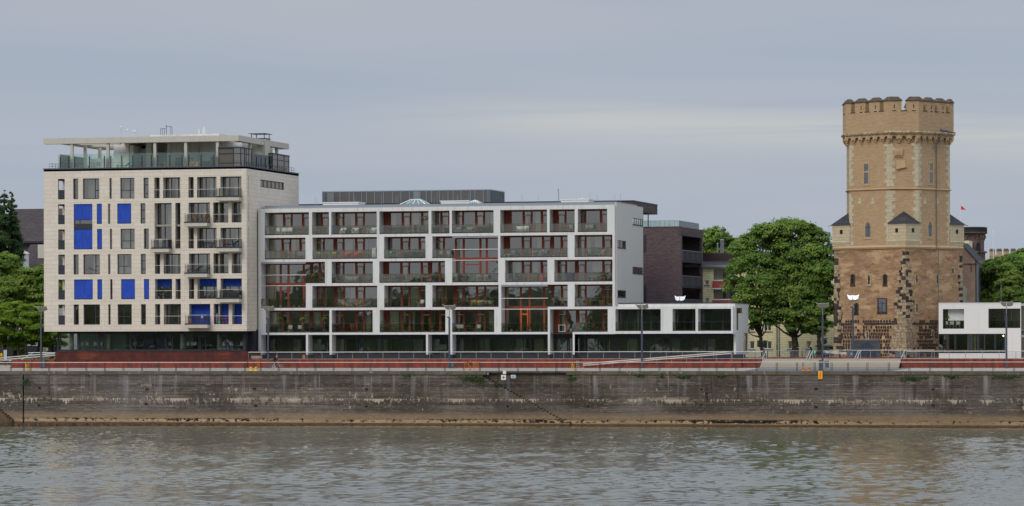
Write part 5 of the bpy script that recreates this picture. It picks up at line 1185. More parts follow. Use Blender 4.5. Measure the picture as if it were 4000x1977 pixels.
for p in (1232,1240,1387,1492,1548,1556,1633,1697,1709,1731,1788,1833,1890,2040,2105,2306,2334,2403,2425):
    x_ = X(p,YRF+1); b.tube((x_,YRF+1,zroof+.3),(x_,YRF+1,zroof+1.4+.7*rnd.random()),.018,5)
b.build('lightning_rods', M['steel'], WB)
b = MB(); x_ = X(2183,YRF); b.tube((x_,YRF,zroof),(x_,YRF,Zp(738,YRF,2183)),.05); b.box(x_-.15,x_,YRF-.05,YRF+.05,Zp(745,YRF,2183),Zp(742,YRF,2183)); tag(b.build('antenna_mast', M['steel']), 'slim grey antenna mast on the white block roof', 'mast')
b = MB(); x_ = X(2272,YRF); zt = Zp(781,YRF,2272)+.12; b.tube((x_,YRF+1,zt),(x_,YRF+1,zt+.55),.09); b.tube((x_+.12,YRF+1,zt),(x_+.12,YRF+1,zt+.5),.05); b.box(x_-.65,x_+.2,YRF+.8,YRF+1.2,zt,zt+.12); tag(b.build('roof_flue', M['silver']), 'short steel flue pair on the right white roof box', 'flue')
# ------------------------------------------------------------------ dark brick house behind with timber penthouse and louvre screen
YD = 431.0
BB = thing('brick_house', (X(2590,YD),YD,ZPL), 'dark purple brick house with glass roof railing and balconies in its recessed side', 'building')
dx = lambda p: X(p,YD); zbt = Zp(888,YD,2600)
xdr = dx(2660); DD = rside(2745,1000,xdr).y
b = MB(); b.box(dx(1250), xdr, YD, YD+.4, ZPL, zbt)
zs = [Zp(p,YD,2660) for p in (905,1012,1112,1205,1300)]     # balcony floors seen on the side
ys0 = rside(2665,1000,xdr).y; ys1 = rside(2741,1000,xdr).y
b.wall(YD+.4, DD, ZPL, zbt, [(ys0, ys1, ZPL+1, zbt-1.05)], xdr-.35, xdr, axis='y'); b.box(dx(1250), xdr-.35, DD-.3, DD, ZPL, zbt); b.box(dx(1250), xdr-.35, YD+.4, DD-.3, zbt-.4, zbt-.02); b.build('brick_wall', M['clinker'], BB)
b = MB(); b.box(xdr-.34, xdr+.03, YD-.03, DD+.03, zbt-1.02, zbt+.05); b.box(dx(2500), xdr+.03, YD-.04, YD+.4, zbt, zbt+.1); b.build('timber_band', M['timber'], BB)
b = MB(); b.box(xdr-3.2, xdr-3, ys0-.3, ys1+.3, ZPL, zbt-.5)
for zz in (zs[1], zs[2], zs[3]): b.box(xdr-3, xdr+.001, ys0+.1, ys1-.1, zz-.35, zz-.05)
b.build('loggia', M['black'], BB)
fr = MB()
for i in range(7): yy = ys0+(ys1-ys0)*(i+.5)/7; fr.box(xdr-2.95, xdr-2.85, yy-.06, yy+.06, ZPL+1, zbt-1.05)
o = fr.build('loggia_window', M['dark'], BB); g_ = MB(); g_.face([(xdr-2.9,ys0,ZPL+1),(xdr-2.9,ys1,ZPL+1),(xdr-2.9,ys1,zbt-1.05),(xdr-2.9,ys0,zbt-1.05)]); g_.build('pane', M['glass_shop'], o)
for zz in (zs[1], zs[2], zs[3]):
    b = MB(); k = 16
    for i in range(k+1): yy = ys0+(ys1-ys0)*i/k; b.box(xdr+.005, xdr+.06, yy-.035, yy+.035, zz-.05, zz+1.15)
    b.box(xdr+.0055, xdr+.05, ys0, ys1, zz+1.15, zz+1.2); b.build('balcony_railing', M['steel'], BB)
yr2 = YD+.5
b = MB(); zt = Zp(863,yr2,2600)
for i in range(9): xx = dx(2500)+(xdr-.3-dx(2500))*i/8; b.box(xx-.02,xx+.02,yr2,yr2+.04,zbt,zt)
for i in range(12): yy = yr2+(DD-1-yr2)*i/11; b.box(xdr-.34,xdr-.3,yy-.02,yy+.02,zbt,zt)
b.box(dx(2500),xdr-.3,yr2-.01,yr2+.05,zt,zt+.05); b.box(xdr-.36,xdr-.29,yr2+.05,DD-1,zt,zt+.05)
o = b.build('roof_railing', M['steel'], BB); g_ = MB(); g_.box(dx(2500),xdr-.3,yr2+.01,yr2+.02,zbt+.1,zt); g_.box(xdr-.33,xdr-.32,yr2+.05,DD-1,zbt+.1,zt); g_.build('glass_panel', M['glass_green'], o)
for px, py0, py1 in ((2519,918,985),(2519,1115,1185)):
    b = MB(); c0, c1 = P(px,py0,YD-.02), P(px,py1,YD-.02); b.box(c0.x-.25,c0.x+.16,YD-.03,YD+.02,c1.z,c0.z); b.build('window', M['dark'], BB)
# timber roof slab on its thin column
zq0, zq1 = Zp(823,YD,2473), Zp(786,YD,2473); xq = dx(2474); yq1 = rside(2568,815,xq).y
b = MB(); b.box(dx(1165), xq, YD+.3, yq1, zq0, zq1); b.build('timber_roof', M['timber'], BB); b = MB(); b.box(dx(1160), xq+.04, YD+.26, yq1+.04, zq1, zq1+.13); b.build('roof_edging', M['dark'], BB)
yc_ = rside(2532,850,xq-.5).y; b = MB(); b.tube((xq-.5,yc_,zbt),(xq-.5,yc_,zq0),.08); b.build('column', M['steel'], BB)
# louvre screen
zl_0, zl_1 = zq1+.13, Zp(746,YD+2,1600); YLs = YD+2; xa, xb_ = X(1260,YLs), X(1914,YLs); ysr = rside(1969,770,xb_).y
LS = thing('roof_screen', ((xa+xb_)/2,YLs,zl_0), 'long dark metal louvre screen round the roof plant behind the white block', 'screen')
b = MB(); b.box(xa, xb_, YLs, YLs+.12, zl_0, zl_1); b.box(xb_-.12, xb_, YLs+.12, ysr, zl_0, zl_1); b.box(xa, xa+.12, YLs+.12, ysr, zl_0, zl_1); b.build('panels', plain('dark_mesh_panel', S(98,94,92), .5, .2, .2, .4, .4), LS)
b = MB()
for p in (1262,1268,1281,1305,1330,1366,1383,1415,1434,1465,1500,1535,1568,1601,1618,1643,1667,1688,1718,1752,1772,1803,1840,1857,1890,1908): x_ = X(p,YLs); b.box(x_-.06,x_+.06,YLs-.06,YLs+.0,zl_0,zl_1+.03)
for i in range(10): yy = YLs+(ysr-YLs)*i/9; b.box(xb_+.0,xb_+.06,yy-.06,yy+.06,zl_0,zl_1+.03)
b.box(xa, xb_+.06, YLs-.06, YLs, zl_1+.03, zl_1+.08); b.box(xb_, xb_+.06, YLs, ysr, zl_1+.03, zl_1+.08)
b.build('mullions', plain('blue_grey_mullion', S(120,132,140), .5), LS)
for p in (1294,1630):
    b = MB(); x0 = X(p-11,YLs); x1_ = X(p+11,YLs)
    for i in range(16): zz = zl_0+.35+(zl_1-zl_0-.45)*i/16; b.box(x0,x1_,YLs-.1,YLs-.01,zz,zz+.06)
    b.build('vent_louvre', M['steel'], LS)
# ------------------------------------------------------------------ white box building on the right
BX = thing('villa', (X(3830,YW),YW,ZPL), 'plain white box building with two square upper windows and a glazed lower floor', 'building')
vx = lambda p: X(p,YW); vz = lambda p: Zp(p,YW,3830); DV = 8.2
vh = [(vx(3683),vx(3766),vz(1284),vz(1207)), (vx(3861),vx(3986),vz(1282),vz(1206)), (vx(3667)-1,vx(3927),vz(1380),vz(1304))]
vr = 62
b = MB(); b.wall(vx(3667), vr, ZPL+.0, vz(1185), vh, YW, YW+.35); b.box(vx(3667), vx(3667)+.35, YW+.35, YW+DV, vz(1304), vz(1185)); b.box(vx(3667)+.35, vr, YW+DV-.3, YW+DV, ZPL, vz(1185)); b.box(vx(3667)+.35, vr, YW+.35, YW+DV-.3, vz(1185)-.3, vz(1185)-.02)
b.build('facade', M['white_clean'], BX)
b = MB(); b.box(vx(3666),vr,YW-.03,YW+.4,vz(1185),vz(1185)+.07); b.build('roof_edge', M['whitepaint'], BX)
b = MB(); b.box(vx(3667)+.35,vr,YW+4,YW+4.2,ZPL+.1,vz(1186)-.3); b.box(vx(3667)+.36,vr,YW+.36,YW+4,vz(1292),vz(1288)); b.box(vx(3820),vx(3826),YW+.4,YW+4,ZPL,vz(1190)); b.build('rooms', plain('villa_room', S(138,132,118), .9), BX)
# left upper window: open loggia with venetian blind
x0,x1_,z0,z1 = vh[0]; o = window(BX, x0+.02, x1_-.02, z0, z1, YW+1.1, fw=.08)
b = MB()
for i in range(26): zz = z0+.95+(z1-z0-.97)*i/26; b.box(x0+.55,x1_-.02,YW+.70,YW+.74,zz,zz+.044)
for f in (.35,.65): b.box(x0+(x1_-x0)*f,x0+(x1_-x0)*f+.02,YW+.68,YW+.70,z0+.95,z1)
b.build('blind', M['whitepaint'], o); b = MB(); b.box(x0-.1,x0,YW+.35,YW+1.1,z0,z1); b.box(x1_,x1_+.1,YW+.35,YW+1.1,z0,z1); b.box(x0,x1_,YW+.35,YW+1.1,z1,z1+.1); b.box(x0,x1_,YW+.35,YW+1.1,z0-.1,z0); b.build('loggia_lining', M['dark'], BX)
b = MB(); b.box(x0+.01,x1_-.01,YW+.1,YW+.115,z0+.05,z0+.98); b.box(x0,x1_,YW+.09,YW+.13,z0+.98,z0+1.01); b.build('glass_panel', M['glass_rail'], BX)
x0,x1_,z0,z1 = vh[1]; window(BX, x0, x1_, z0, z1, YW+.2, mull=(.51,.72), trans=((.52,.72,.36),), fw=.1); b = MB(); b.box(x0+.1,x1_-.1,YW+.12,YW+.135,z0+.05,z0+.85); b.build('glass_panel', M['glass_rail'], BX)
x0,x1_,z0,z1 = vh[2]; x0 = vx(3667); b = MB()
for p in (3700,3705,3730,3733,3785,3798,3819,3823,3846,3886,3889,3925): x_ = X(p,YW+.15); b.box(x_-.07,x_+.07,YW+.1,YW+.22,z0+.1,z1-.08)
b.box(vx(3787),vx(3798),YW+.08,YW+.24,z0,z1); b.box(x0,x1_,YW+.1,YW+.2,z0,z0+.1); b.box(x0,x1_,YW+.1,YW+.2,z1-.08,z1)
b.box(x0+.02,x0+.1,YW+.25,YW+4,z0,z1); o = b.build('window_band', M['dark'], BX); g_ = MB(); g_.face([(x0,YW+.15,z0),(x1_,YW+.15,z0),(x1_,YW+.15,z1),(x0,YW+.15,z1)]); g_.build('pane', M['glass'], o)
b = MB()
for a, c in ((3776,3786),(3800,3812),(3695,3700)): b.box(vx(a),vx(c),YW+.45,YW+.55,z0,z1)
b.build('curtains', plain('cream_curtain', S(206,206,170), .9), BX)
b = MB(); b.box(vx(3858),vx(3905),YW+2.6,YW+2.7,z0,z0+1.4); b.build('green_picture', plain('dark_green_panel', S(40,84,74), .6), BX)
b = MB(); b.ball((vx(3912),YW+2.2,z1-.25),.1,.1,.1); bulb = G('lamp_bulb'); e_ = bulb.n('ShaderNodeEmission'); e_.inputs[0].default_value = (1,.8,.5,1); e_.inputs[1].default_value = 6; bulb.L(e_.outputs[0], bulb.out.inputs[0]); b.build('ceiling_lamp', bulb.mat, BX)
b = MB(); b.box(vx(3988),vx(4000)+.3,YW-.05,YW-.002,vz(1318),vz(1309)); b.build('wall_light', M['steel'], BX)
# ------------------------------------------------------------------ medieval tower (built round its own centre, one corner towards the river)
YT = 421.0
tc = P(3510, 1400, YT); tc = Vector((tc.x, YT, ZPL-.05))
TW = thing('medieval_tower', tuple(tc), 'tall tan brick medieval tower with battlements, corner bartizans and a dark stone foot', 'tower', None, TH)
ORG[TW.name] = (0,0,0)
TM = Matrix.Translation(tc) @ Matrix.Rotation(TH, 4, 'Z'); TI = TM.inverted()
def tl(px, py, p, n):                 # pixel -> tower-local point on a local plane
    o = TI @ Vector(CAM); d = TI.to_3x3() @ ray(px, py); p = Vector(p); n = Vector(n)
    return o + d*((p-o).dot(n)/d.dot(n))
def tz(py, px=3513): return tl(px, py, (0,-6.5,0), (0,-1,0)).z
q2 = math.sqrt(.5)
NL, NR = Vector((-q2,-q2,0)), Vector((q2,-q2,0))             # normals of the left and right river faces
R0, R1, RU, CU = 7.98, 7.82, 7.86, 6.12
zs0, zs1 = tz(966), tz(737)
sq = lambda r: [(0,-r),(r,0),(0,r),(-r,0)]
def octa(r, c): k = r-c; return [(-k,-c),(k,-c),(c,-k),(c,k),(k,c),(-k,c),(-c,k),(-c,-k)]
b = MB(); b.prism(sq(R0), -.3, zs0, 0, sq(R1)); b.build('lower_shaft', M['tan_low'], TW)
zc0 = tz(528); zc1 = tz(512); zm0 = tz(431); zm1 = tz(394); zm2 = tz(377)
b = MB(); b.prism(octa(RU,CU), zs0, zc1); b.build('upper_shaft', M['tan'], TW)
def band(r, c, z0, z1, mt='corbel', nm='string_course'):
    b = MB(); b.prism(octa(r, c), z0, (z0+z1)/2, 0, octa(r+.1, c+.1)); b.prism(octa(r+.1,c+.1), (z0+z1)/2, z1, 0, octa(r, c)); return b.build(nm, M[mt], TW)
band(RU+.12, CU+.12, zs1-.1, zs1+.12)
b = MB(); b.prism(sq(R1+.16), zs0-.16, zs0+.05, 0, sq(R1+.3)); b.prism(sq(R1+.3), zs0+.05, zs0+.3, 0, sq(R1+.02)); b.build('string_course', M['corbel'], TW)
# crown
RC, CC = 8.40, 6.60; K = RC-CC
b = MB(); b.prism(octa(RC,CC), zc1, zm0); b.build('crown_wall', M['tan'], TW)
band(RC+.14, CC+.14, zc1-.32, zc1+.02, 'oldstone', 'crown_ledge')
OC = [Vector((x,y,0)) for x, y in octa(RC,CC)]
b = MB()
zt_, zb_ = zc1-.3, tz(557)
for i in range(8):
    a, c = OC[i], OC[(i+1)%8]; t_ = (c-a).normalized(); L_ = (c-a).length; nn = Vector((t_.y,-t_.x,0)); n = 3 if i % 2 == 0 else 6
    dep = .52
    for k in range(n+1):
        if k == n: continue
        p = a + t_*(L_*k/n); w_ = .15
        for (z0,z1,d0) in ((zb_+.0,zb_+.22,.30),(zb_+.22,zb_+.5,.16),(zb_+.5,zt_,.0)):
            q = [p-t_*w_-nn*dep, p+t_*w_-nn*dep, p+t_*w_-nn*d0, p-t_*w_-nn*d0]; b.loft([v+Vector((0,0,z0)) for v in q],[v+Vector((0,0,z1)) for v in q])
    for k in range(n):
        p0 = a + t_*(L_*k/n+.15); p1 = a + t_*(L_*(k+1)/n-.15); ww = (p1-p0).length; rr = ww*.30; zc_ = zt_-.62; pts = []
        # trefoil headed opening cut in a thin slab
        lob = [(0,zc_-.12),(.14*ww,zc_-.02),(.22*ww,zc_+.02)]
        for j in range(9): an = math.pi*(1-j/8); lob.append((ww/2+rr*math.cos(an), zc_+.10+rr*math.sin(an)))
        lob += [(.78*ww,zc_+.02),(.86*ww,zc_-.02),(ww,zc_-.12)]
        top = zt_
        for (u0,v0),(u1,v1) in zip(lob[:-1],lob[1:]):
            A = [p0+t_*u0-nn*.05+Vector((0,0,v0)), p0+t_*u1-nn*.05+Vector((0,0,v1)), p0+t_*u1-nn*.05+Vector((0,0,top)), p0+t_*u0-nn*.05+Vector((0,0,top))]
            b.loft([v-nn*.3 for v in A], A)
b.build('corbel_table', M['corbel'], TW)
# merlons and caps
mth = .75
def merlon(poly_out, slit=None):
    """poly_out: points along the outer face, left to right (seen from outside)"""
    pts = [Vector(p) for p in poly_out]; inn = []
    for i, p in enumerate(pts):
        ns = []
        if i > 0: t_ = (pts[i]-pts[i-1]).normalized(); ns.append(Vector((t_.y,-t_.x,0)))
        if i < len(pts)-1: t_ = (pts[i+1]-pts[i]).normalized(); ns.append(Vector((t_.y,-t_.x,0)))
        n_ = sum(ns, Vector((0,0,0))).normalized(); k = mth/max(.5, n_.dot(ns[0])); inn.append(p-n_*k)
    ring = pts + inn[::-1]; b = MB(); zz = lambda r, z: [Vector((v.x,v.y,z)) for v in r]
    b.loft(zz(ring,zm0), zz(ring,zm1)); o = b.build('merlon', M['tan'], TW)
    cen = sum(ring, Vector((0,0,0)))/len(ring); out = []
    mid = [(p+q)/2 for p, q in zip(pts, inn)]
    e0 = (pts[0]-pts[1]).normalized(); e1 = (pts[-1]-pts[-2]).normalized()
    oo = []; ii = []
    for i, (p, q) in enumerate(zip(pts, inn)):
        d = (p-q).normalized(); s_ = e0*.1 if i == 0 else (e1*.1 if i == len(pts)-1 else Vector((0,0,0))); oo.append(p+d*.1+s_); ii.append(q-d*.1+s_)
    ridge = [m.copy() for m in mid]; ridge[0] -= e0*.38; ridge[-1] -= e1*.38
    ring2 = oo+ii[::-1]; rr = [r+ (p-q).normalized()*.12 for r, p, q in zip(ridge, pts, inn)] + [r-(p-q).normalized()*.12 for r, p, q in list(zip(ridge, pts, inn))[::-1]]
    b = MB(); b.loft(zz(ring2,zm1), zz(ring2,zm1+.08)); b.loft(zz(ring2,zm1+.08), zz(rr,zm2)); b.build('cap_stone', M['cap'], o)
    if slit is not None:
        b = MB()
        for p, t_ in slit:
            n_ = Vector((t_.y,-t_.x,0)); w_ = .06; zc_ = zm1-.45
            for (z0,z1,w_) in ((zm0+.25,zc_,.055),(zm0-.1,zm0-.0,.22)):
                A = [p-t_*w_, p+t_*w_, p+t_*w_+n_*.012, p-t_*w_+n_*.012]; b.loft([v+Vector((0,0,z0)) for v in A],[v+Vector((0,0,z1)) for v in A])
        b.build('arrow_slit', M['signblack'], o)  # black boxes on the face stand in for the slits' shade
gap = .60
for i in range(8):
    a, c = OC[i], OC[(i+1)%8]; t_ = (c-a).normalized(); L_ = (c-a).length
    pv = OC[i-1]; tp = (a-pv).normalized(); Lp = (a-pv).length
    r_ = .86 if i % 2 else (L_-gap)/2; l_ = .86 if i % 2 == 0 else (Lp-gap)/2
    if i == 4: r_ = .22
    if i == 5: l_ = Lp-1.25     # lengths on this face and on the one before
    sl = [(a+t_*(r_*.42), t_)] if i % 2 == 0 else [(a-tp*(l_*.42), tp)]
    merlon([a-tp*l_, a, a+t_*r_], sl)
    if i % 2:
        w_ = (L_-1.72-3*gap)/2
        for k in range(2): s_ = .86+gap+k*(w_+gap); merlon([a+t_*s_, a+t_*(s_+w_)], [(a+t_*(s_+w_*.6), t_)])
b = MB()                                 # dark sills in the gaps
for i in range(8):
    a, c = OC[i], OC[(i+1)%8]; t_ = (c-a).normalized(); nn = Vector((t_.y,-t_.x,0)); L_ = (c-a).length
    gs = [] if i == 4 else [(L_-gap)/2] if i % 2 == 0 else [.86+k*((L_-1.72-3*gap)/2+gap) for k in range(3)]
    for s_ in gs:
        b = MB(); A = [a+t_*(s_-.08)+nn*.05, a+t_*(s_+gap+.08)+nn*.05, a+t_*(s_+gap+.08)-nn*mth, a+t_*(s_-.08)-nn*mth]; b.loft([v+Vector((0,0,zm0-.09)) for v in A],[v+Vector((0,0,zm0+.012)) for v in A]); b.build('gap_sill', M['cap'], TW)
# quoins on the octagon edges
OU = [Vector((x,y,0)) for x, y in octa(RU,CU)]
for i in range(8):
    p = OU[i]; t1 = (OU[(i+1)%8]-p).normalized(); t0 = (p-OU[i-1]).normalized(); n0 = Vector((t0.y,-t0.x,0)); n1 = Vector((t1.y,-t1.x,0)); nb = (n0+n1).normalized(); k = .025/nb.dot(n0)
    b = MB(); z = zs0+.35; j = 0
    while z < zb_-.1:
        h = .40+.08*rnd.random(); la, lb_ = ((.72,.40) if j % 2 else (.42,.66)); la *= rnd.uniform(.8,1.15); lb_ *= rnd.uniform(.8,1.15)
        if abs(z-zs1) > .45 or z > zs1+.1:
            A = [p-t0*la+n0*.025, p+nb*k, p+t1*lb_+n1*.025, p+t1*lb_-n1*.1, p-nb*.12, p-t0*la-n0*.1]
            zz1 = min(z+h-.015, zb_-.05)
            if not (z < zs1 < zz1) and not (i and False): b.loft([v+Vector((0,0,z)) for v in A],[v+Vector((0,0,zz1)) for v in A])
        z += h; j += 1
    b.build('quoins', M['quoin'], TW)
# rough corner stones of the lower shaft
def rl(z): return R0+(R1-R0)*(z/zs0)
for ci, (ux, uy) in enumerate(((0,-1),(-1,0),(1,0))):
    z = .15 if ci == 0 else .0; b = MB()
    ta = Vector((-q2,q2,0)) if ci == 0 else (Vector((q2,-q2,0)) if ci == 1 else Vector((-q2,-q2,0)))
    tb_ = Vector((q2,q2,0)) if ci == 0 else (Vector((q2,q2,0)) if ci == 1 else Vector((-q2,q2,0)))
    while z < zs0-.5:
        h = rnd.uniform(.30,.46); r = rl(z); p = Vector((ux*r,uy*r,0)); f = 1-z/zs0; base = .45+1.75*min(1,f*1.35) if ci == 0 else .5+1.1*min(1,f*1.3)
        for tt in (ta, tb_):
            n_ = Vector((tt.y,-tt.x,0)); 
            if n_.dot(Vector((ux,uy,0))) < 0: n_ = -n_
            L_ = base*rnd.uniform(.72,1.12); s_ = 0
            while s_ < L_-.05:
                w_ = min(rnd.uniform(.35,.85), L_-s_); dk = rnd.random() < (.5 if ci == 1 else (.34 if f < .6 else .12)); e = rnd.uniform(.02,.07)
                A = [p+tt*(s_+.015)+n_*e, p+tt*(s_+w_-.015)+n_*e, p+tt*(s_+w_-.015)-n_*.1, p+tt*(s_+.015)-n_*.1]
                b.loft([v+Vector((0,0,z)) for v in A],[v+Vector((0,0,z+h-.03)) for v in A], 1 if dk else 0); s_ += w_
        z += h
    b.build('corner_stones', [M['oldstone'], M['basalt']], TW)
# courses of round basalt stones in the foot
rows_y = [(1257,0),(1280,1),(1290,1),(1300,1),(1311,1),(1322,1),(1338,1),(1350,1),(1361,1),(1375,1),(1386,1)]
zrows = [tz(p) for p in (1255,1278,1291,1305,1317,1333,1347,1359,1374,1387)]
gateL, gateR = None, None
for nm, tt, n_, p0 in (('left',Vector((-q2,q2,0)),NL,None),('right',Vector((q2,q2,0)),NR,None)):
    b = MB()
    for ri, z in enumerate(zrows):
        r = rl(z); cpt = Vector((0,-r,0)); L_ = r*math.sqrt(2); s_ = 2.3+rnd.uniform(-.2,.3)
        while s_ < L_-1.5:
            w_ = rnd.uniform(.26,.46)
            if nm == 'left' and z < tz(1322) and 3.9 < s_ < 8.4: s_ += w_; continue
            if rnd.random() < .9:
                c = cpt+tt*(s_+w_/2)+n_*.01; hh = rnd.uniform(.17,.22); pts = []
                for k in range(7): a = 2*math.pi*k/7; q = rnd.uniform(.8,1.1); pts.append(c+tt*(w_*.45*q*math.cos(a))+Vector((0,0,z+hh*q*math.sin(a))))
                b.loft([v-n_*.05 for v in pts],[v+n_*.05 for v in pts])
            s_ += w_+.04
    for z, s0_, s1_ in ((tz(1265), 1.2, 6.4),(tz(1266), 8.2, 10.4)):
        cpt = Vector((0,-rl(z),0)); A = [cpt+tt*s0_+n_*.05, cpt+tt*s1_+n_*.05, cpt+tt*s1_-n_*.1, cpt+tt*s0_-n_*.1]; b.loft([v+Vector((0,0,z-.1)) for v in A],[v+Vector((0,0,z+.12)) for v in A])
    b.build('basalt_courses', M['basalt'], TW)
# openings on a face: position by the photograph
def fbox(b, n_, p, hw, z0, z1, e0, e1, m=0):
    t_ = Vector((-n_.y, n_.x, 0)); A = [p-t_*hw+n_*e1, p+t_*hw+n_*e1, p+t_*hw+n_*e0, p-t_*hw+n_*e0]
    b.loft([Vector((v.x,v.y,z0)) for v in A],[Vector((v.x,v.y,z1)) for v in A], m)
def opening(px, py0, py1, wpx, n_, r, kind, stone='corbel'):
    if r <= R0 and r != RU: r = rl(tl(px, py0, n_*R1*q2, n_).z)+.035
    pl = n_*r*q2; c = tl(px, (py0+py1)/2, pl, n_); z0 = tl(px,py1,pl,n_).z; z1 = tl(px,py0,pl,n_).z; hw = wpx/32/q2/2
    t_ = Vector((-n_.y, n_.x, 0)); sw = .16 if kind != 'slit' else .2
    b = MB()
    for sg in (-1,1): fbox(b, n_, c+t_*sg*(hw+sw/2), sw/2, z0-.12, z1+.12, -.2, .04)
    fbox(b, n_, c, hw, z1+.002, z1+.12+(.1 if kind == 'slit' else 0), -.2, .04); fbox(b, n_, c, hw+sw+.05, z0-.26, z0-.121, -.2, .06); fbox(b, n_, c, hw, z0-.12, z0-.002, -.2, .04)
    if kind == 'cross': zc_ = z0+(z1-z0)*.6; fbox(b, n_, c, hw-.002, zc_-.1, zc_+.1, -.1, .03)
    if kind == 'arch':
        for sg in (-1,1):
            A = [(sg*hw,z1-.55),(sg*hw*.75,z1-.2),(sg*hw*.3,z1),(sg*hw,z1)]
            q = [c+t_*u+Vector((0,0,v-c.z)) for u, v in A]; b.loft([v-n_*.2 for v in q],[v+n_*.03 for v in q])
    o = b.build('window', M[stone], TW)
    g_ = MB(); A = [c-t_*hw, c+t_*hw]; g_.face([Vector((A[0].x,A[0].y,z0))+n_*.008, Vector((A[1].x,A[1].y,z0))+n_*.008, Vector((A[1].x,A[1].y,z1))+n_*.008, Vector((A[0].x,A[0].y,z1))+n_*.008])
    g_.build('pane', M['tower_pane'] if kind != 'slit' else M['signblack'], o)
    if kind in ('arch','big'):
        g_ = MB(); fbox(g_, n_, c, .03, z0, z1-.3, .009, .03); fbox(g_, n_, c, hw, z0+(z1-z0)*.62, z0+(z1-z0)*.66, .009, .028); g_.build('window_bar', M['dark'], o)
gp = G('dark_leaded_pane'); gd_ = gp.n('ShaderNodeBsdfDiffuse'); gd_.inputs[0].default_value = (.02,.022,.025,1); gg_ = gp.n('ShaderNodeBsdfGlossy'); gg_.inputs[1].default_value = .05; gm_ = gp.n('ShaderNodeMixShader'); gm_.inputs[0].default_value = .28; gp.L(gd_.outputs[0],gm_.inputs[1]); gp.L(gg_.outputs[0],gm_.inputs[2]); gp.L(gm_.outputs[0],gp.out.inputs[0]); M['tower_pane'] = gp.mat
opening(3384,640,718,15,NL,RU,'cross'); opening(3637,638,716,14,NR,RU,'cross')
opening(3391,868,926,19,NL,RU,'arch'); opening(3633,866,924,17,NR,RU,'arch')
for px, y0, y1 in ((3331,1077,1110),(3395,1076,1110),(3457,1077,1110),(3345,1190,1222)): opening(px,y0,y1,6,NL,R1,'slit','basalt' if px != 3395 else 'oldstone')
for px, y0, y1 in ((3581,1074,1105),(3662,1074,1107),(3581,1187,1220),(3722,1050,1068)): opening(px,y0,y1,6,NR,R1,'slit','oldstone')
opening(3446,1168,1218,26,NL,R1+.06,'big','basalt'); opening(3388,1297,1320,4,NL,R0-.02,'slit','oldstone'); opening(3643,1294,1318,5,NR,R0-.02,'slit','oldstone')
# small pale inset stones
for px, n_ in ((3359,NL),(3410,NL),(3613,NR),(3662,NR)):
    pl = n_*RU*q2; b = MB()
    c = tl(px,795,pl,n_); z0,z1,z2 = tl(px,797,pl,n_).z, tl(px,787,pl,n_).z, tl(px,774,pl,n_).z; fbox(b,n_,c,.27,z0,z1,-.1,.03); fbox(b,n_,c,.14,z1,z2,-.1,.03); b.build('inset_stone', M['quoin'], TW)
# bartizans on the corners
for ang in (0, 90, -90):
    rm = Matrix.Rotation(R(ang), 4, 'Z'); k = RU-CU+.16; dq = k+.18
    z0, z1, z2, z3 = tz(957), tz(937), tz(873), tz(829)
    b = MB(); yb_ = -CU+.02; tip = -(CU+k+.06)
    plan = lambda e: [(-(k+e),yb_),(0,tip-e),(k+e,yb_)]
    b.prism(plan(-.12), z0-.05, z1-.1, 0, plan(.06)); b.prism(plan(.06), z1-.1, z1, 0, plan(.0)); b.prism(plan(0), z1, z2); o = b.build('bartizan', M['ashlar'], TW, xf=rm)
    b = MB(); base = [(-(k+.22),yb_,z2+.012),(0,tip-.22,z2+.012),(k+.22,yb_,z2+.012)]; b.face(base[::-1]); apex = (0,yb_,z3+.15); b.face([base[0],base[1],apex]); b.face([base[1],base[2],apex]); b.build('roof', M['slate'], o, xf=rm)
    for sg in (-1,1):
        b = MB(); mx, my = sg*k*.52, (yb_+tip)/2; n_ = Vector((sg*q2*1.0,-q2,0)).normalized()
        n_ = Vector((sg*(yb_-tip), -k, 0)).normalized(); zc_ = (z1+z2)/2+.15
        fbox(b, n_, Vector((mx,my-.0,0)), .19, zc_-.24, zc_+.24, -.05, .03); b.build('window', M['signblack'], o, xf=rm)
    b = MB(); b.tube((0,tip,z2),(0,tip-.5,z2-.12),.04); b.build('gargoyle_spout', M['dark'], o, xf=rm)
# coat of arms on the narrow river face
c = tl(3509,598,(0,-CU,0),(0,-1,0)); cz_ = c.z; cx_ = c.x
b = MB(); b.loft([(cx_-.62,-CU,cz_-.45),(cx_+.6,-CU,cz_-.55),(cx_+.62,-CU,cz_+.55),(cx_-.62,-CU,cz_+.5)],[(cx_-.5,-CU-.14,cz_-.42),(cx_+.46,-CU-.14,cz_-.5),(cx_+.6,-CU-.2,cz_+.5),(cx_-.55,-CU-.16,cz_+.35)]); o = b.build('stone_crest', M['corbel'], TW)
for i in range(3):
    x_ = cx_-.32+.32*i; z_ = cz_-.28; b = MB()
    b.prismy([(x_-.13,z_),(x_+.13,z_),(x_+.15,z_+.3),(x_+.07,z_+.16),(x_,z_+.34),(x_-.07,z_+.16),(x_-.15,z_+.3)], -CU-.26, -CU-.12); b.build('crown_relief', M['corbel'], o)
c = tl(3519,643,(0,-CU,0),(0,-1,0)); b = MB(); A = [(c.x-.56,c.z+.5),(c.x+.45,c.z+.55),(c.x+.62,c.z-.28),(c.x+.4,c.z-.4),(c.x,c.z-.45),(c.x-.35,c.z-.55),(c.x-.58,c.z-.6)]
b.loft([(x_,-CU,z_) for x_, z_ in A],[(x_,-CU-(.1 if z_ > c.z else .24),z_) for x_, z_ in A]); b.build('stone_shield', M['corbel'], TW)
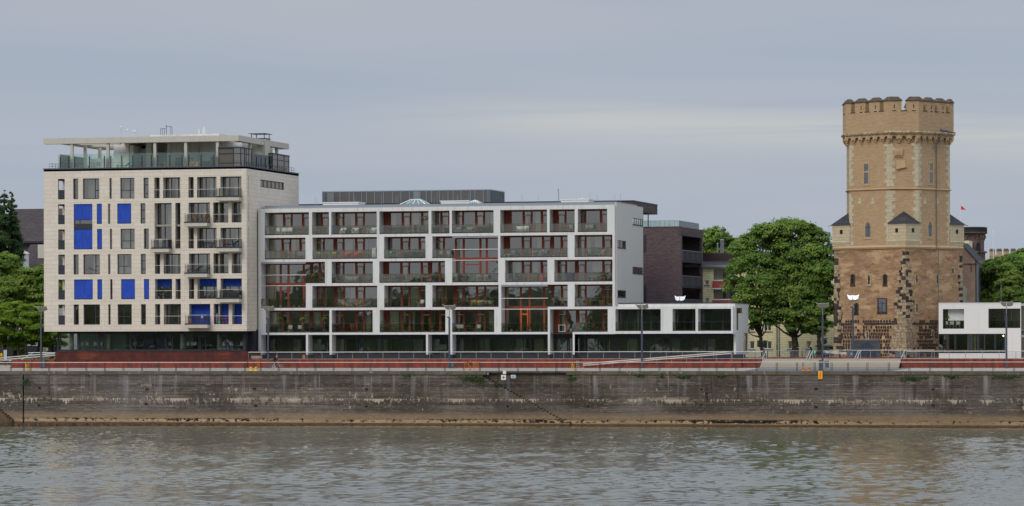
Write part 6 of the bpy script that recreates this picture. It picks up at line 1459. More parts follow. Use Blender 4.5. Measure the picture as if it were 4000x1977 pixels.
# drainpipe on the right face
c = tl(3655,700,NR*RU*q2,NR); n_ = NR; b = MB(); pt = lambda z, e=.1: Vector((c.x,c.y,z))+n_*e
b.tube(pt(zb_-.2,.12),pt(zs0+.3,.12),.055); b.tube(pt(zs0+.3,.12),pt(zs0-.3,.36),.055); b.tube(pt(zs0-.3,.36),pt(0,.40),.06); b.tube(pt(zc1-.3,.95),pt(zb_-.2,.12),.07)
t_ = Vector((-n_.y,n_.x,0)); b.tube(pt(zc1+.25,1.0)-t_*.35,pt(zc1+.15,1.3)+t_*.2,.2); b.tube(pt(zc1+.15,1.3)+t_*.2,pt(zc1-.05,1.2)+t_*2.4,.16,8,0,.06); b.tube(pt(zb_-.6,.1)-t_*.6,pt(zc1-.1,1.2)+t_*1.2,.05); b.build('drain_pipe', plain('weathered_zinc', S(104,102,98), .6, .2), TW)
# gate: black slab for the shade of the arch opening, behind a steel grille
pl = NL*R0*q2; ca = tl(3386,1400,pl,NL); zg = tl(3386,1327,pl,NL).z; za = tl(3386,1342,pl,NL).z; hw = 98/32/q2/2; t_ = Vector((-NL.y,NL.x,0))
b = MB(); A = []
for i in range(13): a = math.pi*i/12; A.append((1.5*math.cos(a), max(.0, za-1.9)+1.9*math.sin(a)))
A = [(1.62,-.02)]+A+[(-1.62,-.02)]
q = [Vector((ca.x,ca.y,0))+t_*u+Vector((0,0,v)) for u, v in A]; b.loft([v-NL*.1 for v in q],[v+NL*.05 for v in q]); b.build('gate_arch_shade', M['black'], TW)
b = MB(); b0 = Vector((ca.x,ca.y,0)); n = 46
for i in range(n+1): p = b0+t_*(-hw+2*hw*i/n); fbox(b, NL, p, .012, .1, zg-.12, .3, .33)
for z in (.1, .9, zg*.52, zg-.12): fbox(b, NL, b0, hw, z, z+.06, .29, .34)
fbox(b, NL, b0, hw, zg-.06, zg, .2, .36); fbox(b, NL, b0-t_*hw, .05, -.05, zg, .28, .36); fbox(b, NL, b0+t_*hw, .05, -.05, zg, .28, .36); fbox(b, NL, b0, .03, .1, zg, .28, .35); b.build('grille_gate', M['box_grey'], TW)
gg = G('fine_mesh'); tr = gg.n('ShaderNodeBsdfTransparent'); df = gg.n('ShaderNodeBsdfDiffuse'); df.inputs[0].default_value = S(84,98,104); mx = gg.n('ShaderNodeMixShader'); mx.inputs[0].default_value = .45; gg.L(tr.outputs[0],mx.inputs[1]); gg.L(df.outputs[0],mx.inputs[2]); gg.L(mx.outputs[0],gg.out.inputs[0])
b = MB(); A = [b0-t_*hw+NL*.28, b0+t_*hw+NL*.28]; b.face([A[0]+Vector((0,0,.1)),A[1]+Vector((0,0,.1)),A[1]+Vector((0,0,zg-.1)),A[0]+Vector((0,0,zg-.1))]); b.build('gate_mesh', gg.mat, TW)
# ------------------------------------------------------------------ houses and towers farther back
YY = 446.0
YH_ = thing('yellow_house', (X(2900,YY),YY,ZPL), 'pale yellow clad apartment house with red balconies behind the big trees', 'building')
yx = lambda p: X(p,YY); yz = lambda p: Zp(p,YY,2950)
zye = yz(1043); xl_, xr_ = yx(2690), yx(3300)
lg = [(yx(2787), yx(2872), yz(1086+22), yz(1048)), (yx(2787), yx(2872), yz(1183), yz(1112))]
wn = [(2753,2770,1094,1112),(2753,2770,1164,1182),(2928,2948,1264,1294),(2983,3014,1266,1294),(2928,2948,1333,1364),(2980,3015,1333,1364),(3078,3095,1333,1364),(3150,3170,1333,1364),(3214,3228,1300,1320),(3120,3145,1190,1222),(3078,3096,1266,1294),(3050,3080,1190,1222),(2985,3015,1190,1222),(3149,3169,1268,1294),(3185,3205,1120,1150),(3090,3120,1120,1150),(2990,3020,1120,1150)]
hl = [(yx(a),yx(c),yz(z1),yz(z0)) for a,c,z0,z1 in wn]
b = MB(); b.wall(xl_, xr_, ZPL-.1, zye, lg+hl, YY, YY+.3); b.box(xl_, xr_, YY+8, YY+8.3, ZPL, zye); b.build('facade', M['yellow'], YH_)
b = MB(); b.box(xl_-.4, xr_+.4, YY-.6, YY+8.6, zye, zye+.25); b.build('roof_edge', M['steel'], YH_)
b = MB(); b.loft([(xl_,YY-.3,zye+.25),(xr_,YY-.3,zye+.25),(xr_,YY+8.4,zye+.25),(xl_,YY+8.4,zye+.25)],[(xl_,YY+3.5,zye+1.2),(xr_,YY+3.5,zye+1.2),(xr_,YY+4.5,zye+1.2),(xl_,YY+4.5,zye+1.2)]); b.build('roof', M['slate'], YH_)
for a,c,z0,z1 in hl:
    o = window(YH_, a, c, z0, z1, YY+.12, frame='whitepaint', glass='glass_shop', fw=.1, mull=((.5,) if c-a > .8 else ())); b = MB(); b.box(a-.12,c+.12,YY-.1,YY-.002,z0-.1,z0); b.build('sill', M['steel'], o)
for i,(a,c,z0,z1) in enumerate(lg):
    b = MB(); b.box(a-.1,a,YY+.3,YY+1.6,z0-.3,z1); b.box(c,c+.1,YY+.3,YY+1.6,z0-.3,z1); b.box(a,c,YY+1.5,YY+1.6,z0-.3,z1); b.box(a,c,YY+.3,YY+1.5,z1,z1+.1); b.box(a,c,YY+.3,YY+1.5,z0-.3,z0-.2); b.build('loggia_lining', M['grey_plaster'], YH_)
    window(YH_, a+.95, a+2.1, z0+.1, z1-.35, YY+1.4, frame='whitepaint', glass='glass_shop', fw=.1, mull=(.5,))
    b = MB(); b.box(a-.05,c+.02,YY-.45,YY-.36,z0-.55,z0+.38); b.build('balcony_panel', M['red'], YH_); b = MB(); b.box(a-.05,c+.02,YY-.46,YY-.003,z0-.72,z0-.551); b.box(a-.05,c+.02,YY-.47,YY-.35,z0+.381,z0+.52); b.build('balcony_edge', M['whitepaint'], YH_)
    q = MB()
    for px in (2820,2850): q.box(yx(px)-.1,yx(px)+.1,YY+1.3,YY+1.38,z0,z0+1.3)
    q.build('curtains', plain('olive_curtain', S(124,116,50), .9), YH_)
b = MB()
for p in (3035,3044): b.tube((yx(p),YY-.12,ZPL),(yx(p),YY-.12,zye),.07)
b.build('downpipes', M['steel'], YH_)
b = MB(); b.box(yx(3190),yx(3252),YY-1.2,YY-.002,yz(1354),yz(1350)); b.build('door_canopy', M['dark'], YH_); b = MB(); b.box(yx(3206),yx(3240),YY-.05,YY-.002,ZPL-.05,yz(1357)); b.build('door', M['black'], YH_)
b = MB(); b.box(xl_+1, yx(2855), YY+2.2, YY+5, zye+.3, Zp(989,YY+2.2,2800)); b.build('dark_chimney_block', plain('black_brown_chimney', S(62,50,50), .9), YH_)
zch = Zp(989,YY+2.2,2800)
for p, t0, r in ((2804,955,.09),(2818,940,.10),(2825,940,.10)):
    b = MB(); x_ = X(p,YY+3); b.tube((x_,YY+3,zch-.1),(x_,YY+3,Zp(t0,YY+3,p)),r,8); b.lathe((x_,YY+3,Zp(t0,YY+3,p)),[(r*1.3,0),(r*1.3,.1),(.01,.2)],8); b.build('flue_pipe', M['steel'], YH_)
b = MB(); x_ = X(2974,YY+3)
for p in (2971,2980): x_ = X(p,YY+3); b.tube((x_,YY+3,zye),(x_,YY+3,Zp(930,YY+3,p)),.13,8); b.lathe((x_,YY+3,Zp(930,YY+3,p)),[(.17,0),(.17,.06),(.01,.1)],8)
b.build('flue_pipe', M['steel'], YH_)
# dark roofed houses at far left
Y1 = 500.0
H1 = thing('old_house', (X(90,Y1),Y1,ZPL), 'large house with a steep dark brown hipped roof behind the poplar at far left', 'building')
h = lambda px,py,y: tuple(P(px,py,y))
b = MB(); zr_, ze_ = Zp(815,Y1+8,120), Zp(943,Y1,120); x0, x1_ = X(20,Y1), X(330,Y1)
b.face([(x0,Y1,ze_),(x1_,Y1,ze_),(x1_,Y1+9,zr_),(X(60,Y1+9),Y1+9,zr_)]); b.face([(x0,Y1,ze_),(X(60,Y1+9),Y1+9,zr_),(x0,Y1+18,ze_)]); b.face([(x0,Y1+18,ze_),(X(60,Y1+9),Y1+9,zr_),(x1_,Y1+9,zr_),(x1_,Y1+18,ze_)])
b.build('roof', M['darkroof'], H1); b = MB(); b.box(x0+.3,x1_,Y1+.6,Y1+17,ZPL,ze_); b.build('wall', plain('dark_brown_wall', S(80,68,66), .9), H1)
b = MB(); b.box(x0-.2,x1_,Y1-.3,Y1+.1,ze_-.25,ze_+.02); b.build('gutter', M['dark'], H1); b = MB(); b.box(X(88,Y1+3)-.4,X(88,Y1+3)+.4,Y1-2,Y1-1.2,Zp(960,Y1,88),Zp(942,Y1,88)); b.build('chimney', M['terracotta'], H1)
Y2 = 470.0
H2 = thing('tiled_house', (X(120,Y2),Y2,ZPL), 'lower house with black tiled gable roof between the lime green trees and the cream block', 'building')
b = MB(); zr_, ze_ = Zp(955,Y2+5,120), Zp(1045,Y2,120); x0, x1_ = X(70,Y2), X(172,Y2)
b.face([(x0,Y2,ze_),(x1_+2,Y2,ze_),(X(160,Y2+5),Y2+5,zr_),(x0,Y2+5,zr_)]); b.face([(x0,Y2+5,zr_),(X(160,Y2+5),Y2+5,zr_),(x1_+2,Y2+10,ze_),(x0,Y2+10,ze_)]); b.face([(x1_+2,Y2,ze_),(x1_+2,Y2+10,ze_),(X(160,Y2+5),Y2+5,zr_)]); b.build('roof', M['darkroof'], H2)
b = MB(); b.box(x0,x1_+1.6,Y2+.4,Y2+9.6,ZPL,ze_); b.build('wall', M['concrete'], H2); b = MB(); c = P(150,958,Y2+2); b.box(c.x-.1,c.x+1.6,Y2+2,Y2+4,ze_,c.z+.1); b.build('dormer', M['concrete'], H2)
b = MB(); c = P(82,985,Y2-3); b.box(c.x-.45,c.x+.4,Y2-3,Y2-1,c.z-4,c.z-.2); b.loft([(c.x-.5,Y2-3.2,c.z-.2),(c.x+.5,Y2-3.2,c.z-.2),(c.x+.5,Y2-.8,c.z-.2),(c.x-.5,Y2-.8,c.z-.2)],[(c.x-.45,Y2-2.1,c.z+.2),(c.x+.1,Y2-2.1,c.z+.3),(c.x+.1,Y2-1.9,c.z+.3),(c.x-.45,Y2-1.9,c.z+.2)]); b.build('gable_window', M['white'], H2)
# house with gable behind the yellow roof (between the trees)
b = MB(); Y3 = 490.0; x0,x1_ = X(2840,Y3),X(2920,Y3); zt = Zp(927,Y3,2870); b.box(x0,x1_,Y3,Y3+6,ZPL,zt-1.4)
H3 = thing('brown_roof_house', (X(2870,Y3),Y3,ZPL), 'brown roofed house showing a corner between two tree crowns above the yellow house', 'building'); b.build('wall', M['concrete'], H3)
b = MB(); b.loft([(x0-.5,Y3-.5,zt-1.4),(x1_+.5,Y3-.5,zt-1.4),(x1_+.5,Y3+6.5,zt-1.4),(x0-.5,Y3+6.5,zt-1.4)],[(x0,Y3+2,zt),(x1_,Y3+2,zt),(x1_,Y3+4,zt),(x0,Y3+4,zt)]); b.build('roof', M['darkroof'], H3)
# gabled house right of the tower
Y4 = 437.0
H4 = thing('gable_house', (X(3780,Y4),Y4,ZPL), 'tan rendered gable house wall with dark roof right behind the tower', 'building')
a0, a1, a2, a3 = P(3700,1400,Y4), P(3815,1400,Y4), P(3812,1018,Y4), P(3752,952,Y4)
b = MB(); b.prismy([(a0.x,ZPL),(a1.x,ZPL),(a2.x+.05,a2.z),(a3.x,a3.z),(a3.x-5,a2.z-.4),(a0.x,a2.z-1)], Y4, Y4+.5); b.build('gable_wall', mat_rough('tan_render', S(158,132,112), S(184,156,132), .5), H4)
b = MB(); b.box(a1.x-.12,a1.x+.25,Y4+.0,Y4+9,ZPL,a2.z-.1); b.build('side_wall', M['steel'], H4)
b = MB(); b.face([(a2.x+.4,Y4-.15,a2.z-.3),(a2.x+.4,Y4+9,a2.z-.3),(a3.x,Y4+9,a3.z+.2),(a3.x,Y4-.15,a3.z+.2)]); b.face([(a3.x,Y4-.15,a3.z+.2),(a3.x,Y4+9,a3.z+.2),(a3.x-4,Y4+9,a3.z-4),(a3.x-4,Y4-.15,a3.z-4)])
b.face([(a2.x+.4,Y4-.15,a2.z-.45),(a3.x,Y4-.15,a3.z+.02),(a3.x,Y4-.15,a3.z+.2),(a2.x+.4,Y4-.15,a2.z-.3)]); b.build('roof', M['slate'], H4)
b = MB(); c0 = [(3757,1117),(3767,1114),(3772,1124),(3778,1129),(3777,1145),(3774,1160),(3779,1188),(3764,1188),(3757,1150)]
b.prismy([(P(x_,y_,Y4).x, P(x_,y_,Y4).z) for x_, y_ in c0], Y4-.03, Y4-.003); b.build('pale_mural', plain('pale_green_paint', S(168,172,150), .9), H4)
b = MB(); c = P(3785,1032,Y4); b.box(P(3762,1032,Y4).x,P(3812,1032,Y4).x,Y4-.05,Y4-.003,c.z-.08,c.z+.08); c = P(3794,1048,Y4); b.box(c.x-.06,c.x-.02,Y4-.05,Y4-.003,c.z-.5,c.z+.5); b.box(c.x+.04,c.x+.08,Y4-.05,Y4-.003,c.z-.5,c.z+.5); b.build('wall_anchor', M['brownstone'], H4)
b = MB(); Y5 = 452.0; c0, c1 = P(3757,985,Y5), P(3785,940,Y5); b.prismy([(c0.x-4,c0.z-6),(c1.x,c0.z-6),(c1.x,c1.z),(c1.x-.5,c1.z),(c0.x+.0,c1.z-.3),(c0.x-4,c0.z-.5)], Y5, Y5+4)
tag(b.build('cream_gable', plain('cream_render', S(220,206,172), .9)), 'small cream gable wedge between the gable house and the round tower', 'building')
# round dark tower
Y6 = 462.0
RT = thing('round_tower', (X(3790,Y6),Y6,ZPL), 'dark brown round stone tower with arcaded frieze and parapet behind the gable house', 'tower')
xc = X(3797,Y6); s_ = 13440/(Y6/1.0)*.995; r = 52/s_; zz = lambda p: Zp(p,Y6,3800)
b = MB(); b.lathe((xc,Y6,0),[(r,ZPL),(r,zz(990)),(r+.25,zz(988)),(r+.25,zz(984)),(r-.15,zz(980)),(r-.15,zz(918)),(r+.05,zz(916)),(r+.3,zz(911)),(r+.3,zz(908)),(r-.1,zz(907)),(r-.1,zz(905)),(0,zz(905))],32)
for k in range(14):
    a = math.pi+math.pi*2*k/20; x_, y_ = xc+(r-.12)*math.cos(a), Y6+(r-.12)*math.sin(a)
    for j in range(7): an = math.pi*j/6; an2 = math.pi*(j+1)/6; b.tube((x_+.55*math.cos(an)*abs(math.sin(a)),y_-.55*math.cos(an)*math.cos(a)*.0,zz(932)+.55*math.sin(an)),(x_+.55*math.cos(an2)*abs(math.sin(a)),y_,zz(932)+.55*math.sin(an2)),.09,4)
b.build('shaft', M['brownstone'], RT)
b = MB(); n = 40
for k in range(n): a = 2*math.pi*k/n; x_, y_ = xc+(r+.12)*math.cos(a), Y6+(r+.12)*math.sin(a); b.tube((x_,y_,zz(907)),(x_,y_,zz(893)),.13,5)
b.torus((xc,Y6,zz(892)),r+.12,.16,40,5,0,'z'); b.lathe((xc,Y6,zz(907)),[(r+.2,0),(r+.2,.3),(r,.3)],40); b.build('parapet', M['black'], RT)
for px in (3821,3793): b = MB(); c = P(px,967,Y6-r); b.prismy([(c.x-.28,c.z-.8),(c.x+.28,c.z-.8),(c.x+.28,c.z+.4),(c.x+.15,c.z+.68),(c.x-.15,c.z+.68),(c.x-.28,c.z+.4)],Y6-r*.95,Y6-r*.82) ; b.build('window', M['signblack'], RT)
# crenellated wall far right
Y7 = 500.0
CW = thing('crenellated_building', (X(3940,Y7),Y7,ZPL), 'tan battlemented building top above the trees at the far right edge', 'building')
b = MB(); x0,x1_ = X(3866,Y7),X(4120,Y7); zz7 = lambda p: Zp(p,Y7,3930); b.box(x0,x1_,Y7,Y7+10,ZPL,zz7(1003)); b.box(x0,x1_,Y7,Y7+.6,zz7(1003),zz7(996)); b.box(x0,x0+.6,Y7+.6,Y7+10,zz7(1003),zz7(996)); b.build('wall', M['tan'], CW)
b = MB(); b.box(x0-.08,x1_,Y7-.08,Y7-.002,zz7(1003),zz7(1001)); b.build('string_course', M['oldstone'], CW)
p = 3866
for k in range(9):
    xa, xb_ = X(3866+27.5*k,Y7), X(3866+27.5*k+19,Y7); b = MB(); b.box(xa,xb_,Y7,Y7+.6,zz7(996),zz7(979)); o = b.build('merlon', M['tan'], CW); b = MB(); b.loft([(xa-.06,Y7-.1,zz7(979)),(xb_+.06,Y7-.1,zz7(979)),(xb_+.06,Y7+.7,zz7(979)),(xa-.06,Y7+.7,zz7(979))],[(xa+.08,Y7+.15,zz7(971)),(xb_-.08,Y7+.15,zz7(971)),(xb_-.08,Y7+.45,zz7(971)),(xa+.08,Y7+.45,zz7(971))]); b.build('cap_stone', M['cap'], o)
# flag and mast
Yf = 455.0
t = thing('flagpole', (X(3754,Yf),Yf,ZPL), 'thin white flagpole with a small red pennant beside the tower', 'flagpole')
x_ = X(3754,Yf); zt = Zp(800,Yf,3754); b = MB(); b.tube((x_,Yf,ZPL),(x_,Yf,zt),.05,6,0,.03); b.build('pole', M['whitepaint'], t)
f0, f1, f2 = P(3754,803,Yf), P(3754,819,Yf), P(3773,820,Yf); b = MB(); fm = P(3761,808,Yf); fm2 = P(3762,819.5,Yf); yo = Vector((0,-.05,0))
b.face([f0+yo,f1+yo,fm2+yo*3,fm+yo*2]); b.face([fm+yo*2,fm2+yo*3,f2+yo]); b.face([f0-yo*.1,fm,fm2+yo,f1-yo*.1]); b.build('pennant', M['redflag'], t)
b = MB(); x_ = X(3881,Y7-5); b.tube((x_,Y7-5,ZPL),(x_,Y7-5,Zp(894,Y7-5,3881)),.07,6,0,.04); tag(b.build('radio_mast', M['whitepaint']), 'thin pale mast rising beside the battlemented building at the right', 'mast')
b = MB(); x_ = X(3911,430); b.tube((x_,430,ZPL),(x_,430,Zp(1112,430,3911)),.05,6,0,.03); tag(b.build('flagless_pole', M['steel']), 'thin grey pole among the trees above the white box building', 'pole')
# small things at far left
def signpost(px, py, Y, w_, h_, lb, mt, z0=ZPL-.1):
    c = P(px,py,Y); t = thing('sign_post', (c.x,Y,z0), lb, 'sign'); b = MB(); b.tube((c.x,Y+.05,z0),(c.x,Y+.05,c.z),.035); b.build('pole', M['steel'], t); b = MB(); b.box(c.x-w_/2,c.x+w_/2,Y-.02,Y,c.z-h_/2,c.z+h_/2); b.build('sign_border', M['signred'], t)
    b = MB(); b.box(c.x-w_/2+.05,c.x+w_/2-.05,Y-.03,Y-.021,c.z-h_/2+.05,c.z+h_/2-.05); b.build('sign_face', M[mt], t)
signpost(8,1348,428,.4,.25,'small red bordered white sign at the very left edge under the trees','signwhite'); signpost(183,1364,424,.42,.46,'red bordered white notice between trunks left of the cream block','signwhite'); signpost(97,1360.5,440,.4,.1,'thin red sign deep under the trees at the left','signred')
c = P(6,1386,YR+2); b = MB(); b.box(c.x-.10,c.x+.10,YR+1.9,YR+2.1,c.z-.2,c.z+.2); b.tube((c.x,YR+2,ZPR),(c.x,YR+2,c.z-.3),.05); tag(b.build('ticket_post', M['yellowp']), 'small yellow box on a post at the left edge behind the bicycle', 'post')
b = MB(); c = P(24,1385,YR+6); b.tube((c.x,YR+6,ZPL),(c.x,YR+6,ZPL+1.15),.09); b.tube((c.x-.25,YR+6,ZPL),(c.x-.25,YR+6,ZPL+1.15),.07); tag(b.build('path_bollard', M['whitepaint']), 'white banded path bollards on the lawn at the left', 'bollard')
b = MB(); c = P(175,1370,432); b.tube((c.x,432,ZPL-.1),(c.x,432,Zp(1335,432,175)),.24,10); tag(b.build('concrete_post', M['concrete']), 'thick pale concrete post under the trees left of the cream block', 'post')
b = MB(); Yw_ = 452; b.box(X(-20,Yw_),X(235,Yw_),Yw_,Yw_+.1,ZPL,ZPL+1.5); tag(b.build('board_fence', M['black']), 'dark board fence in the shade behind the left trees', 'fence')
# traffic lights, round sign from behind, parked car
YTL = 424.0
t = thing('traffic_light', (X(2972,YTL),YTL,ZPL), 'dark traffic light with side facing lamps seen behind the leftmost big trunk', 'traffic light'); b = MB(); x_ = X(2974,YTL); b.tube((x_,YTL,ZPL),(x_,YTL,Zp(1330,YTL,2972)),.06); b.build('pole', M['dark'], t)
for px, sg in ((2969,-1),(2985,1)):
    c = P(px,1343,YTL); b = MB(); b.box(c.x-.13,c.x+.13,YTL-.15,YTL+.15,c.z-.42,c.z+.42)
    for k in (-1,0,1): b.tube((c.x+sg*.13,YTL,c.z+.27*k),(c.x+sg*.36,YTL,c.z+.27*k+.03),.13,8)
    b.build('signal_head', plain('dark_green_housing', S(40,52,48), .6), t)
t = thing('round_sign', (X(3222,YTL),YTL,ZPL), 'dark round road sign seen from behind beside the tree lamp', 'sign'); c = P(3222,1335,YTL); b = MB(); b.tube((c.x,YTL,ZPL),(c.x,YTL,c.z),.035); b.build('pole', M['dark'], t); b = MB(); b.tube((c.x,YTL-.03,c.z),(c.x,YTL,c.z),.30,16); b.build('sign_disc', M['signblack'], t)
def car(px, Y, lb):
    c = P(px,1398,Y); z0 = ZPL-.09; t = thing('parked_car', (c.x,Y,z0), lb, 'car'); x_ = c.x
    prof = [(-2.0,.3),(2.0,.3),(2.05,.62),(1.9,.82),(1.05,.92),(.45,1.40),(-.9,1.46),(-1.7,1.02),(-2.05,.9),(-2.1,.6)]
    b = MB(); b.loft([(x_+a,Y+.85,z0+z) for a,z in prof],[(x_+a,Y-.85,z0+z) for a,z in prof]); b.build('body', plain('silver_paint', S(150,160,160), .35, .4), t)
    b = MB(); w_ = [(.95,.95),(.40,1.36),(-.85,1.41),(-1.5,1.0)]; b.loft([(x_+a,Y-.855,z0+z) for a,z in w_],[(x_+a,Y-.87,z0+z) for a,z in w_]); b.build('window', M['glass_shop'], t)
    for a in (-1.3,1.3):
        for yy in (-.82,.82): b = MB(); b.tube((x_+a,Y+yy-.1,z0+.31),(x_+a,Y+yy+.1,z0+.31),.31,14); b.build('wheel', M['blacktyre'], t)
car(3252, 437.5, 'silver car parked beyond the bar fence at the left foot of the tower')
# twin slanting rails before the tower
b = MB(); Yq_ = YF+1.5
for k in range(3):
    p0, p1 = P(3216,1371+3*k,Yq_), P(3330,1379+3.5*k,Yq_); b.tube(p0,p1,.035)
tag(b.build('slanting_rail', M['rail']), 'three pale slanting rails crossing before the left foot of the tower', 'railing')
# ------------------------------------------------------------------ trees
def leaves(rs, lobes, n, size, flat=1.0, droop=.0, sub=.34):
    """leaf quads gathered in small tufts over the lobes: returns verts (n*4,3)"""
    L_ = np.array([[*c, rx, rz] for c, rx, rz in lobes]); wgt = L_[:,3]**2; wgt /= wgt.sum()
    nt = max(12, n//60)
    li = rs.choice(len(L_), nt, p=wgt)
    d = rs.normal(size=(nt,3)); d /= np.linalg.norm(d, axis=1)[:,None]; d[:,2] = np.where(d[:,2] < -.45, -d[:,2], d[:,2])
    rad = rs.uniform(.42, 1.0, nt)**.55*1.08
    tc_ = L_[li,:3] + d*rad[:,None]*np.column_stack([L_[li,3], L_[li,3], L_[li,4]])
    tr_ = L_[li,3]*rs.uniform(.6, 1.4, nt)*sub
    k = rs.randint(0, nt, n)
    e = rs.normal(size=(n,3))*.52; e[:,2] *= .5*flat
    p = tc_[k] + e*tr_[k][:,None]
    out = d[k]*.95 + np.array([0,-.25,.55]) + rs.normal(size=(n,3))*.5; out /= np.linalg.norm(out, axis=1)[:,None]
    a = np.cross(out, rs.normal(size=(n,3))); a /= np.linalg.norm(a, axis=1)[:,None]+1e-9; b_ = np.cross(out, a)
    s_ = size*rs.uniform(.6, 1.25, n)[:,None]
    a *= s_*.62; b_ *= s_*.38
    v = np.stack([p-a, p-b_*1.0, p+a, p+b_*1.0], axis=1).reshape(-1,3)
    return v
def mesh_leaves(name, v, mt, parent):
    n = len(v)//4; me = bpy.data.meshes.new(name); v = v - np.array(ORG[parent.name])
    me.vertices.add(n*4); me.vertices.foreach_set('co', v.ravel()); me.loops.add(n*4); me.loops.foreach_set('vertex_index', np.arange(n*4, dtype=np.int32))
    me.polygons.add(n); me.polygons.foreach_set('loop_start', np.arange(0, n*4, 4, dtype=np.int32)); me.update(); me.validate()
    me.materials.append(mt); o = bpy.data.objects.new(name, me); COL.objects.link(o); o.parent = parent; return o
def tree(name, label, px, Y, lobes_px, n, size, leaf, trunk_r, seed, base_py=1402, top=None, group=None, flat=1.0, sub=.33, lean=0, depth=1.6, z0=None):
    rs = np.random.RandomState(seed); zb_ = ZPL-.15 if z0 is None else z0
    base = Vector((X(px,Y), Y, zb_)); t = thing(name, tuple(base), label, 'tree', group)
    lob = []
    for l in lobes_px:
        x_, y_, r_ = l[:3]; yy = Y + rs.uniform(-depth, depth); c = P(x_, y_, yy); s_ = 13440/(yy/(.97+.25*(x_-2000)/13440)); r = r_/s_; lob.append(((c.x,c.y,c.z), r, r*(l[3] if len(l) > 3 else .85)))
    for (c_, r_, rz_) in list(lob):
        for q in range(2):
            d_ = rs.normal(size=3); d_[2] = abs(d_[2])*.8; d_ /= np.linalg.norm(d_); k_ = rs.uniform(.22, .42)
            lob.append(((c_[0]+d_[0]*r_*.95, c_[1]+d_[1]*r_*.95, c_[2]+d_[2]*rz_*1.0), r_*k_, rz_*k_))
    v = leaves(rs, lob, int(n*1.8), size*.76, flat, 0, sub); mesh_leaves('crown', v, leaf, t)
    b = MB(); cen = Vector((base.x, Y, sum(l[0][2] for l in lob)/len(lob)))
    zf = min(l[0][2] for l in lob[:len(lobes_px)])
    fork = Vector((base.x + lean, Y, zb_ + max(1.4, (zf-zb_)*.75)))
    pts = [base, base.lerp(fork, .5)+Vector((rs.uniform(-.15,.15),0,0)), fork]
    b.tube(pts[0], pts[0]+Vector((0,0,.35)), trunk_r*1.45, 9, 0, trunk_r*1.08); b.tube(pts[0]+Vector((0,0,.35)), pts[1], trunk_r*1.08, 9, 0, trunk_r*.95); b.tube(pts[1], pts[2], trunk_r*.95, 9, 0, trunk_r*.82)
    for l in lob[:len(lobes_px)]:
        c = Vector(l[0]); m_ = fork.lerp(c, .5) + Vector((rs.uniform(-.4,.4), rs.uniform(-.4,.4), -.25)); b.tube(fork, m_, trunk_r*.5, 6, 0, trunk_r*.26); b.tube(m_, c+Vector((0,0,l[2]*.35)), trunk_r*.26, 5, 0, .03)
        for q in range(3):
            e = c + Vector((rs.uniform(-1,1), rs.uniform(-1,1), rs.uniform(-.4,.8)))*l[1]*.75; b.tube(m_.lerp(c,.6), e, trunk_r*.12, 4, 0, .015)
    b.build('trunk', M['trunk'], t); return t
GT = 'three broad maples before the yellow house'
tree('maple_tree', 'leftmost of the big maples, with thin leaning trunk beside the traffic light', 2985, 432, [(2905,985,48),(2950,940,55),(2985,915,45),(2945,1040,72),(2885,1050,45),(2875,1120,42),(2852,1090,26,.6),(2965,1120,66),(2915,1165,50),(2985,1195,52),(2925,1235,42),(2990,1255,36),(2900,1290,22),(2955,1275,25),(3010,1180,40)], 21000, .36, M['leaf_mid'], .26, 3, lean=-.45, group=GT)
tree('maple_tree', 'middle of the big maples, tallest crown over a thick forked trunk', 3103, 433, [(3035,905,50),(3080,892,48),(3120,905,52),(3030,975,65),(3095,985,72),(3050,1060,66),(3125,1070,78),(3045,1140,58),(3110,1160,76),(3065,1215,52),(3140,1235,56),(3045,1250,40),(3105,1275,42),(3015,1265,26),(3160,1290,30)], 25000, .36, M['leaf_mid'], .48, 5, group=GT)
tree('maple_tree', 'rightmost of the big maples, close to the left side of the tower', 3198, 431.5, [(3165,925,48),(3200,945,46),(3225,1000,42),(3175,1000,60),(3205,1070,60),(3238,1060,26),(3185,1135,62),(3228,1140,36),(3195,1205,56),(3235,1215,26),(3180,1265,46),(3228,1275,28),(3205,1305,24)], 20000, .36, M['leaf_mid'], .33, 8, group=GT)
tree('leafy_tree', 'bushy green tree rising between the dark brick house and the brown roofed house', 2790, 474, [(2765,935,42),(2800,925,42),(2835,945,36),(2785,985,55),(2840,1000,40),(2760,1010,45),(2770,1060,50),(2755,1120,40),(2868,990,30)], 9000, .42, M['leaf_mid'], .4, 11)
tree('leafy_tree', 'green tree directly right of the gable house', 3860, 440, [(3850,1100,48),(3880,1050,42),(3845,1150,40),(3890,1120,50),(3870,1175,44),(3840,1190,30),(3895,1180,40)], 9000, .38, M['leaf_lime'], .3, 13)
tree('leafy_tree', 'yellowish green tree between the two taller trees behind the white box building', 3935, 438, [(3925,1120,40),(3950,1085,36),(3935,1165,48),(3905,1190,32),(3965,1170,40),(3930,1060,34)], 8000, .34, M['leaf_lime'], .25, 17)
tree('leafy_tree', 'tall darker green tree at the right edge below the battlements', 3985, 443, [(3950,1035,45),(3990,1020,46),(4015,1050,50),(3905,1040,38),(3985,1085,50),(3975,1150,48),(4020,1130,50),(3998,985,16),(3980,1000,20)], 13000, .38, M['leaf_mid'], .32, 19)
tree('poplar_tree', 'tall slender dark green poplar at the left edge', 15, 456, [(18,756,8,2.0),(16,778,13,1.5),(14,802,17,1.3),(10,830,21,1.2),(-2,790,12,1.4),(-4,825,18,1.2),(6,865,26,1.1),(-12,860,24),(10,905,32),(6,950,34),(-12,930,34),(20,1005,28),(0,1040,30)], 13000, .28, M['leaf_dark'], .45, 23, sub=.36)
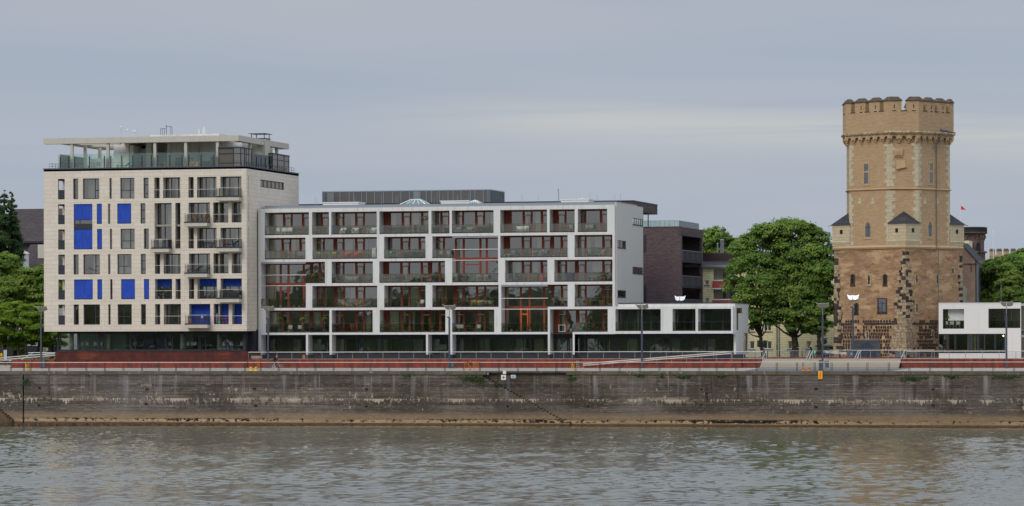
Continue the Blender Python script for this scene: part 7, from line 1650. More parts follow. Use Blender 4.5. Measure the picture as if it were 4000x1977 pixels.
tree('poplar_tree', 'second dark poplar spire close beside the taller one at left', 50, 457, [(45,763,8,1.8),(45,783,12,1.4),(46,808,16,1.3),(46,838,20,1.2),(46,872,24,1.1),(50,908,28),(55,945,30),(58,982,31),(64,1010,28),(68,1035,20)], 12000, .28, M['leaf_dark'], .35, 29, sub=.36)
tree('linden_tree', 'rounded lime green linden at the left edge below the poplars', 10, 440, [(0,1030,40),(30,1025,40),(-10,1090,50),(45,1080,48),(15,1130,52),(-15,1160,45),(50,1150,44),(10,1200,50)], 15000, .38, M['leaf_lime'], .35, 31)
tree('linden_tree', 'lime green linden in the middle of the left tree bank', 92, 441, [(85,1075,36),(115,1085,38),(75,1120,40),(110,1140,46),(80,1180,44),(120,1200,42),(60,1220,40)], 13000, .38, M['leaf_lime'], .35, 37)
tree('linden_tree', 'lime green linden touching the left edge of the cream block', 155, 442, [(150,1100,34),(180,1080,40),(165,1060,30),(160,1150,44),(195,1130,44),(150,1205,44),(200,1190,50),(215,1120,40),(240,1080,40),(245,1170,46)], 15000, .38, M['leaf_lime'], .35, 41)
GH = 'low layered hornbeams on the lawn at the left'
def horn(px, Y, pts, lb, seed, n=9000):
    tree('hornbeam_tree', lb, px, Y, [(x_,y_,r_,.38) for x_,y_,r_ in pts], n, .27, M['leaf_horn'], .30 if px in (57,) else .13, seed, group=GH, flat=.6, sub=.36, depth=2.0, z0=ZPL-.1)
horn(20, 424, [(5,1205,36),(-15,1240,44),(25,1250,40),(0,1290,46),(30,1310,40),(-15,1330,40),(20,1345,34)], 'layered hornbeam at the far left edge above the parked bicycle', 43)
horn(57, 426, [(60,1190,30),(45,1220,36),(80,1230,40),(55,1265,44),(90,1275,36),(50,1310,40),(85,1325,40),(55,1345,38)], 'layered hornbeam with the thickest mossy trunk on the lawn', 47)
horn(100, 423, [(110,1200,30),(125,1235,36),(100,1260,36),(135,1280,36),(105,1305,38),(140,1325,34),(115,1340,30)], 'slim layered hornbeam left of the leftmost lamp', 53)
horn(150, 425, [(155,1195,30),(170,1225,34),(150,1255,38),(180,1265,36),(160,1295,40),(190,1305,38),(170,1330,34),(200,1340,26)], 'layered hornbeam beside the left corner of the cream block', 59)
horn(205, 427, [(200,1310,30),(225,1315,34),(210,1340,34),(235,1345,30),(190,1350,24)], 'low hornbeam under the overhanging corner of the cream block', 61, 5000)
b = MB()
def shrub(px, py, Y, r, lb, n=700, leaf='leaf_mid'):
    c = P(px,py,Y); t = thing('shrub', (c.x,Y,c.z), lb, 'shrub'); rs = np.random.RandomState(int(px)); mesh_leaves('foliage', leaves(rs, [((c.x,c.y,c.z), r, r*.9)], n, .16), M[leaf], t)
    q = MB()
    for i in range(6): q.tube((c.x,Y,c.z-r),(c.x+rs.uniform(-r,r)*.7,Y+rs.uniform(-r,r)*.5,c.z+r*.4),.025,4)
    q.build('stem', M['trunk'], t)
shrub(78,1372,424.5,.8,'small yellow green shrub at the foot of the thick hornbeam trunk',900,'leaf_horn')
for r_, lb in ((2,'dark shrub in the open corner loggia one floor below the cream block top floor'),(3,'dark shrub in the open corner loggia two floors below the cream block top')):
    c = P(248, 860 if r_ == 2 else 958, YC+1.0); shrub(248, 860 if r_ == 2 else 958, YC+1.0, .5, lb, 500, 'leaf_dark')
# ------------------------------------------------------------------ bicycles and people
def bicycle(name, loc, rz, lb, frame, tyre, group=None):
    t = proto(name, lb, 'bicycle', group)
    for xw in (-.53,.53):
        b = MB(); b.torus((xw,0,.34),.315,.022,22,5); o = b.build('wheel', tyre, t); q = MB()
        for k in range(10): a = math.pi*2*k/10; q.tube((xw,0,.34),(xw+.30*math.cos(a),0,.34+.30*math.sin(a)),.004,3)
        q.tube((xw,-.04,.34),(xw,.04,.34),.025,6); q.build('spokes', M['steel'], o)
    b = MB(); bb = (-.08,0,.30); se = (-.22,0,.78); hd = (.36,0,.80); rw = (-.53,0,.34); fw = (.53,0,.34)
    for p, q_ in ((bb,se),(bb,hd),((-.2,0,.72),(.35,0,.84)),(rw,bb),(rw,(-.2,0,.72)),((.35,0,.88),fw)): b.tube(p,q_,.02,6)
    b.tube((-.08,-.06,.30),(-.08,.06,.30),.03); b.tube((-.08,-.05,.30),(.02,-.05,.16),.012); b.tube((-.08,.05,.30),(-.18,.05,.44),.012); b.box(-.03,.07,-.13,-.05,.15,.17); b.box(-.23,-.13,.05,.13,.43,.45); b.build('frame', frame, t)
    b = MB(); b.tube((.35,0,.86),(.33,0,1.02),.018); b.path([(.20,-.27,1.03),(.33,-.12,1.04),(.33,.12,1.04),(.20,.27,1.03)],.014); b.build('handlebar', M['dark'], t)
    b = MB(); b.tube((-.22,0,.76),(-.24,0,.93),.014); b.loft([(-.36,-.08,.93),(-.36,.08,.93),(-.10,.02,.93),(-.10,-.02,.93)],[(-.37,-.08,.97),(-.37,.08,.97),(-.09,.02,.96),(-.09,-.02,.96)]); b.build('saddle', M['darkcloth'], t)
    t.location = loc; t.rotation_euler = (0,0,rz); return t
def skinned(name, joints, edges, mt, parent, sub=2):
    names = list(joints); idx = {k:i for i,k in enumerate(names)}
    me = bpy.data.meshes.new(name); me.from_pydata([joints[k][0] for k in names], [(idx[a],idx[c]) for a,c in edges], [])
    o = bpy.data.objects.new(name, me); COL.objects.link(o); me.materials.append(mt[0])
    m = o.modifiers.new('skin','SKIN'); m.use_smooth_shade = True
    for i,k in enumerate(names):
        r = joints[k][1]; me.skin_vertices[0].data[i].radius = (r if isinstance(r,tuple) else (r,r))
    me.skin_vertices[0].data[0].use_root = True
    s_ = o.modifiers.new('sub','SUBSURF'); s_.levels = sub; s_.render_levels = sub
    dg = bpy.context.evaluated_depsgraph_get(); ev = bpy.data.meshes.new_from_object(o.evaluated_get(dg)); bpy.data.objects.remove(o)
    ev.materials.clear()
    for q in mt: ev.materials.append(q)
    o = bpy.data.objects.new(name, ev); COL.objects.link(o); o.parent = parent; return o
def person(loc, rz, lb, J, cloth, legs, hair, hairlong=False, shoes='darkcloth', scarf=None):
    """J: joint positions (local, facing +x)"""
    t = proto('person', lb, 'person'); jt = {}; ed = []
    def add(k, r, p=None): jt[k] = (J[k], r); (ed.append((p,k)) if p else None)
    add('pelvis',(.15,.12)); add('waist',(.135,.11),'pelvis'); add('chest',(.165,.12),'waist'); add('neck',.055,'chest'); add('jaw',.075,'neck'); add('head',.10,'jaw'); add('crown',.075,'head'); 
    J['nose'] = Vector(J['head'])+Vector((.105,0,-.03)); add('nose',.016,'head')
    for s_,y_ in (('l',.1),('r',-.1)):
        J['ear'+s_] = Vector(J['head'])+Vector((0,y_,-.02)); add('ear'+s_,.018,'head')
        add('sho'+s_,.058,'chest'); add('elb'+s_,.044,'sho'+s_); add('wri'+s_,.03,'elb'+s_)
        w_ = Vector(J['wri'+s_]); e_ = Vector(J['elb'+s_]); d = (w_-e_).normalized(); u = Vector((0,1,0)); v_ = d.cross(u).normalized()
        J['palm'+s_] = w_+d*.06; add('palm'+s_,(.034,.018),'wri'+s_)
        for f,off in enumerate((-.03,-.01,.01,.03)):
            L_ = (.055,.07,.065,.05)[f]; J[f'k{f}{s_}'] = w_+d*.105+u*off; J[f't{f}{s_}'] = w_+d*(.105+L_*.5)+u*off+v_*L_*.55; add(f'k{f}{s_}',.010,'palm'+s_); add(f't{f}{s_}',.008,f'k{f}{s_}')
        J['th'+s_] = w_+d*.06+u*(.045)+v_*.02; J['tt'+s_] = w_+d*.10+u*.05+v_*.035; add('th'+s_,.011,'palm'+s_); add('tt'+s_,.009,'th'+s_)
        add('hip'+s_,.085,'pelvis'); add('kne'+s_,.058,'hip'+s_); add('ank'+s_,.04,'kne'+s_); add('toe'+s_,.036,'ank'+s_)
    o = skinned('body', jt, ed, [M['skin'], cloth, legs, M[shoes]], t)
    me = o.data
    def near(p, keys):
        best, bk = 9, None
        for a,c in ed:
            A, B = Vector(jt[a][0]), Vector(jt[c][0]); ab = B-A; f = max(0,min(1,(p-A).dot(ab)/max(1e-9,ab.length_squared))); dd = (p-(A+ab*f)).length
            if dd < best: best, bk = dd, c
        return bk
    for pl in me.polygons:
        k = near(pl.center, None)
        if k[:3] in ('nec','jaw','hea','cro','nos','ear') or k[:2] in ('pa','k0','k1','k2','k3','t0','t1','t2','t3','th','tt'): pl.material_index = 0
        elif k[:3] in ('hip','kne','ank'): pl.material_index = 2
        elif k[:3] == 'toe': pl.material_index = 3
        else: pl.material_index = 1
    h = Vector(J['head']); b = MB(); b.ball((h.x-.022,h.y,h.z+.035),.112,.105,.115,12,8); 
    if hairlong: b.ball((h.x-.075,h.y,h.z-.06),.06,.09,.13,10,6)
    b.build('hair', hair, t, True)
    b = MB()
    for y_ in (-.035,.035): b.ball((h.x+.094,h.y+y_,h.z+.012),.010,.014,.009,6,4)
    b.build('eyes', M['signblack'], t); b = MB(); b.ball((h.x+.088,h.y,h.z-.068),.012,.026,.008,8,4); b.build('mouth', M['redwood'], t)
    if scarf: b = MB(); n_ = Vector(J['neck']); b.torus((n_.x+.01,n_.y,n_.z-.01),.075,.035,14,6,0,'z'); b.build('scarf', scarf, t, True)
    t.location = loc; t.rotation_euler = (0,0,rz); return t
V3 = lambda *a: Vector(a)
yb = YQ+3.6; zb_ = ZQ+.12; cb = P(1078,1440,yb)
bicycle('city_bicycle', (cb.x,yb,zb_), 0, 'pale white and grey city bicycle ridden along the promenade', M['signwhite'], M['rubber'])
J = dict(pelvis=V3(-.22,0,1.02), waist=V3(-.17,0,1.15), chest=V3(-.02,0,1.42), neck=V3(.06,0,1.56), jaw=V3(.10,0,1.62), head=V3(.12,0,1.71), crown=V3(.11,0,1.78))
for s_,y_,kn,an in (('l',1,V3(.14,.09,.86),V3(-.08,.09,.50)),('r',-1,V3(.10,-.09,.66),V3(.0,-.09,.24))):
    J['sho'+s_] = V3(.0,.19*y_,1.44); J['elb'+s_] = V3(.14,.22*y_,1.20); J['wri'+s_] = V3(.22,.24*y_,1.07); J['hip'+s_] = V3(-.18,.09*y_,.98); J['kne'+s_] = kn; J['ank'+s_] = an; J['toe'+s_] = an+V3(.16,0,-.04)
person((cb.x,yb,zb_), 0, 'cyclist in dark coat with reddish hair riding right along the promenade', J, M['darkcloth'], M['darkcloth'], M['hair_red'], True, 'skin')
b = MB(); bl = Vector((cb.x-.27,yb,zb_+1.32)); b.ball(bl,.10,.14,.19,10,6); tag(b.build('backpack', M['darkplastic'], None, True), 'small dark backpack on the back of the cyclist', 'backpack')
bp = P(22,1428,YR-.2); bicycle('city_bicycle', (bp.x,YR-.25,ZPR+.12), R(3), 'dark parked bicycle leaning near the left edge on the short steps', M['dark'], M['rubber'])
yw = YR+2.6; cw = P(3167,1400,yw)
J = dict(pelvis=V3(0,0,.95), waist=V3(.01,0,1.08), chest=V3(.0,0,1.35), neck=V3(.03,0,1.49), jaw=V3(.07,0,1.55), head=V3(.09,0,1.63), crown=V3(.08,0,1.70))
for s_,y_ in (('l',1),('r',-1)):
    J['sho'+s_] = V3(.0,.18*y_,1.38); J['elb'+s_] = V3(.06,.21*y_,1.14); J['wri'+s_] = V3(.28,.20*y_,1.10); J['hip'+s_] = V3(0,.09*y_,.92)
    J['kne'+s_] = V3(.10*y_,.09*y_,.50); J['ank'+s_] = V3(.12*y_-.08,.09*y_,.09); J['toe'+s_] = V3(.12*y_+.08,.09*y_,.04)
person((cw.x,yw,ZPL-.015), 0, 'walking person in dark jacket with ginger hair and pale scarf pushing a pram', J, M['darkcloth'], M['denim'], M['hair_blond'], True, 'greycloth', M['signwhite'])
px0 = cw.x+.62; t = thing('pram', (px0+.3,yw,ZPL-.015), 'black pram with raised hood pushed along the top of the broad steps', 'pram')
zz = ZPL-.015; b = MB(); b.path([(px0-.28,yw,zz+1.08),(px0+.05,yw,zz+.78),(px0+.55,yw,zz+.28)],.02); b.path([(px0+.6,yw,zz+.75),(px0+.05,yw,zz+.2)],.02); b.tube((px0-.30,yw-.22,zz+1.08),(px0-.30,yw+.22,zz+1.08),.018); b.build('frame', M['dark'], t)
b = MB(); b.loft([(px0+.0,yw-.2,zz+.5),(px0+.72,yw-.2,zz+.5),(px0+.72,yw+.2,zz+.5),(px0+.0,yw+.2,zz+.5)],[(px0-.05,yw-.22,zz+.78),(px0+.82,yw-.22,zz+.72),(px0+.82,yw+.22,zz+.72),(px0-.05,yw+.22,zz+.78)]); b.build('carrycot', M['darkcloth'], t)
b = MB(); pr = []
for k in range(8): a = R(0)+R(130)*k/7; pr.append((px0+.45+.36*math.cos(a),zz+.74+.36*math.sin(a)))
b.prismy([(px0+.45,zz+.72)]+pr, yw-.22, yw+.22); b.build('hood', M['darkplastic'], t)
for xx,r in ((px0+.08,.13),(px0+.62,.11)):
    for yy in (-.2,.2): b = MB(); b.torus((xx,yw+yy,zz+r),r-.02,.022,14,5); b.build('wheel', M['blacktyre'], t)
b = MB(); b.ball((px0-.1,yw-.26,zz+.78),.14,.06,.2,9,6); tag(b.build('carrier_bag', M['greenp']), 'bright green and blue carrier bag hanging from the pram handle', 'bag')
# figure standing inside the upper right window
J = dict(pelvis=V3(0,0,.95), waist=V3(.0,0,1.08), chest=V3(.0,0,1.36), neck=V3(.01,0,1.51), jaw=V3(.04,0,1.58), head=V3(.05,0,1.66), crown=V3(.04,0,1.73))
for s_,y_ in (('l',1),('r',-1)):
    J['sho'+s_] = V3(.0,.19*y_,1.40); J['elb'+s_] = V3(-.02,.24*y_,1.12); J['wri'+s_] = V3(.08,.23*y_,.90); J['hip'+s_] = V3(0,.09*y_,.92); J['kne'+s_] = V3(.02,.10*y_,.50); J['ank'+s_] = V3(-.02,.10*y_,.09); J['toe'+s_] = V3(.14,.10*y_,.04)
c = P(3884,1262,YW+1.6); person((c.x,YW+1.6,vz(1288)), R(200), 'dark clothed person standing behind the upper right window of the white box building', J, M['darkcloth'], M['darkcloth'], M['signblack'])
# ------------------------------------------------------------------ things on the balconies
def k_chair(m):
    b = MB()
    for x_ in (-.21,.21):
        for y_ in (-.2,.2): b.box(x_-.022,x_+.022,y_-.022,y_+.022,0,.43)
    b.box(-.25,.25,-.25,.25,.43,.48); b.box(-.25,.25,.2,.25,.48,.92); b.box(-.27,-.22,-.2,.2,.62,.66); b.box(.22,.27,-.2,.2,.62,.66); return b, m
def k_chairside(m):
    b = MB()
    for x_ in (-.21,.21):
        for y_ in (-.2,.2): b.box(x_-.022,x_+.022,y_-.022,y_+.022,0,.43)
    b.box(-.25,.25,-.25,.25,.43,.48); b.loft([(-.25,-.24,.48),(-.2,-.24,.48),(-.2,.24,.48),(-.25,.24,.48)],[(-.36,-.24,.95),(-.32,-.24,.95),(-.32,.24,.95),(-.36,.24,.95)]); b.box(-.22,.22,-.25,-.21,.62,.66); return b, m
def k_armchair(m):
    b = MB(); b.box(-.38,.38,-.36,.36,.08,.42); b.box(-.38,.38,.24,.36,.42,.82); b.box(-.38,-.27,-.36,.24,.42,.62); b.box(.27,.38,-.36,.24,.42,.62)
    for x_ in (-.33,.33):
        for y_ in (-.3,.3): b.box(x_-.03,x_+.03,y_-.03,y_+.03,0,.08)
    return b, m
def k_sofa(m):
    b = MB(); b.box(-.85,.85,-.38,.38,.08,.42); b.box(-.85,.85,.26,.38,.42,.80); b.box(-.85,-.70,-.38,.26,.42,.62); b.box(.70,.85,-.38,.26,.42,.62)
    for x_ in (-.78,.78):
        for y_ in (-.3,.3): b.box(x_-.03,x_+.03,y_-.03,y_+.03,0,.08)
    return b, m
def k_table(m):
    b = MB(); b.box(-.55,.55,-.38,.38,.70,.745)
    for x_ in (-.5,.5):
        for y_ in (-.33,.33): b.box(x_-.03,x_+.03,y_-.03,y_+.03,0,.70)
    return b, m
def k_smalltable(m):
    b = MB(); b.tube((0,0,.62),(0,0,.65),.32,16); b.tube((0,0,.02),(0,0,.62),.03); b.tube((0,0,0),(0,0,.02),.2,12); return b, m
def k_folding(m):
    b = MB()
    for x_ in (-.19,.19): b.tube((x_-.18,-.2,0),(x_+.1,.18,.88),.016); b.tube((x_+.16,.2,0),(x_-.14,-.18,.46),.016)
    b.box(-.22,.22,-.2,.18,.44,.47); b.box(-.12,.30,.16,.19,.68,.86); return b, m
def k_lounger(m):
    b = MB(); b.box(-.9,.35,-.3,.3,.30,.36); b.loft([(.35,-.3,.30),(.35,.3,.30),(.35,.3,.36),(.35,-.3,.36)],[(.95,-.3,.78),(.95,.3,.78),(.90,.3,.84),(.90,-.3,.84)])
    for x_ in (-.8,.25):
        for y_ in (-.26,.26): b.box(x_-.025,x_+.025,y_-.025,y_+.025,0,.30)
    b.tube((.8,-.26,0),(.72,-.26,.6),.02); b.tube((.8,.26,0),(.72,.26,.6),.02); return b, m
def k_ring(m):
    b = MB(); b.torus((0,-.3,.34),.27,.075,24,8); return b, m
def k_board(m):
    b = MB(); b.lathe((0,0,0),[(.03,0),(.11,.25),(.14,.7),(.11,1.15),(.02,1.38)],10); return b, m
def k_bbq(m):
    b = MB(); b.ball((0,0,.85),.3,.3,.22,12,6)
    for a in (0,2.1,4.2): b.tube((.2*math.cos(a),.2*math.sin(a),.75),(.3*math.cos(a),.3*math.sin(a),0),.02)
    return b, m
def k_cabinet(m):
    b = MB(); b.box(-.25,.25,-.22,.22,.05,1.05); b.box(-.27,.27,-.24,.24,1.05,1.10); b.box(-.22,-.17,-.18,-.13,0,.05); b.box(.17,.22,-.18,-.13,0,.05); return b, m
def k_bench(m):
    b = MB(); b.box(-.65,.65,-.2,.2,.38,.43)
    for x_ in (-.58,.58): b.box(x_-.03,x_+.03,-.18,.18,0,.38)
    return b, m
def k_windmill(m):
    b = MB(); b.tube((0,0,0),(0,0,.75),.012)
    for k in range(8): a = math.pi*2*k/8; c, s = math.cos(a), math.sin(a); b.prismy([(.04*c-.02*s,.75+.04*s+.02*c),(.2*c-.07*s,.75+.2*s+.07*c),(.24*c,.75+.24*s),(.06*c+.02*s,.75+.06*s-.02*c)],-.03,-.01)
    return b, m
def k_bucket(m):
    b = MB(); b.lathe((0,0,0),[(.0,0),(.13,0),(.17,.32),(.15,.32),(.0,.30)],12); b.torus((0,0,.32),.165,.015,14,4,0,'z'); return b, m
def k_basket(m):
    b = MB(); b.lathe((0,0,0),[(0,0),(.22,0),(.3,.3),(.34,.7),(.26,.72),(.2,.4),(0,.35)],14); return b, m
KIND = dict(chair=(k_chair,'chair'), schair=(k_chairside,'chair'), armchair=(k_armchair,'armchair'), sofa=(k_sofa,'sofa'), table=(k_table,'table'), stable=(k_smalltable,'side table'), fold=(k_folding,'folding chair'), lounger=(k_lounger,'lounger'), ring=(k_ring,'lifebuoy'), board=(k_board,'board'), bbq=(k_bbq,'barbecue'), cabinet=(k_cabinet,'cabinet'), bench=(k_bench,'bench'), windmill=(k_windmill,'toy windmill'), bucket=(k_bucket,'bucket'), wicker=(k_basket,'wicker chair'))
NAMES = dict(chair='balcony_chair', schair='balcony_chair', armchair='armchair', sofa='outdoor_sofa', table='balcony_table', stable='side_table', fold='folding_chair', lounger='sun_lounger', ring='lifebuoy', board='paddle_board', bbq='barbecue', cabinet='balcony_cabinet', bench='balcony_bench', windmill='toy_windmill', bucket='bucket', wicker='wicker_chair', pot='potted_plant', topiary='potted_tree', flower='potted_flowers', box='planter_box', bush='potted_shrub')
def plantproto(kind, pot, leaf, h):
    rs = np.random.RandomState(int(h*100)+len(pot)); t = proto(NAMES[kind], 'x', 'plant')
    b = MB()
    if kind == 'box': b.box(-.36,.36,-.16,.16,0,.34); top = .34
    elif kind == 'topiary': b.box(-.22,.22,-.22,.22,0,.46); b.tube((0,0,.44),(0,0,h-.25),.03); top = .46
    else: k = .55+.35*min(1,h); b.lathe((0,0,0),[(0,0),(.13*k,0),(.19*k,.34*k),(.21*k,.34*k),(.21*k,.40*k),(.17*k,.40*k),(0,.36*k)],12); top = .40*k
    b.build('pot', M[pot], t)
    if kind == 'topiary': lob = [((0,0,h),.30,.30)]
    elif kind == 'box': lob = [((-.2,0,.45),.18,.16),((.05,0,.5),.2,.2),((.22,0,.44),.16,.15)]
    elif kind == 'bush': lob = [((0,0,top+h*.25),h*.25,h*.28),((0.05,0,top+h*.55),h*.24,h*.28),((-.04,0,top+h*.8),h*.17,h*.22)]
    else: lob = [((0,0,top+h*.32),h*.36,h*.38)]
    mesh_leaves('foliage', leaves(rs, lob, 260 if kind in ('topiary','bush') else 130, .11 if kind in ('topiary','bush') else .085), M[leaf], t)
    if kind == 'flower':
        b = MB()
        for i in range(16): b.ball((rs.uniform(-.2,.2),rs.uniform(-.2,.1),top+h*.35+rs.uniform(-.02,.2)),.05,.05,.045,6,4)
        b.build('blossoms', M['pink' if leaf == 'leaf_mid' else 'magenta'], t)
    return t
PC = {}
ROWN = {5:'top',4:'second',3:'third',2:'fourth',1:'lowest'}
ORD = ['first','second','third','fourth','fifth','sixth','seventh','eighth','ninth','tenth','eleventh','twelfth','thirteenth','fourteenth','fifteenth','sixteenth','seventeenth','eighteenth','nineteenth','twentieth']
ITEMS = []
def I(row, kind, mat, desc, pxs, dy=.9, rz=0, h=.5, leaf='leaf_mid'):
    for p in (pxs if isinstance(pxs, (list,tuple)) else [pxs]): ITEMS.append((row, kind, mat, desc, p, dy, rz, h, leaf))
# top row
I(5,'chair','whitepaint','white chair',[1086,1107,1121,1134]); I(5,'table','darkplastic','dark table',1163); I(5,'schair','teak','teak deck chair',[1229,1243]); I(5,'stable','teak','low teak side table',1272)
I(5,'cabinet','bluep','blue pedestal',1304.5); I(5,'armchair','whitepaint','white armchair',[1341,1388,1461]); I(5,'armchair','darkplastic','dark wicker armchair',[1357,1373]); I(5,'stable','whitepaint','white side table',1437)
I(5,'table','darkplastic','long dark table',[1536,1556],1.0); I(5,'chair','darkplastic','dark chair',[1521,1575],.8); I(5,'bush','greypot','grey potted shrub',[1603,1623],.6,h=.7,leaf='leaf_dark'); I(5,'topiary','greypot','tall ball headed tree in square grey planter',1654,.6,h=1.75,leaf='leaf_mid')
I(5,'wicker','darkplastic','round dark wicker chair',[1692,1746]); I(5,'sofa','greycloth','grey covered garden set',[1796,1826]); I(5,'flower','whitepaint','white flowering pot',1852,.5,h=.4); I(5,'armchair','darkplastic','dark armchair',[1879,1904]); I(5,'bush','greypot','dark leafed potted shrub',1918,.6,h=.8,leaf='leaf_dark')
I(5,'armchair','whitepaint','white armchair at the right part',[2030,2052]); I(5,'table','teak','wooden bench table',2205); I(5,'chair','greycloth','pale grey chair',[2230,2293,2308])
# second row
I(4,'schair','teak','teak chair',[1107,1147]); I(4,'stable','teak','round teak table',1126); I(4,'chair','steel','grey metal chair',[1168,1182]); I(4,'fold','lime','lime green folding chair',[1241,1303]); I(4,'table','lime','lime green folding table',1275)
I(4,'armchair','orange','orange low armchair',[1352,1390]); I(4,'stable','orange','orange side table',1371); I(4,'ring','orange','orange lifebuoy',1408.5,.6); I(4,'ring','greycloth','grey ring shaped ornament',1442,.6); I(4,'board','whitepaint','upright white tapered board',[1458,1466],1.2)
I(4,'fold','greenp','green folding chair',1522); I(4,'lounger','greycloth','pale rocking lounger',1548); I(4,'sofa','darkplastic','dark sofa',[1606,1640]); I(4,'chair','greycloth','pale cloth chair',[1722,1750]); I(4,'bench','whitepaint','white bench',[1969,1990]); I(4,'chair','steel','grey metal chair at the bicycle balcony',[2003,2119,2128]); I(4,'table','whitepaint','white table by the bicycles',2100)
I(4,'flower','whitepaint','pot of pink and white blossoms',[2163,2178,2194],.45,h=.45); I(4,'pot','whitepaint','white round pot plant',2294,.5,h=.5); I(4,'box','greypot','grey planter box with green leaves',2307,.5); I(4,'lounger','whitepaint','white drying rack lounger',2333,.9)
# third row
I(3,'bush','terracotta','terracotta potted shrub',[1215,1226],.5,h=.9); I(3,'pot','terracotta','small terracotta pot plant',[1241,1250],.5,h=.4); I(3,'pot','whitepaint','small white pot plant',1262,.4,h=.3); I(3,'armchair','darkplastic','dark armchair in the corner',1318); I(3,'sofa','greycloth','green grey sofa',1372); I(3,'lounger','darkplastic','dark sun lounger',1436)
I(3,'table','wicker','pale wooden table',1530,.8); I(3,'chair','darkplastic','dark high chair',[1552,1560]); I(3,'armchair','greycloth','grey cushion chair',1492); I(3,'cabinet','greycloth','grey covered barbecue cabinet',1780,.7); I(3,'table','whitepaint','white table',1880,.7); I(3,'chair','steel','grey metal chair beside white table',[1866,1897]); I(3,'bush','greypot','very tall dark potted shrub',1937,.8,h=2.6,leaf='leaf_dark')
I(3,'bucket','yellowp','yellow toy bucket',1994,.5); I(3,'schair','darkplastic','dark reclining chair',[2031,2096,2130]); I(3,'stable','darkplastic','dark round table',2008); I(3,'armchair','orange','red orange low chair',2118,1.2); I(3,'cabinet','bluep','blue cool box',2224,.5); I(3,'pot','greypot','low grey pot plant',[2289,2303],.4,h=.4); I(3,'stable','whitepaint','pale side table',[2312,2328]); I(3,'table','darkplastic','dark dining table',2370); I(3,'chair','redwood','red brown chair',2389,.8)
# fourth row
I(2,'pot','terracotta','terracotta pot plant',[1062,1113,1136,1190,1700,1713,1792,1850,1892,1904],.5,h=.5); I(2,'bush','terracotta','large terracotta potted shrub',[1746,1922],.5,h=.9); I(2,'bush','greypot','grey potted shrub',[1028,1075,1186],.5,h=.8,leaf='leaf_lime'); I(2,'pot','whitepaint','white pot with green plant',[1045,1097,1150,1169],.5,h=.6,leaf='leaf_horn'); I(2,'flower','terracotta','pot of dark pink flowers',1179,.5,h=.5,leaf='leaf_dark')
I(2,'schair','redwood','red brown wooden chair',[1256,1304]); I(2,'table','redwood','red brown wooden table',1281); I(2,'bench','yellowp','yellow bench table',1376,.7); I(2,'schair','yellowp','yellow garden chair',[1347,1401]); I(2,'bucket','greenp','green bucket',1467,.5); I(2,'pot','terracotta','terracotta cactus pot',[1511,1656.5],.5,h=.35,leaf='leaf_horn')
I(2,'chair','whitepaint','white garden chair',1647); I(2,'stable','whitepaint','white pedestal table',1633); I(2,'fold','darkplastic','dark folding chair',[1793,1805],1); I(2,'table','redwood','red brown table at the pot balcony',1823); I(2,'armchair','wicker','pale wicker basket seat',[1848,1870]); I(2,'bucket','greenp','bright green watering can bucket',1861,.4); I(2,'sofa','greycloth','patterned grey sofa',1900,1.1); I(2,'wicker','darkplastic','round dark wicker chair',[2180,2203]); I(2,'bush','greypot','pale green potted shrub',2155,.5,h=1.0,leaf='leaf_lime')
I(2,'bush','whitepaint','white potted shrub',[2257,2382],.5,h=.9); I(2,'wicker','wicker','pale wicker armchair',[2302,2350],.7); I(2,'table','greypot','table under pale green cloth',2327,.9); I(2,'pot','greypot','small grey pot plant on table',2328,1.2,h=1.1)
# lowest row
I(1,'armchair','darkplastic','dark wicker armchair',1069); I(1,'topiary','greypot','ball headed tree in square grey planter',[1093,1182,1268],.7,h=1.6); I(1,'chair','silver','steel framed chair',[1133,1170]); I(1,'stable','darkplastic','round dark table',1151); I(1,'sofa','darkplastic','dark wicker sofa',1240)
I(1,'bbq','darkplastic','black kettle barbecue',1313,.7); I(1,'bucket','yellowp','yellow bucket',1301.5,.5); I(1,'schair','redwood','red brown armchair',[1337,1357]); I(1,'cabinet','redwood','red brown chest',1377); I(1,'lounger','redwood','wooden sun lounger',1437); I(1,'bush','terracotta','large leafy potted shrub',[1499,1534,1680],.6,h=1.3,leaf='leaf_horn')
I(1,'pot','terracotta','terracotta pot plant on lowest row',[1522,1545,1592,1607,1617,1638,1679,1711,1727,1781,2058,2123],.5,h=.45); I(1,'bush','greypot','mid sized green shrub in grey pot',[1565,1650,1697,1915,1971,1981,2045,2109,2135],.5,h=.7); I(1,'flower','whitepaint','pot of flowers',[1688,2131],.5,h=.5); I(1,'pot','bluep','blue pot plant',[1918,1906],.45,h=.5)
I(1,'chair','silver','grey steel garden chair',[1789,1801,1868]); I(1,'table','teak','teak dining table',1832); I(1,'bench','steel','grey bench before the teak table',1836,.6); I(1,'pot','whitepaint','white pot with slim plant',[1998,2072,2110],.5,h=.6,leaf='leaf_dark'); I(1,'pot','darkplastic','black pot plant',[2028,2089,2116],.45,h=.5); I(1,'bush','terracotta','wide terracotta potted shrub',2087,.5,h=.8)
I(1,'bush','greypot','grey planter shrub beside the windmills',[2252,2300],.5,h=.9); I(1,'box','greypot','long grey planter box',[2269,2281],.5); I(1,'windmill','greenp','bright green toy windmill',2282.5,.35); I(1,'windmill','magenta','dark pink toy windmill',2318,.4); I(1,'pot','greypot','square grey pot plant',[2315,2332,2367],.5,h=.4); I(1,'bucket','terracotta','flat terracotta bowl',[2348,2353],.5)
ITEMS.sort(key=lambda q: (q[0], q[4]))
cnt = {}
for it in ITEMS: cnt[(it[0], it[3])] = cnt.get((it[0], it[3]), 0)+1
seen = {}
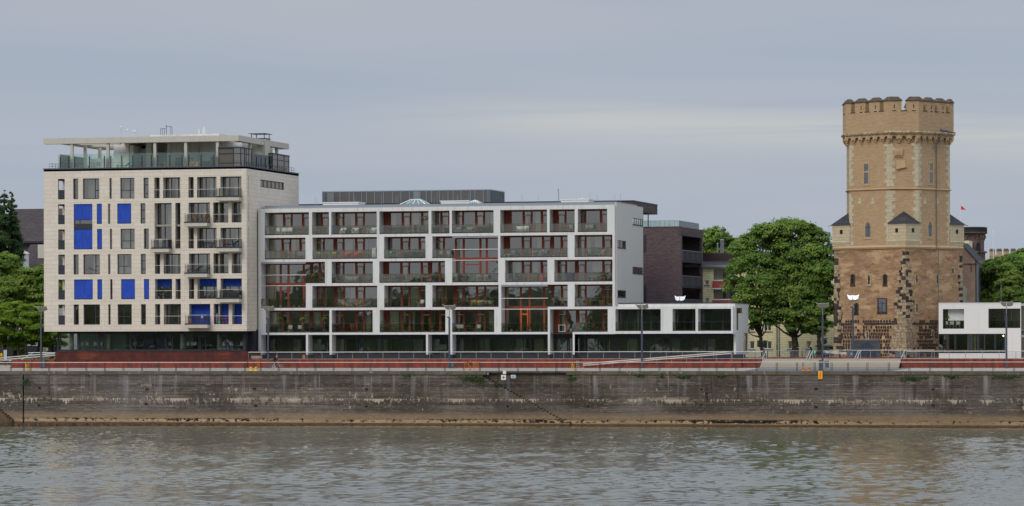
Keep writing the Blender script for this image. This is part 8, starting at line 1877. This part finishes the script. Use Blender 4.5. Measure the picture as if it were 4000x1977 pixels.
for row, kind, mat, desc, px, dy, rz, h_, leaf in ITEMS:
    key = (kind, mat, h_, leaf)
    if key not in PC:
        if kind in KIND: b, m_ = KIND[kind][0](mat); o = b.build(NAMES[kind], M[m_]); cat = KIND[kind][1]
        else: o = plantproto(kind, mat, leaf, h_); cat = {'topiary':'potted tree','flower':'potted flowers','box':'planter'}.get(kind,'potted plant')
        PC[key] = (o, cat); first = True
    else: first = False
    o, cat = PC[key]
    if not first: o = copy_tree(o)
    Yp = YW+dy; zf_ = fl[row][0]+.03
    o.location = (X(px, Yp), Yp, zf_); o.rotation_euler = (0,0, rz + (rnd.uniform(-.3,.3) if kind in ('chair','fold','armchair') else (math.pi if kind in ('schair','lounger') and seen.get((row,desc),0) % 2 == 1 else 0)))
    i = seen[(row,desc)] = seen.get((row,desc), 0)+1; n = cnt[(row,desc)]
    pos = '' if n == 1 else (f', {ORD[i-1]} from left' if i < n else ', last to the right')
    lb = f'{desc}, {ROWN[row]} balcony row of white block{pos}'
    if len(lb.split()) > 16: lb = f'{desc}, {ROWN[row]} white block balcony row{pos}'
    if len(lb.split()) > 16: print('LONG', lb)
    tag(o, lb, cat, f'{cat}s on the white block balconies')
bicycle('balcony_bicycle', (X(2022,YW+.9),YW+.9,fl[4][0]+.03), .15, 'grey bicycle on second balcony row of white block, left one of two', M['steel'], M['blacktyre'], 'bicycles on the balcony'); bicycle('balcony_bicycle', (X(2055,YW+1.1),YW+1.1,fl[4][0]+.03), -.9, 'dark bicycle turned end on, right one of two on the second balcony row', M['dark'], M['blacktyre'], 'bicycles on the balcony')
# on the cream block
def put(kind, mat, px, Yp, z, lb, h_=.5, leaf='leaf_mid', rz=0):
    key = (kind, mat, h_, leaf)
    if key not in PC:
        if kind in KIND: b, m_ = KIND[kind][0](mat); o = b.build(NAMES[kind], M[m_]); cat = KIND[kind][1]
        else: o = plantproto(kind, mat, leaf, h_); cat = 'potted plant'
        PC[key] = (o, cat)
    else: o = copy_tree(PC[key][0])
    cat = PC[key][1]; o.location = (X(px,Yp),Yp,z); o.rotation_euler = (0,0,rz); tag(o, lb, cat); o['group'] = f'{cat}s on the cream block'
yb_ = YC-.5
zr = lambda r: rows[r][1]+.12
put('schair','teak',764,yb_,zr(2),'teak chair, left of two on the upper projecting balcony of cream block',rz=math.pi*0); put('schair','teak',797,yb_,zr(2),'teak chair, right of two on the upper projecting balcony of cream block',rz=math.pi); put('stable','teak',781,yb_,zr(2),'round teak table between two teak chairs on cream block balcony')
put('bush','terracotta',815,YC+.6,zr(2),'terracotta potted climber by the teak chairs on cream block',1.3); put('bush','greypot',850,YC+.6,rows[2][1],'tall dark shrub in the loggia right of the teak chairs',1.9,'leaf_dark'); put('bush','greypot',932,YC+.3,rows[2][1]+.2,'bushy green plant hanging over the right loggia rail of cream block',.75,'leaf_mid')
put('bush','greypot',642,yb_,zr(3),'green shrub on the left projecting balcony of cream block',.9); put('cabinet','greycloth',630,yb_+.1,zr(3),'pale grey cabinet on the left projecting balcony of cream block'); put('pot','terracotta',698,YC+.5,rows[3][1],'terracotta pot behind the narrow rail right of the left balcony',.6); put('bush','terracotta',840,YC+.5,rows[3][1],'tall terracotta pot with shrub in the middle loggia of cream block',.8); put('fold','darkplastic',780,YC+.6,rows[3][1],'dark folding chair in the middle loggia of cream block'); put('table','darkplastic',808,YC+.6,rows[3][1],'dark table in the middle loggia of cream block'); put('schair','redwood',885,yb_,zr(3),'red brown chair on the right balcony of cream block'); put('lounger','darkplastic',905,yb_,zr(3),'dark lounger on the right balcony of cream block')
put('lounger','darkplastic',760,yb_,zr(4),'dark lounger on the lower middle balcony of cream block'); put('bush','greypot',620,YC+.6,rows[5][1],'dark conical shrub behind the rail below the blue blind',1.2,'leaf_dark'); put('stable','whitepaint',638,YC+.5,rows[5][1],'white table behind the rail below the blue blind'); put('bush','greypot',868,yb_,zr(5),'grey potted shrub on the balcony under the blue blinds, left one',.8); put('bush','greypot',937,yb_,zr(5),'grey potted shrub on the balcony under the blue blinds, right one',.8); put('sofa','darkplastic',905,yb_+.2,zr(5),'dark sofa on the balcony under the blue blinds')
put('bush','terracotta',747,yb_+.2,zr(6),'terracotta potted shrub on the lowest balcony before the blue blind',.9,'leaf_dark'); put('chair','darkplastic',770,yb_+.3,zr(6),'dark chair left of the small red table on the lowest balcony'); put('chair','darkplastic',806,yb_+.3,zr(6),'dark chair right of the small red table on the lowest balcony'); put('stable','redwood',789,yb_+.2,zr(6),'small red table with pot on the lowest balcony of cream block'); put('pot','whitepaint',790,yb_+.2,zr(6)+.66,'white flower pot standing on the small red table',.35)
put('flower','terracotta',873,YC+.25,rows[6][1]+.06,'pot of red flowers, left of two before the blue blind',.5,'leaf_dark'); put('flower','terracotta',886,YC+.25,rows[6][1]+.06,'pot of red flowers, right of two before the blue blind',.5,'leaf_dark'); put('bucket','greenp',857,YC+.2,rows[6][1]+.06,'small green lantern left of the red flower pots'); put('board','greycloth',848,YC+.3,rows[6][1],'brown upright vase left of the red flower pots')
# on the roof terrace
yt_ = YC+2.6
put('lounger','greenp',484,yt_,ZT+.14,'green padded sun lounger behind the glass screen of the roof terrace'); put('bench','wicker',330,yt_+1,ZT+.14,'pale wicker bench on the left roof terrace'); put('stable','steel',368,yt_+.5,ZT+.14,'grey round table on the left roof terrace'); put('chair','steel',384,yt_+.5,ZT+.14,'grey chair on the left roof terrace'); put('table','wicker',634,yt_+.6,ZT+.14,'pale wooden table on the right roof terrace'); put('armchair','wicker',752,yt_+.8,ZT+.14,'pale wicker armchair, left one on the right roof terrace'); put('armchair','wicker',768,yt_+.8,ZT+.14,'pale wicker armchair, second one on the right roof terrace'); put('armchair','darkplastic',806,yt_+.8,ZT+.14,'dark wicker armchair on the right roof terrace'); put('cabinet','redwood',780,yt_+1.4,ZT+.14,'red brown cabinet on the right roof terrace'); put('bucket','orange',515,yt_-.2,ZT+.14,'orange traffic cone like bucket on the roof terrace')
# villa loggia
zv = vh[0][2]+.03
put('chair','silver',3718,YW+.6,zv,'steel chair, left of two behind the glass of the white box loggia'); put('chair','silver',3742,YW+.6,zv,'steel chair, right of two behind the glass of the white box loggia'); put('bush','whitepaint',3699,YW+.7,zv+.5,'slim green plant on a stand in the white box loggia',1.0,'leaf_horn'); put('stable','whitepaint',3699,YW+.7,zv-.13,'white plant stand in the white box loggia')
# terrace furniture under the pillars
for p, lb in ((1225,'dark outdoor table behind the upper railing between the left pillars'),(1708,'dark outdoor table behind the upper railing between the middle pillars')): put('table','darkplastic',p,YW-1.6,ZPL,lb)
for p, lb in ((1703,'slim dark chair left of the outdoor table between the middle pillars'),(1738,'slim dark chair right of the outdoor table between the middle pillars')): put('chair','darkplastic',p,YW-1.7,ZPL,lb)
b = MB(); x_ = X(1188,YW-2); b.box(x_-.16,x_+.16,YW-2.2,YW-1.9,ZPL,ZPL+.5); tag(b.build('wooden_bollard', M['teak']), 'short square wooden bollard behind the upper railing near the left pillars', 'bollard')

# ------------------------------------------------------------------ wooded opposite bank behind the viewer, seen only mirrored in the windows
M['far_leaf'] = plain('muted_far_foliage', S(78, 86, 66), .95, 0, .3)  # even muted green for the mirrored woods
def far_bank():
    rs = np.random.RandomState(9); b = MB(); y0 = -150.0
    b.box(-900, 1100, y0-120, y0+30, -1, 3.5); tag(b.build('far_bank', M['grass']), kind='structure')
    lob = []
    for i in range(150):
        x_ = -420 + 1040*rs.rand(); h = rs.uniform(13, 27); r = rs.uniform(6, 11); lob.append(((x_, y0-25+rs.uniform(-14,14), 3+h-r*.8), r, r*.95)); lob.append(((x_+rs.uniform(-4,4), y0-22+rs.uniform(-10,10), 3+h*.45), r*1.15, h*.4))
    c = MB()
    for p, r_, rz_ in lob: c.ball(p, r_*.98, r_*.7, rz_*.98, 10, 6)
    v = leaves(rs, lob, 24000, 1.5, 1.0, 0, .3); t = thing('far_woods', (0, y0, 3), 'wooded opposite river bank mirrored in the window panes', 'woods'); t['kind'] = 'stuff'
    mesh_leaves('foliage', v, M['far_leaf'], t); c.build('crown_mass', M['far_leaf'], t)
far_bank()
